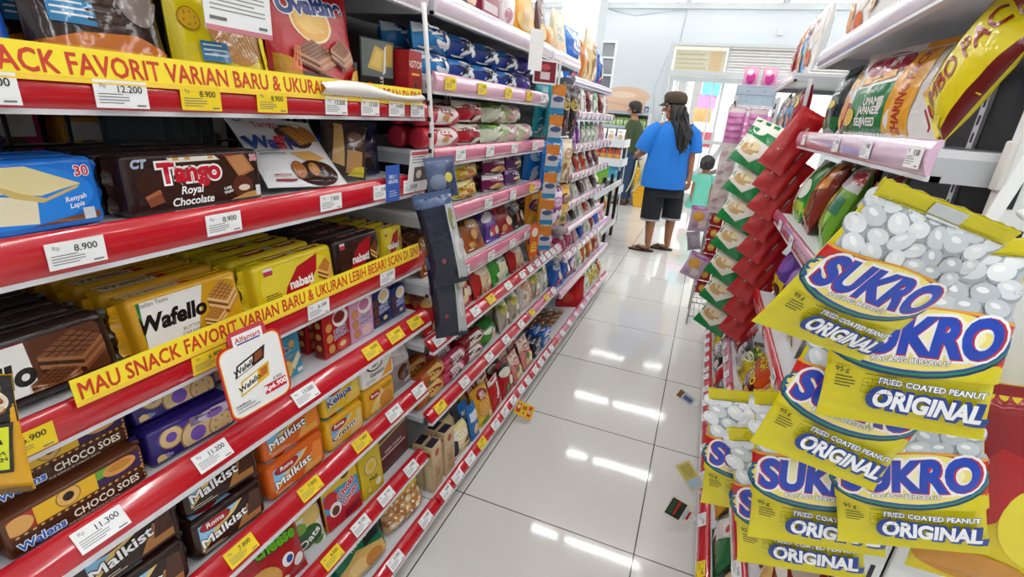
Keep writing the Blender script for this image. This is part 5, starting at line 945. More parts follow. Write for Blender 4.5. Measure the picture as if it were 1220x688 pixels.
row('E', '7', .3586, -.635, [('blue_candy', 2.56, 'blue candy bag'), ('blue_candy', 2.72, 'blue candy bag'), ('mauve_candy', 2.88, 'mauve candy bag'), ('green_white', 3.03, 'green and white candy bag'), ('orange_candy', 3.18, 'orange candy bag'), ('orange_candy', 3.33, 'orange candy bag'), ('rust_stand', 3.5, 'rust-red pouch'), ('white_stand', 3.66, 'white pouch')], 2, 22, dd=.085, jit=10, grow=1.35)
row('E', '6', .5686, -.635, [('magenta_candy', 2.54, 'magenta candy bag'), ('magenta_candy', 2.69, 'magenta candy bag'), ('pink_bag', 2.85, 'pink candy bag'), ('blue_candy', 3.0, 'blue candy bag'), ('green_white', 3.16, 'green and white candy bag'), ('crimson_pouch', 3.32, 'crimson pouch'), ('blue_candy', 3.48, 'blue candy bag'), ('pink_bag', 3.64, 'pink candy bag')], 1, 24, dd=.085, jit=10, grow=1.35)
row('E', '5', .7236, -.64, [('magenta_candy', 2.57, 'magenta candy bag'), ('choco_stand', 2.74, 'dark brown pouch'), ('white_stand', 2.9, 'white pouch'), ('rust_stand', 3.06, 'rust-red pouch'), ('choco_stand', 3.24, 'dark brown pouch')], 1, 24, dd=.085, grow=1.35)
row('E', '4', .8536, -.64, [('choco_stand', 2.56, 'dark brown pouch'), ('green_white', 2.72, 'green and white bag'), ('choco_stand', 2.88, 'dark brown pouch'), ('white_stand', 3.04, 'white pouch'), ('choco_stand', 3.22, 'dark brown pouch')], 1, 24, dd=.085, grow=1.35)
row('E', '3', .9986, -.64, [('white_stand', 2.55, 'white pouch'), ('rust_stand', 2.72, 'rust-red pouch'), ('rust_stand', 2.87, 'rust-red pouch'), ('maroon_stand', 3.03, 'maroon pouch'), ('maroon_stand', 3.2, 'maroon pouch')], 1, 24, dd=.085, grow=1.35)
row('E', '2', 1.1436, -.64, [('violet_bag', 2.53, 'violet candy bag'), ('violet_bag', 2.64, 'violet candy bag'), ('herb_packet', 2.76, 'pale green packet'), ('herb_packet', 2.88, 'pale green packet'), ('herb_packet', 3.0, 'pale green packet'), ('white_stand', 3.13, 'white pouch'), ('pink_bag', 3.27, 'pink bag')], 1, 12, dd=.085, grow=1.35)
row('E', '1', 1.2986, -.64, [('maroon_stand', 2.54, 'maroon pouch'), ('white_stand', 2.68, 'white pouch'), ('maroon_stand', 2.82, 'maroon pouch'), ('herb_packet', 2.98, 'pale green packet'), ('maroon_stand', 3.14, 'maroon pouch'), ('white_stand', 3.28, 'white pouch')], 1, 8, dd=.085, grow=1.35)
row('E', '0', 1.4536, -.70, [('blue_candy', 2.78, 'blue bag'), ('orange_candy', 2.93, 'orange bag'), ('cream_bag', 3.08, 'cream bag'), ('blue_candy', 3.24, 'blue bag')], 1, 6, dd=.085, grow=1.35)

# hanging bags of the narrow bay, each on a wire hook
def hook(y, z, x0=-1.07, x1=-.60):
    mb = MB(); mb.tube([(x0, y, z), (x1, y, z), (x1 + .01, y, z + .012)], .0028, M('B8BBBE', 'steel'), 6); return mb
hk = 0
HB = [(2.075, 1.40, 'teal_bag', 'teal', 2), (2.215, 1.40, 'stick_bag', 'dark slim', 3), (2.355, 1.40, 'stick_bag', 'black slim', 4), (2.10, 1.185, 'big_blue', 'large blue', 2), (2.30, 1.185, 'cream_bag', 'cream', 3), (2.075, .97, 'amber_candy', 'amber', 3), (2.215, .97, 'mauve_candy', 'mauve and white', 2), (2.355, .97, 'amber_candy', 'orange-yellow', 2)]
for y, z, key, nm, n in HB:
    tag(obj('display_hook', hook(y, z)), 'steel hook carrying the %s bags in the narrow bay' % nm, 'hook')
    vs_ = PROTO[key][2].vertices; sc = min(.2 / max(v.co.z for v in vs_), (.165 if key == 'big_blue' else .13) / (2 * max(v.co.x for v in vs_))); hgt = max(v.co.z for v in vs_) * sc
    th = (max(v.co.y for v in vs_) - min(v.co.y for v in vs_)) * sc
    for i in range(n):
        put(key, Matrix.Translation((-.625 - (th + .012) * i, y, z - hgt - .0035)) @ rotz(R(76)), '%s candy bag hanging in the narrow bay, %s on its hook' % (nm, nth(i + 1)), 'bags on the hooks of the narrow bay', sc)
# sachet strip hanging on the bay joint
mb = MB(); mb.box(-.005, .005, -.001, .001, 0, .78, WHITE); o = obj('clip_strip', mb); o.matrix_world = Matrix.Translation((-.592, 1.985, .70)) @ rotz(R(35)); tag(o, 'clip strip with orange and white sachets between the bays', 'strip')
pouch('sachet', 'drink_sachet', 'sachet', .058, .105, .012, 'CFCCCB', [('r', 0, .62, 1, 1, 'C87A30'), ('e', .5, .5, .4, .1, '4A5A8A'), ('r', .1, .2, .9, .4, 'C8CCD2'), ('r', 0, 0, 1, .2, '3A86B8')], fine=False)
for i in range(6): put('sachet', Matrix.Translation((-.587, 1.98, 1.29 - .112 * i)) @ rotz(R(35)) @ Matrix.Rotation(R(3), 4, 'X'), 'orange and white drink sachet on the clip strip between the bays, %s from its top' % nth(i + 1), 'sachets on the clip strip')
mb = MB(); card(mb, rr(.055, .14, .006), .001, M('D8602A', 'card')); a = Art(mb, lambda u, v, off=0.0: Vector((u, -off, v - .07)), .055, .14, 'card', None, .0003, .0001); a.ell(.5, .75, .36, .14, 'F0E0D0'); a.rect(.2, .15, .8, .45, 'F2C83A'); a.lines(.25, .18, .75, .42, 3, 'A83A1A')
o = obj('wobbler_card', mb); o.matrix_world = pose('L', -.605, 1.90, .785, 0, R(-20)); tag(o, 'orange shelf card hanging at the end of the middle bay', 'sign')
# promotion flaps on the top rail
mb = MB(); mb.box(-.028, .028, 0, .0015, -.125, .0, M('F1EFEC', 'card')); o = obj('shelf_talker', mb); o.matrix_world = pose('L', -.595, 1.70, 1.545, 0, R(-35)); tag(o, 'blank white flap hanging from the top rail of the middle bay', 'sign')
mb = MB(); card(mb, rr(.1, .085, .005), .0015, M('EFEDEA', 'card')); a = Art(mb, lambda u, v, off=0.0: Vector((u, -off, v - .0425)), .1, .085, 'card', None, .0003, .0001); a.rect(.06, .08, .94, .92, '7A1A2C'); a.rect(.3, .2, .7, .5, 'D8C8CC'); a.ell(.5, .7, .2, .12, 'C84A5A')
o = obj('wobbler_card', mb); o.matrix_world = pose('L', -.622, 1.90, 1.432, 0, R(-45)); tag(o, 'maroon card with white rim under the top shelf of the middle bay', 'sign')
# white clip strip and navy bags at the joint of the first two bays
t = thing('clip_strip', 'slim white plastic strip hanging between the first two bays', 'strip', (-.622, 1.03, 1.49))
q = MB(); q.tube([(0, 0, 0), (.004, .01, -.1), (.004, .035, -.25), (.0, .045, -.4)], .006, M('E8E6E4', 'card'), 6)
for i in range(9): q.box(-.002, .006, .004 + .004 * i, .012 + .004 * i, -.06 - .036 * i, -.05 - .036 * i, DARK)
obj('strip_body', q, t); q = MB(); q.tube([(-.0, .0, -.03), (-.02, .06, -.036), (-.02, .1, -.034)], .0022, M('D8D6D2', 'card'), 5); obj('wire_arm', q, t)
pouch('navy_hanging', 'snack_pouch', 'snack', .1, .26, .045, '10162E', [('p', [(.72, .05), (.98, .05), (.98, .95), (.76, .95)], 'B9BCBE'), ('e', .86, .7, .08, .12, '8A8A58'), ('e', .88, .4, .08, .14, 'D8D6D2'), ('p', [(.0, .86), (1, .86), (1, 1), (0, 1)], '4A5E86'), ('e', .4, .3, .06, .03, '8A3A3A')], mat='shiny', seed=21)
put('navy_hanging', Matrix.Translation((-.545, 1.057, .859)) @ rotz(R(38)) @ Matrix.Rotation(R(-14), 4, 'Y'), 'navy bag with silver edge hanging between two bays, upper one', None, .93)
put('navy_hanging', Matrix.Translation((-.575, 1.125, .675)) @ rotz(R(34)) @ Matrix.Rotation(R(-8), 4, 'Y'), 'navy bag with silver edge hanging between two bays, lower one', None, .93)
pouch('slate_hanging', 'snack_pouch', 'snack', .1, .13, .03, '5A6A8A', [('e', .4, .4, .3, .2, '8A9AB0'), ('p', [(.6, .0), (.95, .0), (.95, .9), (.7, .9)], '3A4468'), ('e', .75, .5, .12, .12, 'D8C84A')], mat='shiny')
put('slate_hanging', Matrix.Translation((-.585, 1.075, 1.075)) @ rotz(R(30)) @ Matrix.Rotation(R(-10), 4, 'Y'), 'slate-blue bag on top of the hanging navy bags', None, .75)
# yellow card clipped to the floor rail
mb = MB(); card(mb, rr(.085, .06, .006), .0012, M('E8B81E', 'card')); a = Art(mb, lambda u, v, off=0.0: Vector((u, -off, v - .03)), .085, .06, 'card', None, .0003, .0001); a.rect(.05, .08, .95, .92, 'EEC62C'); a.rect(.06, .2, .3, .85, 'C8301E'); a.ell(.18, .62, .08, .16, 'F0D8B0'); a.rect(.38, .5, .62, .8, 'B86A2A'); a.text('6', .5, .3, .3, '3A2A1A'); a.rect(.7, .15, .9, .9, 'C8301E'); a.text('85', .8, .5, .3, 'F6E8C0', rot=1.57)
q = MB(); q.box(-.045, -.036, .0012, .004, -.006, .006, CLEAR)
o = obj('wobbler_card', mb); obj('clip', q, o); o.matrix_world = Matrix.Translation((-.535, 1.765, .055)) @ rotz(R(20)) @ Matrix.Rotation(R(22), 4, 'Y') @ Matrix.Rotation(R(-40), 4, 'X'); tag(o, 'yellow and red promotion card sticking out from the floor rail', 'sign')
# other-aisle goods seen through the wire grid
for i, (y, c, hgt) in enumerate(((1.08, 'D8C8B0', .13), (1.24, 'A83A3A', .11), (1.4, '3A6A5A', .13), (1.56, 'D8A83A', .12), (1.72, '6A4A8A', .13), (-.02, 'E8A0B0', .09), (.12, 'D83A2A', .12), (.22, 'F0D040', .1), (.34, '3A5AC8', .13), (.48, 'EDE8E2', .1), (.62, 'C82A6A', .12), (.76, 'F0B040', .1), (.92, '4AA0B8', .12))):
    carton('aisle_%d' % i, 'tea_carton', 'carton', .1, .06, hgt, c, [('r', .1, .5, .9, .9, 'F0ECE6'), ('e', .5, .3, .3, .2, '6A4A3A')])
    put('aisle_%d' % i, Matrix.Translation((-1.36, y, 1.1)) @ rotz(math.pi / 2), 'small carton on the other side of the wire grid, %s from the near end' % nth(i + 1))
mb = MB(); mb.box(-1.5, -1.13, -.1, 2.4, 1.08, 1.099, WHITE); mb.box(-1.5, -1.13, -.1, 2.4, 1.30, 1.315, WHITE); mb.box(-1.54, -1.5, -.1, 2.4, 0, 1.6, DARK); mb.box(-1.5, -1.13, -.1, 2.4, 0, .05, GREY)
for y in (-.09, 2.39): mb.box(-1.14, -1.12, y - .01, y + .01, 0, 1.6, WHITE)
tag(obj('gondola_shelving', mb), 'shelf unit of the next aisle seen through the wire grid', 'shelving')

# ------------------------------------------------------------------ peanut bags on the end frame
LIME = 'D6C814'
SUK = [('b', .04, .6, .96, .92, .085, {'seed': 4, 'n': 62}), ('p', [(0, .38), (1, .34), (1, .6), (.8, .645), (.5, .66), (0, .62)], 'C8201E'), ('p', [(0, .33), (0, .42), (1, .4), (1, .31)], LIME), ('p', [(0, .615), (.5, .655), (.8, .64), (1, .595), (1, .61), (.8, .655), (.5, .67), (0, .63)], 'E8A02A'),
    ('e', .48, .48, .53, .175, '14306A', {'rot': .05}), ('e', .48, .488, .52, .168, '2A8A4A', {'rot': .05}), ('e', .48, .494, .51, .162, '1E4A9A', {'rot': .05}), ('e', .48, .502, .49, .155, 'F0DE7A', {'rot': .05}), ('e', .48, .53, .36, .1, 'F6ECB4', {'rot': .05}),
    ('t', 'SUKRO', .5, .52, .26, 'B81E3A', {'out': 'F4F2F0', 'bold': .06, 'ow': .055, 'fit': .91, 'shear': .12, 'rot': .05}), ('t', 'SUKRO', .497, .523, .255, '1E44B4', {'bold': .05, 'fit': .88, 'shear': .12, 'rot': .05}),
    ('t', 'KACANG BERSALUT', .46, .395, .036, 'FFFFFF', {'out': '2A2418', 'bold': .02, 'ow': .05, 'rot': .05}),
    ('t', 'FRIED COATED PEANUT', .62, .262, .042, 'F4F4F2', {'out': '1E3A7A', 'bold': .03, 'ow': .07, 'fit': .62, 'rot': -.04}), ('t', 'ORIGINAL', .62, .165, .135, '1A3C8E', {'bold': .12, 'fit': .72, 'rot': -.06}), ('t', 'ORIGINAL', .62, .165, .125, 'F4F4F4', {'bold': .045, 'fit': .64, 'rot': -.06}),
    ('t', '95 g', .09, .3, .034, '20200E', {'bold': .02}), ('l', .06, .2, .18, .27, 4, {'col': '2A2A12'}), ('l', .22, .29, .46, .3, 1, {'col': '2A2A12'})] + \
    [('r', .22 + .05 * i, .2, .222 + .05 * i, .275, '3A3A14') for i in range(6)] + [('r', .22, .2 + .037 * i, .472, .2025 + .037 * i, '3A3A14') for i in range(3)] + [('t', t_, .245 + .05 * i, .255, .014, '20200E', {'bold': 0}) for i, t_ in enumerate(('180', '2g', '9g', '6g', '1g'))]
mb = MB(); sfk = pouch_surf(.145, .2, .025, 'pillow', 33, .8); add_pouch(mb, sfk, .145, .2, M(LIME, 'shiny'), M('DAD7C8', 'shiny'), 20, 28)
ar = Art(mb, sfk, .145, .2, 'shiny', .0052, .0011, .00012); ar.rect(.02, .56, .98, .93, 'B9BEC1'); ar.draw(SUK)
pk = []
q = MB(); q.sheet(lambda a, b: sfk(-.0725 + .145 * a, .183 + .017 * b, .0018 + .0007 * (int(b * 14) % 2)), 18, 14, M(LIME, 'shiny')); pk.append(('top_seal', q, None))
q = MB(); q.sheet(lambda a, b: sfk(-.018 + .036 * a, .1815 + .0165 * b, .0032 + .0007 * (int(b * 14) % 2)), 6, 14, M('C9CCCC', 'shiny')); pk.append(('seal_patch', q, 'silver grey patch on the top seal'))
q = MB(); q.tube([sfk(-.068 + .136 * i / 10, .1835, .0036) for i in range(11)], .0006, M('8A8610', 'shiny'), 5); pk.append(('seal_crease', q, None))
proto('peanut_bag', 'peanut_bag', 'snack bag', mb, pk)
def bagmat(tc, bc, wd, flip=0):
    up = (Vector(tc) - Vector(bc)); s_ = up.length / .2; up.normalize(); wd = Vector(wd); X = (wd - up * wd.dot(up)).normalized(); Y = up.cross(X)
    b = Vector(bc); return Matrix(((X.x * s_, Y.x * s_, up.x * s_, b.x), (X.y * s_, Y.y * s_, up.y * s_, b.y), (X.z * s_, Y.z * s_, up.z * s_, b.z), (0, 0, 0, 1)))
PB = [((0.198, 0.515, 1.243), (0.136, 0.560, 1.082), (1, 0.28, -0.15), 'yellow peanut bag hanging topmost, showing its white nuts and silver seal patch'),
      ((0.232, 0.612, 1.203), (0.254, 0.598, 0.988), (1, 0, 0.02), 'yellow peanut bag second from the top, its big lettering half under the topmost bag'),
      ((0.240, 0.642, 1.095), (0.200, 0.634, 0.886), (1, 0.05, -0.2), 'yellow peanut bag whose pointed corner sticks out under the topmost bag'),
      ((0.279, 0.676, 0.999), (0.349, 0.666, 0.784), (1, 0, 0.42), 'yellow peanut bag low in the bunch, beside the red and yellow hanging bag'),
      ((0.2145, 0.710, 0.954), (0.260, 0.701, 0.709), (1, 0.05, 0.28), 'yellow peanut bag in the middle of the lower bunch, over the bottom one'),
      ((0.201, 0.753, 0.862), (0.268, 0.744, 0.617), (1, -.02, .3), 'yellow peanut bag at the very bottom of the bunch'),
      ((0.158, 0.802, 0.887), (0.190, 0.796, 0.66), (1, .02, .2), 'yellow peanut bag at the back, only its first letter showing beside the rails')]
for tc, bc, wd, lab in PB: put('peanut_bag', bagmat(tc, bc, wd), lab)
t = thing('hanging_strip', 'white slotted plastic strip with hooks carrying the yellow peanut bags', 'strip', (.30, .72, 1.52))
q = MB(); pr = [(0, 0, 0)]
for x0, x1, z0, z1 in ((-.026, -.014, -.36, .0), (.014, .026, -.36, 0), (-.026, .026, -.06, 0), (-.026, .026, -.2, -.12), (-.026, .026, -.36, -.30)): q.box(x0, x1, -.0015, .0015, z0, z1, M('ECECEA', 'card'))
obj('strip_body', q, t)
for z in (-.115, -.255):
    q = MB(); q.tube([(0, 0, z - .01), (0, -.02, z - .014), (0, -.05, z - .012), (0, -.06, z + .004)], .0042, M('ECECEA', 'card'), 7); obj('hook', q, t)
t.rotation_euler = (0, R(10), 0); t.location = (.36, .665, 1.49)
# red and yellow printed bag hanging at the frame edge
pouch('poster_bag', 'snack_pouch', 'snack', .2, .3, .05, 'D8C21E', [('p', [(0, .7), (1, .62), (1, 1), (0, 1)], '8E1418'), ('p', [(.0, .45), (.3, .75), (.5, .7), (.35, .4), (0, .2)], 'B01A1E'), ('e', .62, .42, .26, .22, 'E8D83A'), ('e', .8, .7, .3, .1, 'E2D7A0'), ('t', '12', .78, .3, .26, '1A1410', {'bold': .05, 'rot': -.5}), ('e', .3, .12, .3, .1, 'C8882A')], mat='shiny', seed=44)
put('poster_bag', Matrix.Translation((.475, .70, .73)) @ rotz(R(-8)) @ Matrix.Rotation(R(-8), 4, 'Y'), 'red and yellow bag with black figures hanging beside the slotted frame')

# ------------------------------------------------------------------ goods of the peanut side
pouch('jumbo_bag', 'chip_bag', 'chips', .17, .23, .06, 'E6D41A', [('r', .0, 0, .09, 1, 'D89A2A'), ('r', .88, 0, 1, 1, '6A1A1A'), ('t', 'JUMBO PACK', .46, .5, .3, '9A2416', {'rot': math.pi / 2, 'bold': .03, 'sx': .62}), ('p', [(.6, 0), (.86, 0), (.8, .2), (.62, .1)], 'F0E250')], 'pillow', mat='shiny', seed=51)
put('jumbo_bag', pose('R', .30, 1.0, 1.2836, R(4), R(6), R(38)), 'yellow chip bag with red capitals, leaning sideways, nearest on its shelf', None, .77, 1.2842, 'R')
pouch('sharing_bag', 'chip_bag', 'chips', .42, .198, .055, 'E4E2DE', [('p', [(.0, .0), (.55, .0), (.55, .62), (.06, .56)], '1E7A3C'), ('p', [(0, 0), (.18, 0), (.1, .3), (.0, .4)], '14502A'), ('p', [(.5, .0), (.74, .06), (.78, 1), (.56, 1)], 'E6A21E'), ('t', 'SHARING PACK', .645, .5, .2, 'A82A1A', {'rot': math.pi / 2 - .05, 'bold': .04, 'sx': .6}), ('e', .34, .82, .24, .14, '7E1228'), ('e', .34, .82, .225, .125, '9A1A34'), ('t', 'na', .42, .84, .2, 'F2EEEA', {'bold': .06}), ('p', [(.12, .6), (.5, .66), (.5, .74), (.12, .68)], 'E8A82A'), ('t', 'Potato Chips', .31, .67, .06, '7A2A1A', {'rot': .12, 'bold': .02}), ('t', 'RUMPUT JEPANG', .28, .52, .05, 'F2F2EE', {'bold': .02}),
    ('t', 'UMAMI', .36, .42, .12, 'F4F4F0', {'bold': .03}), ('t', 'JAPANESE', .35, .31, .12, 'F4F4F0', {'bold': .03}), ('t', 'SEAWEED', .33, .2, .12, 'F4F4F0', {'bold': .03}), ('e', .1, .25, .08, .1, 'D8B42A')], 'pillow', mat='shiny', seed=52)
put('sharing_bag', pose('R', .30, 1.33, 1.2836, R(6), R(12)), 'white, green and yellow sharing-size chip bag', None, .98, 1.2842, 'R')
pouch('flame_bag', 'chip_bag', 'chips', .2, .24, .07, 'B8241A', [('p', [(.0, .5), (1, .4), (1, 1), (0, 1)], 'D8D4CE'), ('e', .4, .35, .3, .2, 'E0912A'), ('e', .5, .7, .3, .12, 'E2A83A'), ('e', .3, .2, .2, .1, 'F0C060')], mat='shiny', seed=53)
pouch('night_bag', 'chip_bag', 'chips', .16, .22, .06, '1E2A2E', [('t', 'POS', .5, .72, .2, 'F0F0EE', {'bold': .03}), ('p', [(.2, .55), (.8, .6), (.8, .63), (.2, .58)], 'E8E8E6'), ('r', 0, 0, 1, .28, '2A6A3A'), ('e', .6, .45, .2, .06, 'E0B83A')], mat='shiny', seed=54)
pouch('brand_bag', 'chip_bag', 'chips', .15, .22, .06, '9A1A28', [('e', .5, .62, .3, .12, 'E8C82A'), ('e', .5, .3, .3, .16, '6A1018'), ('r', 0, .85, 1, 1, 'C8402A')], mat='shiny', fine=False)
G('sky_mix', 'snack_pouch', 'snack', 'pouch', .15, .2, .05, '5A9AC8', 'E8D8A0', 'C88A5A', ('D8A860', 'B04A3A'), 61, 'shiny')
row('N', '1', 1.2836, .31, [('flame_bag', 1.60, 'red, white and amber chip bag'), ('night_bag', 1.80, 'near-black chip bag with white capitals')], 1, 8, 'R')
row('F', '1', 1.2786, .30, [('brand_bag', 2.5, 'maroon chip bag with yellow oval'), ('sky_mix', 2.65, 'sky-blue snack pouch'), ('sky_mix', 2.8, 'sky-blue snack pouch'), ('white_stand', 2.95, 'white pouch'), ('sky_mix', 3.1, 'sky-blue snack pouch')], 1, 8, 'R')
def tall(key, col, c2, c3, pic, seed): G(key, 'snack_pouch', 'snack', 'pouch', .2, .28, .06, col, c2, c3, pic, seed, 'shiny')
tall('white_tall', 'E6E4E0', 'C8D0DA', '7A1A3A', ('D8903A', 'E0A050'), 71); tall('cream_tall', 'E4D28A', 'D8C46A', '3A4A5A', ('D8CE9A', 'C8A04A'), 72); tall('meadow_tall', 'E8E2D6', '2A7A3A', 'C85A2A', ('B08A5A', '4A8A3A'), 73); tall('snow_tall', 'E9E6E2', 'E2DCD2', 'B8384A', ('E0943A', 'D86A2A'), 74); tall('azure_tall', '6AA8D8', 'E4E2DE', '7A3A4A', ('D8A05A', 'E8E0D0'), 75); tall('ruby_tall', 'A82A2A', 'D8784A', 'E8D8B0', ('D88A4A', 'C03A2A'), 76)
row('N', '0', 1.5286, .31, [('meadow_tall', 1.14, 'white and green tall pouch'), ('cream_tall', 1.36, 'cream-yellow tall pouch'), ('white_tall', 1.60, 'white tall pouch with plum logo'), ('snow_tall', 1.84, 'white tall pouch with orange picture')], 1, 6, 'R')
row('F', '0', 1.5186, .30, [('snow_tall', 2.5, 'white tall pouch with orange picture'), ('azure_tall', 2.72, 'sky-blue tall pouch'), ('ruby_tall', 2.98, 'red-brown tall pouch')], 1, 6, 'R')
pouch('leaf_bag', 'snack_pouch', 'snack', .18, .2, .06, '1E8A3A', [('r', 0, 0, 1, .3, 'A8C83A'), ('p', [(.3, 0), (.5, 0), (.6, 1), (.4, 1)], 'D8E4D8'), ('e', .7, .5, .2, .16, 'E8F0E0')], mat='shiny', fine=False)
pouch('biscuit_bag_brown', 'biscuit_bag', 'biscuit', .19, .22, .06, '7A2A16', [('e', .5, .3, .34, .2, '6A4418'), ('e', .5, .3, .26, .14, '8A5C22'), ('p', [(.05, .55), (.5, .5), (.45, .95), (.1, .95)], 'C8802A'), ('p', [(.55, .5), (.9, .6), (.85, .95), (.6, .9)], 'D8923A'), ('e', .5, .1, .3, .06, 'C88A3A')], mat='shiny')
pouch('veg_bag', 'snack_pouch', 'snack', .21, .22, .06, '6AA22E', [('r', 0, .68, 1, 1, 'DADDDF'), ('p', [(0, .9), (1, .76), (1, 1), (0, 1)], 'C22A3A'), ('e', .3, .4, .2, .24, '4A8A2A'), ('e', .65, .35, .22, .24, '8AC04A'), ('p', [(.3, .1), (.4, .1), (.6, .6), (.5, .62)], 'D8B84A'), ('e', .16, .62, .12, .08, '5A3A22'), ('r', .6, .4, .95, .6, '3A7A5A')], mat='shiny')
carton('cocoa_carton', 'biscuit_carton', 'biscuit', .27, .05, .17, '5A1014', [('t', 'Cocoa', .5, .76, .2, 'F0E6D8', {'bold': .03, 'shear': .2}), ('t', 'mies', .58, .5, .28, 'E8B82A', {'out': '2A0A08', 'bold': .05, 'ow': .05}), ('e', .2, .4, .12, .2, '8A4A2A')])
row('N', '2', 1.0186, .30, [('veg_bag', 1.47, 'white and green pouch with red header'), ('biscuit_bag_brown', 1.70, 'brown biscuit bag'), ('leaf_bag', 1.90, 'bright green snack bag')], 2, 16, 'R', jit=8)
put('cocoa_carton', pose('R', .40, .96, 1.0186, 0), 'maroon carton with yellow lettering behind the topmost peanut bag', None, 1.0, 1.0192)
put('veg_bag', pose('R', .30, 1.22, 1.0186, R(14)), 'white and green snack pouch closest to the peanut bags', None, .85, 1.0192, 'R')
row('F', '2', .9886, .30, [('leaf_bag', 2.52, 'bright green snack bag'), ('leaf_bag', 2.72, 'bright green snack bag'), ('crimson_pouch', 2.9, 'crimson pouch'), ('green_white', 3.08, 'green and white bag')], 1, 16, 'R')
pouch('grape_bag', 'snack_pouch', 'snack', .19, .2, .08, '5A3A96', [('p', [(0, .0), (1, .0), (1, .42), (0, .5)], 'D8C022'), ('t', 'Otot', .45, .28, .2, '3A2A10', {'bold': .05, 'rot': .1}), ('e', .6, .7, .3, .16, '7A5AB4'), ('e', .75, .25, .14, .1, '2A1A0A'), ('r', 0, 0, 1, .1, 'B0A0C8')], mat='shiny')
row('N', '3', .7236, .30, [('white_stand', 1.44, 'white pouch with red print'), ('grape_bag', 1.66, 'purple and yellow snack bag'), ('grape_bag', 1.86, 'purple and yellow snack bag'), ('green_bag', 1.2, 'green bag behind the peanut bags'), ('green_bag', 1.0, 'green bag behind the peanut bags')], 1, 10, 'R')
row('F', '3', .6886, .30, [('rust_stand', 2.5, 'rust-red pouch'), ('white_stand', 2.65, 'white pouch'), ('grape_bag', 2.85, 'purple and yellow snack bag'), ('green_white', 3.05, 'green and white bag')], 1, 12, 'R')
pouch('potato_bag', 'chip_bag', 'chips', .24, .24, .08, '5A1218', [('p', [(0, .62), (1, .5), (1, 1), (0, 1)], 'D8501A'), ('t', 'MAICIH', .5, .8, .16, 'F0D82A', {'out': '5A1218', 'bold': .05, 'rot': -.1}), ('t', 'POTATO', .5, .56, .17, 'F0D82A', {'out': '3A0A0E', 'bold': .05, 'rot': -.1}), ('t', 'Sambal', .4, .34, .1, 'E8DCD2', {'rot': .2, 'bold': .02}), ('e', .5, .14, .3, .13, 'D8A03A'), ('e', .4, .12, .2, .08, 'E8B850'), ('e', .8, .3, .14, .1, 'D8922A')], mat='shiny')
pouch('chip_clear', 'chip_bag', 'chips', .18, .22, .07, '8A2A1E', [('e', .4, .3, .3, .2, 'D8B04A'), ('e', .6, .2, .28, .14, 'E0C060'), ('r', .0, .7, 1, 1, 'C8B8A8'), ('e', .5, .6, .3, .08, 'F0EAE0')], mat='shiny', fine=False)
row('N', '4', .3086, .285, [('chip_clear', .94, 'red-brown chip bag with pale header'), ('chip_clear', 1.14, 'red-brown chip bag with pale header'), ('chip_clear', 1.34, 'red-brown chip bag with pale header'), ('potato_bag', 1.59, 'orange and maroon potato chip bag with yellow capitals'), ('potato_bag', 1.83, 'orange and maroon potato chip bag with yellow capitals')], 1, 18, 'R')
row('F', '4', .3286, .285, [('foil_white', 2.5, 'crumpled white pouch'), ('blue_candy', 2.65, 'blue candy bag'), ('black_pouch', 2.82, 'black and white pouch'), ('crimson_pouch', 2.96, 'crimson pouch'), ('foil_white', 3.1, 'crumpled white pouch')], 1, 22, 'R', jit=10)
carton('scarlet_carton', 'biscuit_carton', 'biscuit', .1, .04, .2, 'BE161C', [('r', .1, .08, .9, .34, 'D8CFC8'), ('l', .14, .1, .86, .32, 6, {'col': '3A3030'}), ('r', .1, .45, .9, .9, 'A81016'), ('e', .5, .7, .3, .1, 'E8D8C8')], near=[('r', .1, .1, .9, .35, 'D8CFC8')])
pouch('gold_puff', 'snack_pouch', 'snack', .15, .15, .06, 'DD9A1E', [('e', .5, .5, .34, .26, 'E8B03A'), ('e', .4, .3, .1, .08, '5A4A1E'), ('r', .2, .7, .8, .8, 'F0C85A')], fine=False)
pouch('forest_bag', 'peanut_pouch', 'snack', .19, .2, .06, '0E6A34', [('p', [(.15, .3), (.55, .25), (.85, .75), (.5, .85)], 'D8CFC8'), ('e', .5, .58, .2, .14, 'E8E2DC'), ('e', .56, .56, .07, .06, 'C22A2A'), ('p', [(.1, .1), (.4, .1), (.44, .3), (.16, .3)], 'E8DCE0'), ('l', .14, .14, .38, .28, 3, {'col': 'C85A7A'}), ('r', 0, .0, 1, .08, '0A4A24')], 'pillow', mat='shiny')
pouch('kacang_bag', 'peanut_pouch', 'snack', .2, .16, .05, 'B81A20', [('t', 'KACANG\nGARING', .58, .55, .2, 'F4EEE8', {'bold': .04}), ('e', .2, .5, .14, .24, 'E8C890'), ('e', .24, .3, .12, .16, 'D8B070'), ('p', [(.1, 0), (.5, 0), (.9, .2), (.5, .16)], 'E04A3A')], mat='shiny')
row('N', '5', .0886, .235, [('kacang_bag', 1.06, 'red peanut pouch with white capitals', 1, 0, 24), ('forest_bag', 1.28, 'dark green peanut pouch', 1, 0, 24), ('gold_puff', 1.5, 'golden yellow pouch', 1, 0, 20), ('scarlet_carton', 1.66, 'scarlet carton with pale panel', 1, 0, 6), ('scarlet_carton', 1.78, 'scarlet carton with pale panel', 1, 0, 6), ('foil_white', 1.9, 'crumpled white pouch', 1, 0, 18)], 2, 12, 'R', dd=.07)
row('F', '5', .0886, .235, [('black_pouch', 2.53, 'black and white pouch', 1, 0, 20), ('foil_white', 2.69, 'crumpled white pouch', 1, 0, 20), ('yellow_candy', 2.84, 'yellow candy bag', 1, 0, 24), ('orange_candy', 3.0, 'orange candy bag', 1, 0, 20), ('black_pouch', 3.13, 'black and white pouch', 1, 0, 20)], 2, 20, 'R', dd=.07, jit=10)
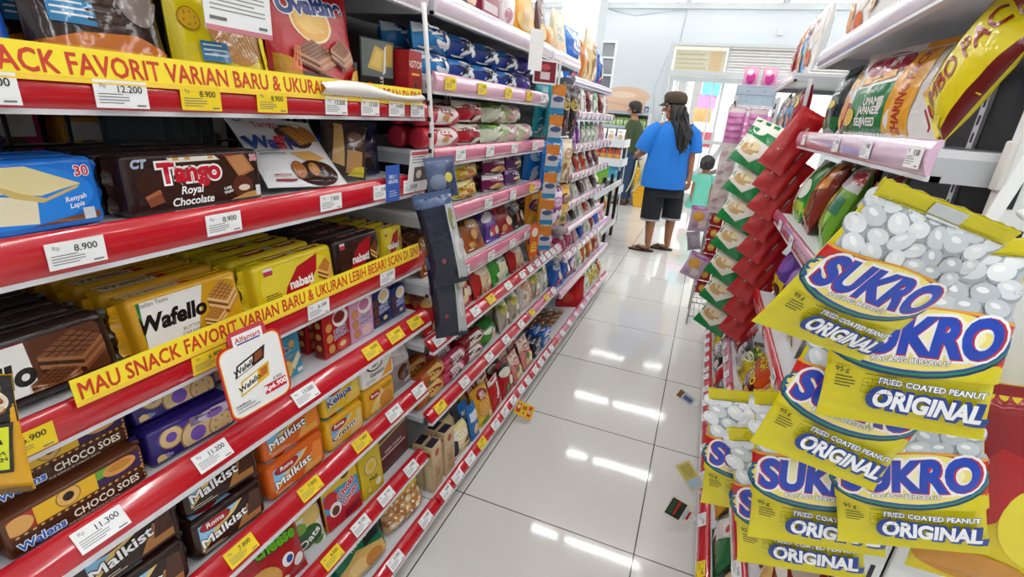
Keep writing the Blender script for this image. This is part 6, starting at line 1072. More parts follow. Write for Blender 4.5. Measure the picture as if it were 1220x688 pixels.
# cards hooked on the peanut side rails
def rcard(label, loc, rx, ry, rz_, w, h, base, items):
    mb = MB(); card(mb, rr(w, h, .007), .0012, M(base, 'card')); a = Art(mb, lambda u, v, off=0.0: Vector((u, -off, v - h / 2)), w, h, 'card', None, .0003, .0001); a.draw(items)
    q = MB(); q.box(w / 2 - .012, w / 2 + .03, .0012, .004, -.005, .005, CLEAR)
    o = obj('wobbler_card', mb); obj('clip', q, o); o.matrix_world = Matrix.Translation(loc) @ rotz(R(rz_)) @ Matrix.Rotation(R(ry), 4, 'Y') @ Matrix.Rotation(R(rx), 4, 'X'); tag(o, label, 'sign')
rcard('white card with dark green panels sticking out low from the peanut side', (.135, 1.42, .085), -18, 22, 8, .085, .075, 'EFEDE8', [('r', .03, .04, .97, .96, 'F0E8D8'), ('r', .08, .1, .7, .9, '1E3A28'), ('r', .36, .2, .46, .85, 'C8302A'), ('r', .14, .2, .3, .8, '3A5A3A'), ('e', .82, .5, .1, .3, 'C8D4DC'), ('r', .88, .3, .98, .7, 'C8202A')])
rcard('pale yellow and blue card sticking out from the floor rail, peanut side', (.155, 1.52, .155), -10, 42, -20, .1, .06, 'E2D7A8', [('r', .04, .1, .6, .9, 'D8C864'), ('r', .6, .1, .94, .9, 'B8CFE0'), ('l', .1, .2, .55, .8, 4, {'col': '8A7A3A'})])
rcard('small blue and brown card sticking out from the far floor rail', (.12, 2.15, .10), -12, 26, 0, .085, .045, 'E6E4E0', [('r', .04, .1, .96, .9, 'C8D2E0'), ('r', .05, .1, .3, .9, '8A5A2A'), ('r', .4, .25, .9, .7, '5A6A9A')])
# clip strip of red packs at the bay joint and of green bags farther on
bay('G', 'gondola_shelving', 'narrow gap bay on the peanut side with hanging clip strips', -1, 1.964, 2.436, rl([('4', .285, .32, .25, .272, ROSE), ('5', .07, .1, .2, .232, RED)], 1.964, 2.436), .74, 1.62, (2.42,))
BAYN['G'] = 'gap bay'
tags('G', '5', [(2.03 + .13 * i, '9.500', WT) for i in range(4)]); tags('G', '4', [(2.05 + .15 * i, '9.500', WT) for i in range(3)])
row('G', '4', 0, .285, [('yellow_candy', 2.04, 'yellow candy bag'), ('foil_white', 2.19, 'crumpled white pouch'), ('crimson_pouch', 2.34, 'crimson pouch')], 1, 22, 'R', jit=10)
row('G', '5', 0, .235, [('yellow_candy', 2.05, 'yellow candy bag', 1, 0, 24), ('black_pouch', 2.21, 'black and white pouch', 1, 0, 24), ('red_nissin', 2.36, 'red wafer pouch', 1, 0, 20)], 2, 20, 'R', jit=10)
def redpack():
    pouch('red_back', 'snack_pouch', 'snack', .1, .23, .018, 'B00F14', [('r', .46, .05, .54, .9, 'A00C10'), ('r', .64, .62, .68, .76, 'D8B0AC'), ('e', .3, .3, .03, .015, 'E8B8B0')], mat='foil', seed=81)
redpack()
mb = MB(); mb.box(-.006, .006, -.001, .001, 0, .92, WHITE); o = obj('clip_strip', mb); o.matrix_world = Matrix.Translation((.285, 2.10, .55)); tag(o, 'clip strip carrying the red packs at the bay joint', 'strip')
for i in range(9):
    z = 1.16 - .083 * i
    put('red_back', Matrix.Translation((.214, 2.02, z)) @ rotz(R(-12)) @ Matrix.Rotation(R(26), 4, 'Y') @ Matrix.Rotation(R(-16), 4, 'X'), 'plain red pack on the clip strip at the bay joint, %s from its top' % nth(i + 1), 'red packs on the clip strip')
pouch('jade_bag', 'snack_pouch', 'snack', .15, .2, .034, '12803E', [('p', [(0, .22), (.55, .1), (1, .5), (1, 1), (0, 1)], 'E6E2D4'), ('e', .36, .34, .26, .12, 'C8A468'), ('e', .42, .42, .2, .09, 'E8D6A8'), ('p', [(.0, .62), (1, .5), (1, .72), (0, .8)], '1A8A46'), ('e', .3, .75, .2, .1, 'F0ECE2')], mat='shiny', fine=False, seed=83)
mb = MB(); mb.box(-.006, .006, -.001, .001, 0, 1.0, WHITE); o = obj('clip_strip', mb); o.matrix_world = Matrix.Translation((.23, 2.40, .42)); tag(o, 'clip strip carrying the green and cream bags', 'strip')
for i in range(7): put('jade_bag', Matrix.Translation((.152, 2.32, 1.14 - .125 * i)) @ rotz(R(-16)) @ Matrix.Rotation(R(20), 4, 'Y') @ Matrix.Rotation(R(-22), 4, 'X'), 'green and cream bag on the far clip strip, %s from its top' % nth(i + 1), 'green bags on the far clip strip')

# ------------------------------------------------------------------ wire rack beyond the shelves
WIRE = M('C9C6C2', 'steel')
t = thing('wire_rack', 'freestanding chrome wire rack hung with red packs beside the aisle', 'rack', (.17, 3.5, 0))
for x in (-.085, .085):
    for y in (-.16, .16):
        q = MB(); q.tube([(x, y, 0), (x, y, 1.42)], .006, WIRE, 6); obj('leg', q, t)
for z in (.06, .16, .24, .5, .8, 1.1, 1.4):
    q = MB(); q.tube([(-.085, -.16, z), (.085, -.16, z), (.085, .16, z), (-.085, .16, z), (-.085, -.16, z)], .004, WIRE, 5)
    for k in range(4): q.tube([(-.085 + .034 * (k + 1), -.16, z), (-.085 + .034 * (k + 1), .16, z)], .0025, WIRE, 4)
    obj('wire_shelf', q, t)
q = MB()
for k in range(11): q.tube([(-.085, -.165, .2 + .055 * k), (.085, -.165, .2 + .055 * k)], .0028, WIRE, 5)
obj('front_wires', q, t)
pouch('coin_pack', 'candy_pack', 'candy', .075, .085, .02, 'A81E26', [('e', .5, .5, .3, .26, 'C8902A'), ('e', .5, .5, .22, .19, 'E2B84A'), ('r', .1, .85, .9, .95, '7A1018')], mat='shiny', fine=False)
for i in range(6):
    for j in range(2): put('coin_pack', Matrix.Translation((.13 + .08 * j, 3.318, .70 - .092 * i)) @ Matrix.Rotation(R(3), 4, 'Y'), 'small red pack with gold disc on the wire rack, %s from the top, %s column' % (nth(i + 1), ('aisle', 'inner')[j]), 'red packs on the wire rack')
pouch('long_bag', 'long_bag', 'snack', .1, .62, .06, 'D8CDC8', [('r', 0, .68, 1, 1, 'D08AB8')] + [('e', .3 + .4 * (i % 2), .04 + .045 * i, .22, .02, ('C8A8A8', 'E6DEDA', 'B89AA0')[i % 3], {'rot': .5}) for i in range(14)] + [('r', .1, .72 + .06 * i, .9, .74 + .06 * i, 'B85A98') for i in range(4)], mat='shiny', fine=True)
for i, (x, y) in enumerate(((.115, 3.30), (.228, 3.295))): put('long_bag', Matrix.Translation((x, y, .78)) @ rotz(R(-6 + 8 * i)), 'long mottled pinkish bag hanging on the wire rack, %s one from the aisle' % nth(i + 1))
pouch('mauve_toy', 'toy_pack', 'toy', .13, .17, .05, 'C8B0C8', [('e', .4, .6, .3, .2, 'E0A84A'), ('e', .6, .3, .24, .16, 'E6D8D4'), ('r', 0, .85, 1, 1, 'A85A9A'), ('e', .3, .25, .16, .12, 'B89AB4')], mat='shiny', fine=False)
put('mauve_toy', Matrix.Translation((.035, 3.28, .35)) @ Matrix.Rotation(R(18), 4, 'Y'), 'mauve packet hanging low on the aisle side of the wire rack')
put('mauve_toy', Matrix.Translation((.03, 3.46, .62)) @ rotz(R(20)), 'mauve packet hanging high on the aisle side of the wire rack')
pouch('grey_toy', 'toy_pack', 'toy', .09, .13, .05, '9A95A0', [('e', .5, .5, .3, .3, 'B4AEB8')], fine=False)
put('grey_toy', Matrix.Translation((.04, 3.6, .46)) @ rotz(R(10)) @ Matrix.Rotation(R(-14), 4, 'Y'), 'grey toy packet hanging below the mauve one on the wire rack')
# taller rack with grey boxes behind
t = thing('slotted_rack', 'grey slotted rack with pale boxes on top, beyond the wire rack', 'rack', (.24, 4.15, 0))
for x in (-.13, .13):
    q = MB(); q.box(x - .012, x + .012, -.15, -.12, 0, 1.5, M('C6C8CA', 'card'))
    for z in [.05 + .06 * k for k in range(24)]: q.box(x - .005, x + .005, -.1515, -.1498, z, z + .035, DARK)
    obj('upright', q, t)
for z in (.3, .7, 1.05, 1.43):
    q = MB(); q.box(-.15, .15, -.15, .2, z, z + .015, M('D5D7D8', 'card')); obj('shelf', q, t)
for k, z in enumerate((1.446, 1.512)):
    carton('grey_box%d' % k, 'storage_box', 'box', .26, .19, .063, 'A9B7C4', [('r', .02, .8, .98, .86, '8A98A6'), ('e', .3, .4, .02, .08, '7A8896'), ('e', .7, .4, .02, .08, '7A8896')]); put('grey_box%d' % k, Matrix.Translation((.235, 4.045, z + .0005)), 'pale grey-blue box on the slotted rack, %s of two' % ('lower', 'upper')[k])
pouch('pink_top', 'toy_pack', 'toy', .1, .12, .06, 'E8A0BC', [('e', .5, .4, .3, .3, 'D8409A'), ('e', .4, .7, .2, .16, 'F4D8E2')], mat='shiny', fine=False)
for k, x in enumerate((.18, .30)): put('pink_top', Matrix.Translation((x, 4.1, 1.576)), 'pink packet on top of the grey boxes, %s one from the aisle' % nth(k + 1))
pouch('pink_net', 'toy_pack', 'toy', .13, .3, .05, 'D87AB4', [('r', .1, .1 + .14 * i, .9, .16 + .14 * i, 'F0C0DC') for i in range(6)][:6] and [('r', .1, .1 + .14 * i, .9, .16 + .14 * i, 'F0C0DC') for i in range(6)], mat='shiny', fine=False)
for k, (x, z) in enumerate(((.17, 1.07), (.3, 1.08))): put('pink_net', Matrix.Translation((x, 3.97, z)), 'magenta packet on the slotted rack, %s one from the aisle' % nth(k + 1))
for k, (z, c, nm) in enumerate(((.70, '7AA8C8', 'pale blue'), (.30, 'C87A9A', 'dusty pink'))):
    carton('rack_box%d' % k, 'toy_box', 'box', .2, .2, .22, c, [('e', .5, .5, .3, .3, 'E8E2DC')]); put('rack_box%d' % k, Matrix.Translation((.24, 4.05, z + .016)), nm + ' box on a shelf of the slotted rack')

# ------------------------------------------------------------------ low black-legged table at the end of the shelves
BLK = M('17181A', 'matte')
t = thing('display_table', 'black-legged display table with white edge rails past the shelving', 'table', (-1.12, 5.05, 0))
for x in (-.24, .24):
    for y in (-.62, -.2, .2, .62):
        q = MB(); q.box(x - .016, x + .016, y - .016, y + .016, 0, .74, BLK); obj('leg', q, t)
for z in (.16, .60):
    q = MB(); q.box(-.25, .25, -.66, .66, z, z + .012, M('2A2B2E', 'matte')); 
    for x in (.262, -.262): q.box(x - .008, x + .008, -.67, .67, z - .012, z + .045, WHITE)
    for y in (.668, -.668): q.box(-.26, .26, y - .008, y + .008, z - .012, z + .045, WHITE)
    obj('tray', q, t)
q = MB(); q.box(-.24, .24, -.645, -.637, .17, .73, BLK); q.box(-.02, .0, -.648, -.634, 0, .74, BLK); obj('end_panel', q, t)
pouch('gift_bag', 'gift_bag', 'bag', .22, .42, .06, '4AB4D8', [('e', .3, .3, .06, .03, 'D87A9A'), ('e', .6, .5, .05, .03, 'E8E8F0'), ('e', .4, .7, .06, .03, '2A6AA8'), ('e', .7, .2, .06, .03, 'D87A9A'), ('e', .7, .8, .08, .05, 'D8A8C8')], mat='card', fine=False)
put('gift_bag', Matrix.Translation((-1.0, 4.318, .16)) @ Matrix.Rotation(R(-6), 4, 'Y'), 'tall sky-blue bag with small motifs leaning on the display table end')
pouch('pink_gift', 'gift_bag', 'bag', .12, .38, .05, 'E2C8D8', [('e', .5, .6, .3, .12, 'C87AA8'), ('e', .5, .3, .3, .1, 'F0E8EE')], mat='card', fine=False)
put('pink_gift', Matrix.Translation((-.835, 4.30, .162)), 'pale pink bag beside the sky-blue bag')
pouch('green_sack', 'rice_bag', 'bag', .2, .3, .08, '3A7A2A', [('r', 0, .7, 1, 1, 'D8A02A'), ('e', .5, .4, .3, .16, 'C8DCA8'), ('r', 0, 0, 1, .1, '2A5A1E')], mat='shiny', fine=False)
pouch('orange_sack', 'rice_bag', 'bag', .2, .3, .08, 'D88A2A', [('r', 0, .75, 1, 1, 'E8C03A'), ('e', .5, .4, .3, .16, 'E8E0C8')], mat='shiny', fine=False)
for i in range(6): put('green_sack' if i % 3 != 2 else 'orange_sack', pose('L', -1.0, 4.53 + .215 * i, .1725), ('green and gold' if i % 3 != 2 else 'orange') + ' sack on the display table low tray, %s from its near end' % nth(i + 1))
pouch('top_green', 'snack_pouch', 'snack', .2, .22, .06, '7AA83A', [('r', 0, .78, 1, 1, '4AA02A'), ('e', .5, .4, .3, .2, 'E8E4D0'), ('e', .5, .4, .2, .12, '5A3A22')], mat='shiny', fine=False)
def bottle(key, r, h, col, cap, lab):
    mb = MB(); mb.lathe([(r * .96, 0), (r, .01), (r, h * .62), (r * .9, h * .7), (r * .36, h * .82), (r * .34, h * .86)], M(col, 'gloss'), 16)
    mb.lathe([(r * 1.004, h * .15), (r * 1.006, h * .16), (r * 1.006, h * .5), (r * 1.004, h * .51)], M(lab, 'card'), 16)
    q = MB(); q.lathe([(r * .4, h * .86), (r * .42, h * .87), (r * .42, h * .98), (r * .38, h)], M(cap, 'card'), 14); proto(key, 'bottle', 'bottle', mb, [('cap', q, None)])
bottle('white_bottle', .046, .24, 'F0F0F0', '1E2A44', 'E2E4EA'); bottle('orange_bottle', .045, .22, 'D8622A', 'E8E8E8', 'E08A4A'); bottle('red_bottle', .035, .19, 'C8401E', 'E8D8C8', 'D8A040'); bottle('dark_bottle', .035, .17, '3A1A14', 'C8302A', 'E8E0D8'); bottle('cream_bottle', .046, .22, 'E0C8A0', 'E8E8E8', 'C89A5A')
for i, k in enumerate(('orange_bottle', 'white_bottle', 'white_bottle', 'cream_bottle', 'cream_bottle')): put(k, Matrix.Translation((-1.325 + .1 * i, 4.52, .6125)), {'o': 'orange', 'w': 'white', 'c': 'cream'}[k[0]] + ' bottle on the near end of the display table, %s from the shelves' % nth(i + 1))
for i in range(4): put('top_green', Matrix.Translation((-1.22 + .0 * i, 4.62 + .16 * i, .6125)) @ rotz(R(8)), 'green-topped pouch on the display table, inner row, %s from its near end' % nth(i + 1), 'green-topped pouches on the display table')
for i in range(4): put('top_green', Matrix.Translation((-1.0, 4.62 + .16 * i, .6125)) @ rotz(R(6)), 'green-topped pouch on the display table, aisle row, %s from its near end' % nth(i + 1), 'green-topped pouches on the display table')
# tiered white rack
t = thing('tiered_rack', 'white two-tier rack of bottles and packs beyond the display table', 'rack', (-1.16, 6.2, 0))
for x in (-.22, .22):
    for y in (-.18, .18): q = MB(); q.tube([(x, y, 0), (x, y, 1.05)], .008, WHITE, 8); obj('leg', q, t)
for z in (.45, .78, 1.0):
    q = MB(); q.box(-.235, .235, -.2, .2, z, z + .014, WHITE); q.box(-.24, .24, -.212, -.2, z - .03, z + .06, WHITE); q.box(.235, .245, -.2, .2, z - .03, z + .06, WHITE); obj('shelf', q, t)
for i in range(5): put('red_bottle', Matrix.Translation((-1.33 + .085 * i, 6.05, .7945)), 'orange-red bottle on the tiered rack, %s from the wall side' % nth(i + 1), 'bottles on the tiered rack')
for i in range(2): put('dark_bottle', Matrix.Translation((-1.33 + .16 * i, 6.16, .7945)), 'dark bottle with red cap behind the orange-red bottles, %s one' % nth(i + 1))
pouch('white_clear', 'snack_pouch', 'snack', .1, .16, .06, 'E8E4DC', [('e', .5, .4, .3, .2, 'C8A88A'), ('e', .5, .75, .3, .1, 'B8B0A8')], mat='shiny', fine=False)
for i in range(4): put('white_clear', Matrix.Translation((-1.325 + .112 * i, 6.06, 1.0145)) @ Matrix.Rotation(R(-14), 4, 'X') , 'white clear pouch on the upper tier of the white rack, %s from the wall side' % nth(i + 1), None, 1, 1.0146)
for i in range(3): put('gift_bag', Matrix.Translation((-1.31 + .15 * i, 6.1, .4646)), 'sky-blue bag on the lowest tier of the white rack, %s from the wall side' % nth(i + 1), 'bags on the lowest tier', .66)
# round-topped display against the wall
t = thing('header_display', 'display shelf with a pale oval header board against the back wall', 'display', (-1.35, 8.4, 0))
q = MB(); q.box(-.38, .38, .28, .31, 0, 1.5, M('D6D8DA', 'card')); obj('back_panel', q, t)
for z in (.3, .6, .9, 1.16, 1.38): q = MB(); q.box(-.38, .38, -.1, .28, z, z + .014, M('C9CFD4', 'card')); q.box(-.38, .38, -.108, -.1, z - .02, z + .03, M('B4BEC6', 'card')); obj('shelf', q, t)
for x in (-.385, .385): q = MB(); q.box(x - .008, x + .008, -.11, .31, 0, 1.4, M('D6D8DA', 'card')); obj('side_panel', q, t)
q = MB(); q.loft([[(.36 * math.cos(a), y, 1.63 + .13 * math.sin(a)) for a in [2 * math.pi * k / 36 for k in range(36)]] for y in (-.13, -.12)], M('DDB89C', 'card'), False); q.loft([[(.2 * math.cos(a) - .05, _, 1.64 + .05 * math.sin(a)) for a in [2 * math.pi * k / 24 for k in range(24)]] for _ in (-.1315, -.1335)], M('E8CDB8', 'card'), False); q.box(-.3, .3, -.12, -.105, 1.4, 1.56, M('DDB89C', 'card')); obj('header_board', q, t)
for j, (z, c, c2, nm, hgt) in enumerate(((1.3946, '4A6AA0', 'E8EAF0', 'blue and white', .1), (1.1746, '9AC05A', 'E8ECD8', 'green and white', .13), (.9146, '2A4A9A', 'E4E8F0', 'navy and white', .14), (.6146, '8A2A34', 'E8DAD8', 'maroon and white', .16), (.3146, 'C8A02A', 'F0E8D0', 'gold and white', .16))):
    carton('care_%d' % j, 'care_carton', 'carton', .11, .08, hgt, c, [('r', .08, .3, .92, .7, c2), ('e', .5, .5, .24, .14, c)])
    for i in range(6): put('care_%d' % j, Matrix.Translation((-1.65 + .12 * i, 8.36, z)), '%s carton on the oval-headed display, %s from the wall window' % (nm, nth(i + 1)), 'cartons on the oval-headed display')
# nested yellow baskets with a white tub
for i in range(9):
    z = .05 * i; mb = MB(); n = 1
    def ring(w, d, zz): return [(x, y, zz) for x, y in [(sx * (w - .03 * (k in (1, 2)) * 0), sy * d) for sx, sy, k in ((-1, -1, 0), (1, -1, 0), (1, 1, 0), (-1, 1, 0))]]
    a_, b_ = .105, .16
    mb.loft([ring(a_ * .76, b_ * .82, z), ring(a_, b_, z + .2), ring(a_ + .014, b_ + .014, z + .2), ring(a_ + .014, b_ + .014, z + .175), ring(a_ + .002, b_ + .002, z + .175), ring(a_ * .76 + .002, b_ * .82 + .002, z - .001)][:6], M('F2B41A', 'card'), False, False)
    mb.add([(-a_ * .76, -b_ * .82, z + .002), (a_ * .76, -b_ * .82, z + .002), (a_ * .76, b_ * .82, z + .002), (-a_ * .76, b_ * .82, z + .002)], [(0, 1, 2, 3)], M('F2B41A', 'card'))
    o = obj('shopping_basket', mb); o.location = (-.86, 8.05, .004); tag(o, 'yellow plastic shopping basket, %s from the floor in the nested pile' % nth(i + 1), 'basket', 'nested yellow baskets')
mb = MB(); mb.lathe([(.09, 0), (.11, .02), (.12, .2), (.1, .34), (.06, .41), (.02, .43)], M('EDEBE6', 'card'), 20); mb.tube([(-.03, 0, .425), (-.03, 0, .45), (.03, 0, .45), (.03, 0, .425)], .006, M('D8D6D0', 'card'), 6); o = obj('plastic_tub', mb); o.location = (-.86, 8.05, .625); tag(o, 'white domed tub on top of the nested yellow baskets', 'tub')

# ------------------------------------------------------------------ people
def skin(name, joints, edges, mat, levels=2):
    """one continuous body grown over a skeleton; joints: name -> (x, y, z, radius) with the root first"""
    names = list(joints); ix = {k: i for i, k in enumerate(names)}
    me = bpy.data.meshes.new(name); me.from_pydata([joints[k][:3] for k in names], [(ix[a], ix[b]) for a, b in edges], [])
    o = bpy.data.objects.new(name, me); COL.objects.link(o)
    m = o.modifiers.new('skin', 'SKIN'); m.use_smooth_shade = True; m.branch_smoothing = .3
    for i, k in enumerate(names):
        r = joints[k][3]; me.skin_vertices[0].data[i].radius = r if isinstance(r, tuple) else (r, r)
        me.skin_vertices[0].data[i].use_root = i == 0
    s = o.modifiers.new('sub', 'SUBSURF'); s.levels = levels; s.render_levels = levels
    dg = bpy.context.evaluated_depsgraph_get(); out = bpy.data.meshes.new_from_object(o.evaluated_get(dg)); out.name = name
    bpy.data.objects.remove(o); out.materials.clear(); out.materials.append(mat)
    for p in out.polygons: p.use_smooth = True
    return out
def hand(J, E, tag_, wrist, d, side, palm_n, curl=.5, r=.0085, L=.075):
    """palm and five fingers at the end of a forearm; d along the hand, side towards the thumb, palm_n out of the palm"""
    d, side, pn = Vector(d).normalized(), Vector(side).normalized(), Vector(palm_n).normalized(); w = Vector(wrist); c = w + d * .045
    J[tag_ + 'palm'] = (*c, (.02, .03)); E.append((tag_ + 'wrist', tag_ + 'palm'))
    for i, ln in enumerate((.92, 1.0, .94, .78)):
        base = c + side * (.026 - .0175 * i) + d * .03; J[tag_ + 'k%d' % i] = (*base, r); E.append((tag_ + 'palm', tag_ + 'k%d' % i)); p = base; v = d.copy()
        for s_, f in enumerate((.45, .32, .25)):
            v = (v + pn * curl * (.55 + .25 * s_)).normalized(); p = p + v * L * ln * f; J[tag_ + 'f%d%d' % (i, s_)] = (*p, r * (.95 - .1 * s_)); E.append((tag_ + ('k%d' % i if s_ == 0 else 'f%d%d' % (i, s_ - 1)), tag_ + 'f%d%d' % (i, s_)))
    p = c - d * .012 + side * .03; J[tag_ + 't0'] = (*p, r * 1.1); E.append((tag_ + 'palm', tag_ + 't0'))
    for s_, f in enumerate((.03, .026)): p = p + (side * .6 + d * .7 + pn * .35 * curl).normalized() * f; J[tag_ + 't%d' % (s_ + 1)] = (*p, r * (1 - .12 * s_)); E.append((tag_ + 't%d' % s_, tag_ + 't%d' % (s_ + 1)))
def face(par, c, yaw, s=1.0, tone='8A5A3E'):
    """eyes, brows, mouth and ears on a head centred at c that looks along -Y before yaw"""
    m = Matrix.Translation(c) @ rotz(yaw) @ Matrix.Scale(s, 4)
    for nm, col, parts in (('eyes', 'F0EEEA', [((sx * .031, -.086, .008), (.013, .007, .008)) for sx in (-1, 1)]), ('pupils', '1A1412', [((sx * .031, -.0915, .008), (.006, .004, .006)) for sx in (-1, 1)]), ('eyebrows', '1A1412', [((sx * .032, -.09, .03), (.018, .005, .004)) for sx in (-1, 1)]), ('mouth', '8A4038', [((0, -.091, -.052), (.022, .006, .007))]), ('ears', tone, [((sx * .078, .008, -.004), (.01, .02, .032)) for sx in (-1, 1)])):
        q = MB()
        for (x, y, z), (a, b, cc) in parts:
            q.loft([[(x + a * math.cos(p) * math.cos(t), y + b * math.cos(p) * math.sin(t), z + cc * math.sin(p)) for t in [2 * math.pi * k / 10 for k in range(10)]] for p in [math.pi * (j / 6 - .5) * .98 for j in range(7)]], M(col, 'skin'))
        q.v = [m @ p for p in q.v]; obj(nm, q, par)
def headmesh(J, E, neck, c, yaw):
    """skull, jaw and nose joints"""
    m = Matrix.Translation(c) @ rotz(yaw)
    def P(x, y, z): v = m @ Vector((x, y, z)); return tuple(v)
    J['skull'] = (*P(0, .012, .02), (.083, .094)); J['crown'] = (*P(0, .008, .075), (.062, .07)); J['jaw'] = (*P(0, -.018, -.05), (.058, .064)); J['chin'] = (*P(0, -.05, -.085), (.03, .028)); J['nose'] = (*P(0, -.094, -.018), (.011, .012)); J['nose_tip'] = (*P(0, -.108, -.03), (.009, .009))
    for a, b in ((neck, 'jaw'), ('jaw', 'skull'), ('skull', 'crown'), ('jaw', 'chin'), ('skull', 'nose'), ('nose', 'nose_tip')): E.append((a, b))
def ringxy(cx, cy, z, a, b, rot, n=20, wob=0, sd=0):
    out = []
    for k in range(n):
        t = 2 * math.pi * k / n; w = 1 + wob * noise.noise(Vector((math.cos(t) * 2 + sd, math.sin(t) * 2, z * 7)))
        x, y = a * math.cos(t) * w, b * math.sin(t) * w; out.append(Vector((cx + x * math.cos(rot) - y * math.sin(rot), cy + x * math.sin(rot) + y * math.cos(rot), z)))
    return out
def garment(name, rings, col, par, kind='cloth'):
    q = MB(); q.loft(rings, M(col, kind), True, False)
    n = len(rings[0])   # turned hems so the cloth has thickness
    for rg in (rings[0], rings[-1]):
        c = sum(rg, Vector()) / n; inner = [p + (c - p) * .1 for p in rg]; q.loft([rg, inner], M(col, kind), True, False)
    return obj(name, q, par)
def limb_rings(pts, rad, n=14, wob=.05, sd=0):
    q = MB(); q.tube(pts, rad, M('FFFFFF'), n, None, False); m = len(pts); return [[q.v[i * n + k] * 1 for k in range(n)] for i in range(m)]

# shopper in the blue shirt, walking away and looking towards the shelves
px, py = -.36, 5.28
t = thing('person', 'person in an oversized blue T-shirt, black cropped trousers and flat cap, seen from behind', 'person', (px, py, 0))
SK = M('9A6546', 'skin')
J = {'hip': (0, 0, .80, (.13, .1)), 'waist': (.0, .01, .98, (.12, .09)), 'chest': (.0, .0, 1.15, (.14, .1)), 'neckbase': (.0, -.005, 1.27, (.07, .065)), 'neck': (-.012, -.002, 1.32, .05),
     'Ls': (-.155, -.075, 1.22, .055), 'Le': (-.235, -.06, 1.0, .042), 'Lwrist': (-.30, .06, .955, .027), 'Rs': (.165, .07, 1.225, .055), 'Re': (.215, .06, .98, .042), 'Rwrist': (.235, .02, .80, .027),
     'Lh': (-.07, -.045, .74, .085), 'Lk': (-.065, -.07, .43, .058), 'Lc': (-.055, -.075, .28, .052), 'La': (-.045, -.09, .075, .033), 'Lheel': (-.03, -.095, .04, .03), 'Lball': (-.15, -.105, .03, (.032, .022)), 'Ltoe': (-.2, -.11, .026, (.026, .016)),
     'Rh': (.085, .05, .74, .085), 'Rk': (.13, .08, .43, .058), 'Rc': (.13, .09, .28, .052), 'Ra': (.135, .1, .075, .033), 'Rheel': (.15, .1, .04, .03), 'Rball': (.04, .09, .03, (.032, .022)), 'Rtoe': (-.01, .085, .026, (.026, .016))}
E = [('hip', 'waist'), ('waist', 'chest'), ('chest', 'neckbase'), ('neckbase', 'neck'), ('neckbase', 'Ls'), ('Ls', 'Le'), ('Le', 'Lwrist'), ('neckbase', 'Rs'), ('Rs', 'Re'), ('Re', 'Rwrist'), ('hip', 'Lh'), ('Lh', 'Lk'), ('Lk', 'Lc'), ('Lc', 'La'), ('La', 'Lheel'), ('Lheel', 'Lball'), ('Lball', 'Ltoe'), ('hip', 'Rh'), ('Rh', 'Rk'), ('Rk', 'Rc'), ('Rc', 'Ra'), ('Ra', 'Rheel'), ('Rheel', 'Rball'), ('Rball', 'Rtoe')]
HC = Vector((-.035, .0, 1.415)); HY = R(-72) - 0
headmesh(J, E, 'neck', HC, HY); hand(J, E, 'L', J['Lwrist'][:3], (-.5, .7, -.1), (.2, .3, 1), (.6, .3, -.2), .6); hand(J, E, 'R', J['Rwrist'][:3], (.05, -.1, -1), (-.6, -.8, 0), (-.8, .4, 0), .3)
obj('body', skin('body', J, E, SK), t); face(t, HC, HY, 1, '9A6546')
rot = R(28); BL = '1C74CE'
garment('shirt', [ringxy(.0, .0, .665, .235, .175, rot, 24, .1), ringxy(.0, .0, .80, .225, .165, rot, 24, .1, 1), ringxy(.0, .0, .95, .215, .155, rot, 24, .08, 2), ringxy(.0, .0, 1.08, .21, .15, rot, 24, .05, 3), ringxy(.0, .0, 1.18, .205, .135, rot, 24), ringxy(.0, .0, 1.235, .185, .115, rot, 24), ringxy(-.005, .0, 1.275, .125, .09, rot, 24), ringxy(-.008, .0, 1.295, .075, .07, rot, 24)], BL, t)
garment('sleeve', limb_rings([(-.12, -.06, 1.235), (-.175, -.085, 1.19), (-.215, -.09, 1.11), (-.245, -.075, 1.02)], [.07, .082, .085, .088]), BL, t); garment('sleeve', limb_rings([(.13, .06, 1.24), (.19, .08, 1.19), (.215, .08, 1.1), (.228, .07, 1.02)], [.07, .08, .082, .084]), BL, t)
NV = '14161E'
garment('trousers', [ringxy(.01, .0, .58, .19, .15, rot, 20), ringxy(.01, .0, .68, .19, .15, rot, 20), ringxy(.005, 0, .82, .165, .125, rot, 20), ringxy(0, 0, .92, .15, .11, rot, 20)], NV, t)
garment('trouser_leg', limb_rings([(-.06, -.045, .76), (-.065, -.055, .6), (-.07, -.065, .45), (-.07, -.072, .335)], [.11, .112, .102, .098]), NV, t); garment('trouser_leg', limb_rings([(.085, .05, .76), (.105, .06, .6), (.125, .08, .45), (.128, .085, .345)], [.11, .11, .1, .096]), NV, t)
for x, y, z in ((-.07, -.072, .335), (.128, .085, .345)): garment('cuff', [ringxy(x, y, z - .006, .1, .1, 0, 16), ringxy(x, y, z + .014, .102, .102, 0, 16)], 'A8AAAE', t)
def sandal(x, y, a):
    q = MB(); o_ = [(.13 * math.cos(u) * (1.0), .045 * math.sin(u) * (1 - .18 * math.cos(u))) for u in [2 * math.pi * k / 22 for k in range(22)]]
    m = Matrix.Translation((x, y, 0)) @ rotz(a)
    q.loft([[m @ Vector((p[0], p[1], z)) for p in o_] for z in (.001, .018)], M('2E2620', 'matte'), False)
    for s_ in (-1, 1): q.tube([m @ Vector((-.055 * -1 + .03, 0, .02)), m @ Vector((.03, s_ * .03, .05)), m @ Vector((-.03, s_ * .044, .022))], .009, M('1E1A18', 'matte'), 6)
    return q
obj('sandal', sandal(-.105, -.102, R(183)), t); obj('sandal', sandal(.075, .093, R(183)), t)
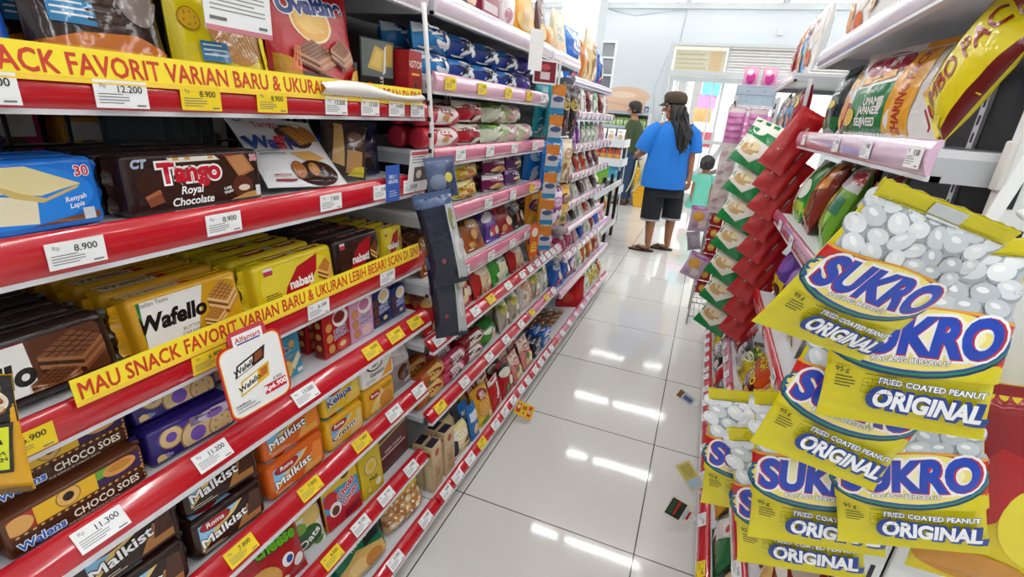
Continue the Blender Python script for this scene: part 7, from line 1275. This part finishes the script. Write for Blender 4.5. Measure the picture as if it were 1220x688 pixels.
# long wavy hair, flat cap
q = MB(); HCp = HC
q.loft([ringxy(HC.x + .02, HC.y + .005, HC.z + .07, .07, .07, 0, 18, .1), ringxy(HC.x + .026, HC.y + .0, HC.z + .03, .09, .092, 0, 18, .14), ringxy(HC.x + .05, HC.y - .005, HC.z - .05, .085, .09, 0, 18, .2), ringxy(HC.x + .085, HC.y - .03, HC.z - .12, .095, .085, 0, 18, .3), ringxy(HC.x + .12, HC.y - .06, HC.z - .2, .1, .07, .3, 18, .35), ringxy(HC.x + .14, HC.y - .09, HC.z - .28, .085, .05, .3, 18, .4), ringxy(HC.x + .145, HC.y - .1, HC.z - .35, .05, .032, .3, 18, .4), ringxy(HC.x + .15, HC.y - .1, HC.z - .40, .012, .01, .3, 18)], M('15110F', 'hair'))
for i in range(34):
    a = rnd.uniform(-1.5, 1.9); b = HC + Vector((.05 + .07 * math.cos(a), -.02 + .08 * math.sin(a) * -1 * (1 if math.sin(a) > 0 else .6), rnd.uniform(-.1, .03))); L_ = rnd.uniform(.16, .34)
    q.tube([b + Vector((.1 * (k / 6) * L_ / .3 + .012 * math.sin(k * 1.6 + i), -.08 * (k / 6) + .012 * math.cos(k * 1.4 + i), -L_ * k / 6)) for k in range(7)], [.012, .013, .013, .012, .01, .007, .002], M('15110F', 'hair'), 5)
obj('hair', q, t)
q = MB(); cz = HC.z + .06
q.loft([ringxy(HC.x + .012, HC.y, cz - .012, .105, .1, 0, 22), ringxy(HC.x + .012, HC.y, cz + .02, .11, .106, 0, 22), ringxy(HC.x + .008, HC.y, cz + .055, .112, .112, 0, 22, .06), ringxy(HC.x + .006, HC.y, cz + .085, .09, .092, 0, 22, .06), ringxy(HC.x + .006, HC.y, cz + .1, .04, .04, 0, 22)], M('4A3A2C', 'cloth')); obj('cap', q, t)
q = MB(); dv = Vector((math.sin(HY), -math.cos(HY), 0)); q.loft([[HC + Vector((0, 0, .05)) + dv * (.085 + .055 * f * (1 - (s_ / 6) ** 2)) + Vector((-dv.y, dv.x, 0)) * (.075 * s_ / 6) + Vector((0, 0, -.03 * f + g)) for s_ in range(-6, 7)] for f, g in ((0, 0), (1, 0), (1, .006), (0, .006))], M('3A2C22', 'cloth'), False, False); obj('brim', q, t)
# yellow shopping bag on the forearm
q = MB(); q.sheet(lambda a, b: Vector((px - .275 + .05 * math.sin(3 * b) - .045 * b + .02 * a, py - .04 + .16 * a, .90 - .33 * b)), 8, 12, M('E6D24A', 'foil')); q.sheet(lambda a, b: Vector((px - .305 + .02 * math.sin(3 * b) - .06 * b, py - .04 + .16 * a, .90 - .33 * b)), 8, 12, M('DCE28A', 'foil'))
tag(obj('shopping_bag', q), 'yellow shopping bag held in front of the blue shirt', 'bag')

# man in the olive T-shirt by the display
px2, py2 = -1.12, 8.0
t = thing('person', 'person with short black hair in an olive green T-shirt and jeans, facing the display', 'person', (px2, py2, 0))
J = {'hip': (0, 0, .86, (.12, .09)), 'waist': (.0, .0, 1.0, (.11, .085)), 'chest': (.0, .0, 1.15, (.13, .095)), 'neckbase': (-.01, .0, 1.27, (.065, .06)), 'neck': (-.018, .0, 1.33, .046), 'Ls': (-.04, -.15, 1.21, .05), 'Le': (-.06, -.2, .98, .04), 'Lwrist': (-.2, -.17, .9, .026), 'Rs': (.0, .15, 1.21, .05), 'Re': (.02, .2, .98, .04), 'Rwrist': (-.1, .18, .85, .026),
     'Lh': (.0, -.075, .8, .08), 'Lk': (.0, -.08, .46, .056), 'La': (.02, -.085, .075, .036), 'Lheel': (.035, -.085, .04, .03), 'Ltoe': (-.13, -.09, .03, (.032, .02)), 'Rh': (.0, .075, .8, .08), 'Rk': (.0, .08, .46, .056), 'Ra': (.02, .085, .075, .036), 'Rheel': (.035, .085, .04, .03), 'Rtoe': (-.13, .09, .03, (.032, .02))}
E = [('hip', 'waist'), ('waist', 'chest'), ('chest', 'neckbase'), ('neckbase', 'neck'), ('neckbase', 'Ls'), ('Ls', 'Le'), ('Le', 'Lwrist'), ('neckbase', 'Rs'), ('Rs', 'Re'), ('Re', 'Rwrist'), ('hip', 'Lh'), ('Lh', 'Lk'), ('Lk', 'La'), ('La', 'Lheel'), ('Lheel', 'Ltoe'), ('hip', 'Rh'), ('Rh', 'Rk'), ('Rk', 'Ra'), ('Ra', 'Rheel'), ('Rheel', 'Rtoe')]
H2 = Vector((-.03, 0, 1.43)); headmesh(J, E, 'neck', H2, R(-82)); hand(J, E, 'L', J['Lwrist'][:3], (-1, .1, -.2), (0, .3, 1), (.3, 1, 0), .5); hand(J, E, 'R', J['Rwrist'][:3], (-1, 0, -.3), (0, -.3, 1), (.3, -1, 0), .5)
obj('body', skin('body', J, E, M('A06E4E', 'skin')), t); face(t, H2, R(-82), 1, 'A06E4E')
OL = '3C4A2C'
garment('shirt', [ringxy(0, 0, .82, .14, .19, 0, 20, .05), ringxy(0, 0, 1.0, .135, .185, 0, 20, .05), ringxy(0, 0, 1.14, .14, .19, 0, 20), ringxy(0, 0, 1.215, .12, .18, 0, 20), ringxy(-.006, 0, 1.265, .09, .12, 0, 20), ringxy(-.012, 0, 1.295, .065, .07, 0, 20)], OL, t)
for sy in (-1, 1): garment('sleeve', limb_rings([(-.02, sy * .12, 1.225), (-.03, sy * .17, 1.17), (-.045, sy * .2, 1.08), (-.05, sy * .205, 1.02)], [.06, .07, .072, .074]), OL, t)
JN = '28405E'
garment('jeans', [ringxy(0, 0, .72, .125, .165, 0, 18), ringxy(0, 0, .85, .12, .16, 0, 18), ringxy(0, 0, .96, .115, .15, 0, 18)], JN, t)
for sy in (-1, 1): garment('jeans_leg', limb_rings([(0, sy * .075, .8), (0, sy * .08, .46), (.015, sy * .085, .1)], [.1, .082, .07]), JN, t)
for sy in (-1, 1): q = MB(); q.loft([[Vector((x, sy * .088 + w * math.cos(a), max(.001, zz + hh * math.sin(a)))) for a in [2 * math.pi * k / 10 for k in range(10)]] for x, w, zz, hh in ((.075, .025, .03, .025), (.04, .04, .04, .04), (-.05, .045, .035, .035), (-.13, .04, .025, .024), (-.17, .02, .018, .014))], M('4A2A24', 'matte')); obj('shoe', q, t)
q = MB(); q.loft([ringxy(H2.x + .03, 0, H2.z - .05, .075, .078, 0, 20, .06), ringxy(H2.x + .022, 0, H2.z + .0, .088, .086, 0, 20, .06), ringxy(H2.x + .004, 0, H2.z + .055, .106, .094, 0, 20, .06), ringxy(H2.x - .0, 0, H2.z + .1, .09, .082, 0, 20, .08), ringxy(H2.x, 0, H2.z + .122, .05, .05, 0, 20, .1), ringxy(H2.x, 0, H2.z + .13, .01, .01, 0, 20)], M('181412', 'hair')); obj('hair', q, t)

# child in the mint dress by the entrance
px3, py3 = .02, 7.3
t = thing('person', 'small child in a mint dress with a hair bun, behind the wire rack', 'person', (px3, py3, 0))
J = {'hip': (0, 0, .42, (.085, .07)), 'chest': (0, 0, .58, (.085, .065)), 'neckbase': (0, 0, .655, .042), 'neck': (0, 0, .69, .034), 'Ls': (-.09, 0, .63, .034), 'Le': (-.12, -.01, .5, .028), 'Lwrist': (-.12, -.06, .39, .019), 'Rs': (.09, 0, .63, .034), 'Re': (.12, -.01, .5, .028), 'Rwrist': (.12, -.06, .39, .019), 'Lh': (-.05, 0, .38, .055), 'Lk': (-.05, 0, .22, .038), 'La': (-.05, .01, .05, .024), 'Ltoe': (-.05, -.08, .022, .02), 'Rh': (.05, 0, .38, .055), 'Rk': (.05, 0, .22, .038), 'Ra': (.05, .01, .05, .024), 'Rtoe': (.05, -.08, .022, .02)}
E = [('hip', 'chest'), ('chest', 'neckbase'), ('neckbase', 'neck'), ('neckbase', 'Ls'), ('Ls', 'Le'), ('Le', 'Lwrist'), ('neckbase', 'Rs'), ('Rs', 'Re'), ('Re', 'Rwrist'), ('hip', 'Lh'), ('Lh', 'Lk'), ('Lk', 'La'), ('La', 'Ltoe'), ('hip', 'Rh'), ('Rh', 'Rk'), ('Rk', 'Ra'), ('Ra', 'Rtoe')]
H3 = Vector((0, .0, .79)); headmesh(J, E, 'neck', H3, R(150)); hand(J, E, 'L', J['Lwrist'][:3], (0, -.3, -1), (0, -1, .2), (1, 0, 0), .3, .0065, .05); hand(J, E, 'R', J['Rwrist'][:3], (0, -.3, -1), (0, -1, .2), (-1, 0, 0), .3, .0065, .05)
obj('body', skin('body', J, E, M('9A6848', 'skin')), t); face(t, H3, R(150), 1, '9A6848')
garment('dress', [ringxy(0, 0, .2, .19, .17, 0, 20, .12), ringxy(0, 0, .34, .15, .13, 0, 20, .1), ringxy(0, 0, .46, .115, .095, 0, 20), ringxy(0, 0, .58, .115, .09, 0, 20), ringxy(0, 0, .645, .1, .07, 0, 20), ringxy(0, 0, .672, .05, .045, 0, 20)], '6FC6B0', t)
for s_ in (-1, 1): garment('sleeve', limb_rings([(s_ * .08, 0, .645), (s_ * .11, 0, .6), (s_ * .118, 0, .55)], [.046, .05, .052]), '6FC6B0', t)
q = MB(); q.loft([ringxy(0, -.02, H3.z - .05, .085, .075, 0, 18, .06), ringxy(0, -.015, H3.z + .02, .1, .098, 0, 18, .06), ringxy(0, -.01, H3.z + .08, .09, .09, 0, 18, .06), ringxy(0, -.005, H3.z + .125, .04, .04, 0, 18)], M('15110F', 'hair')); q.loft([ringxy(-.05, -.1, H3.z + dz, r_, r_, 0, 12, .1) for dz, r_ in ((-.03, .012), (-.01, .036), (.015, .042), (.04, .034), (.055, .008))], M('15110F', 'hair')); obj('hair', q, t)

# every label names one thing
_seen = {}
for o in ALL:
    k = o['label']
    if k in _seen: print('SAME LABEL', k)
    if len(k.split()) > 16 or len(k.split()) < 4: print('LENGTH', len(k.split()), k)
    _seen[k] = 1
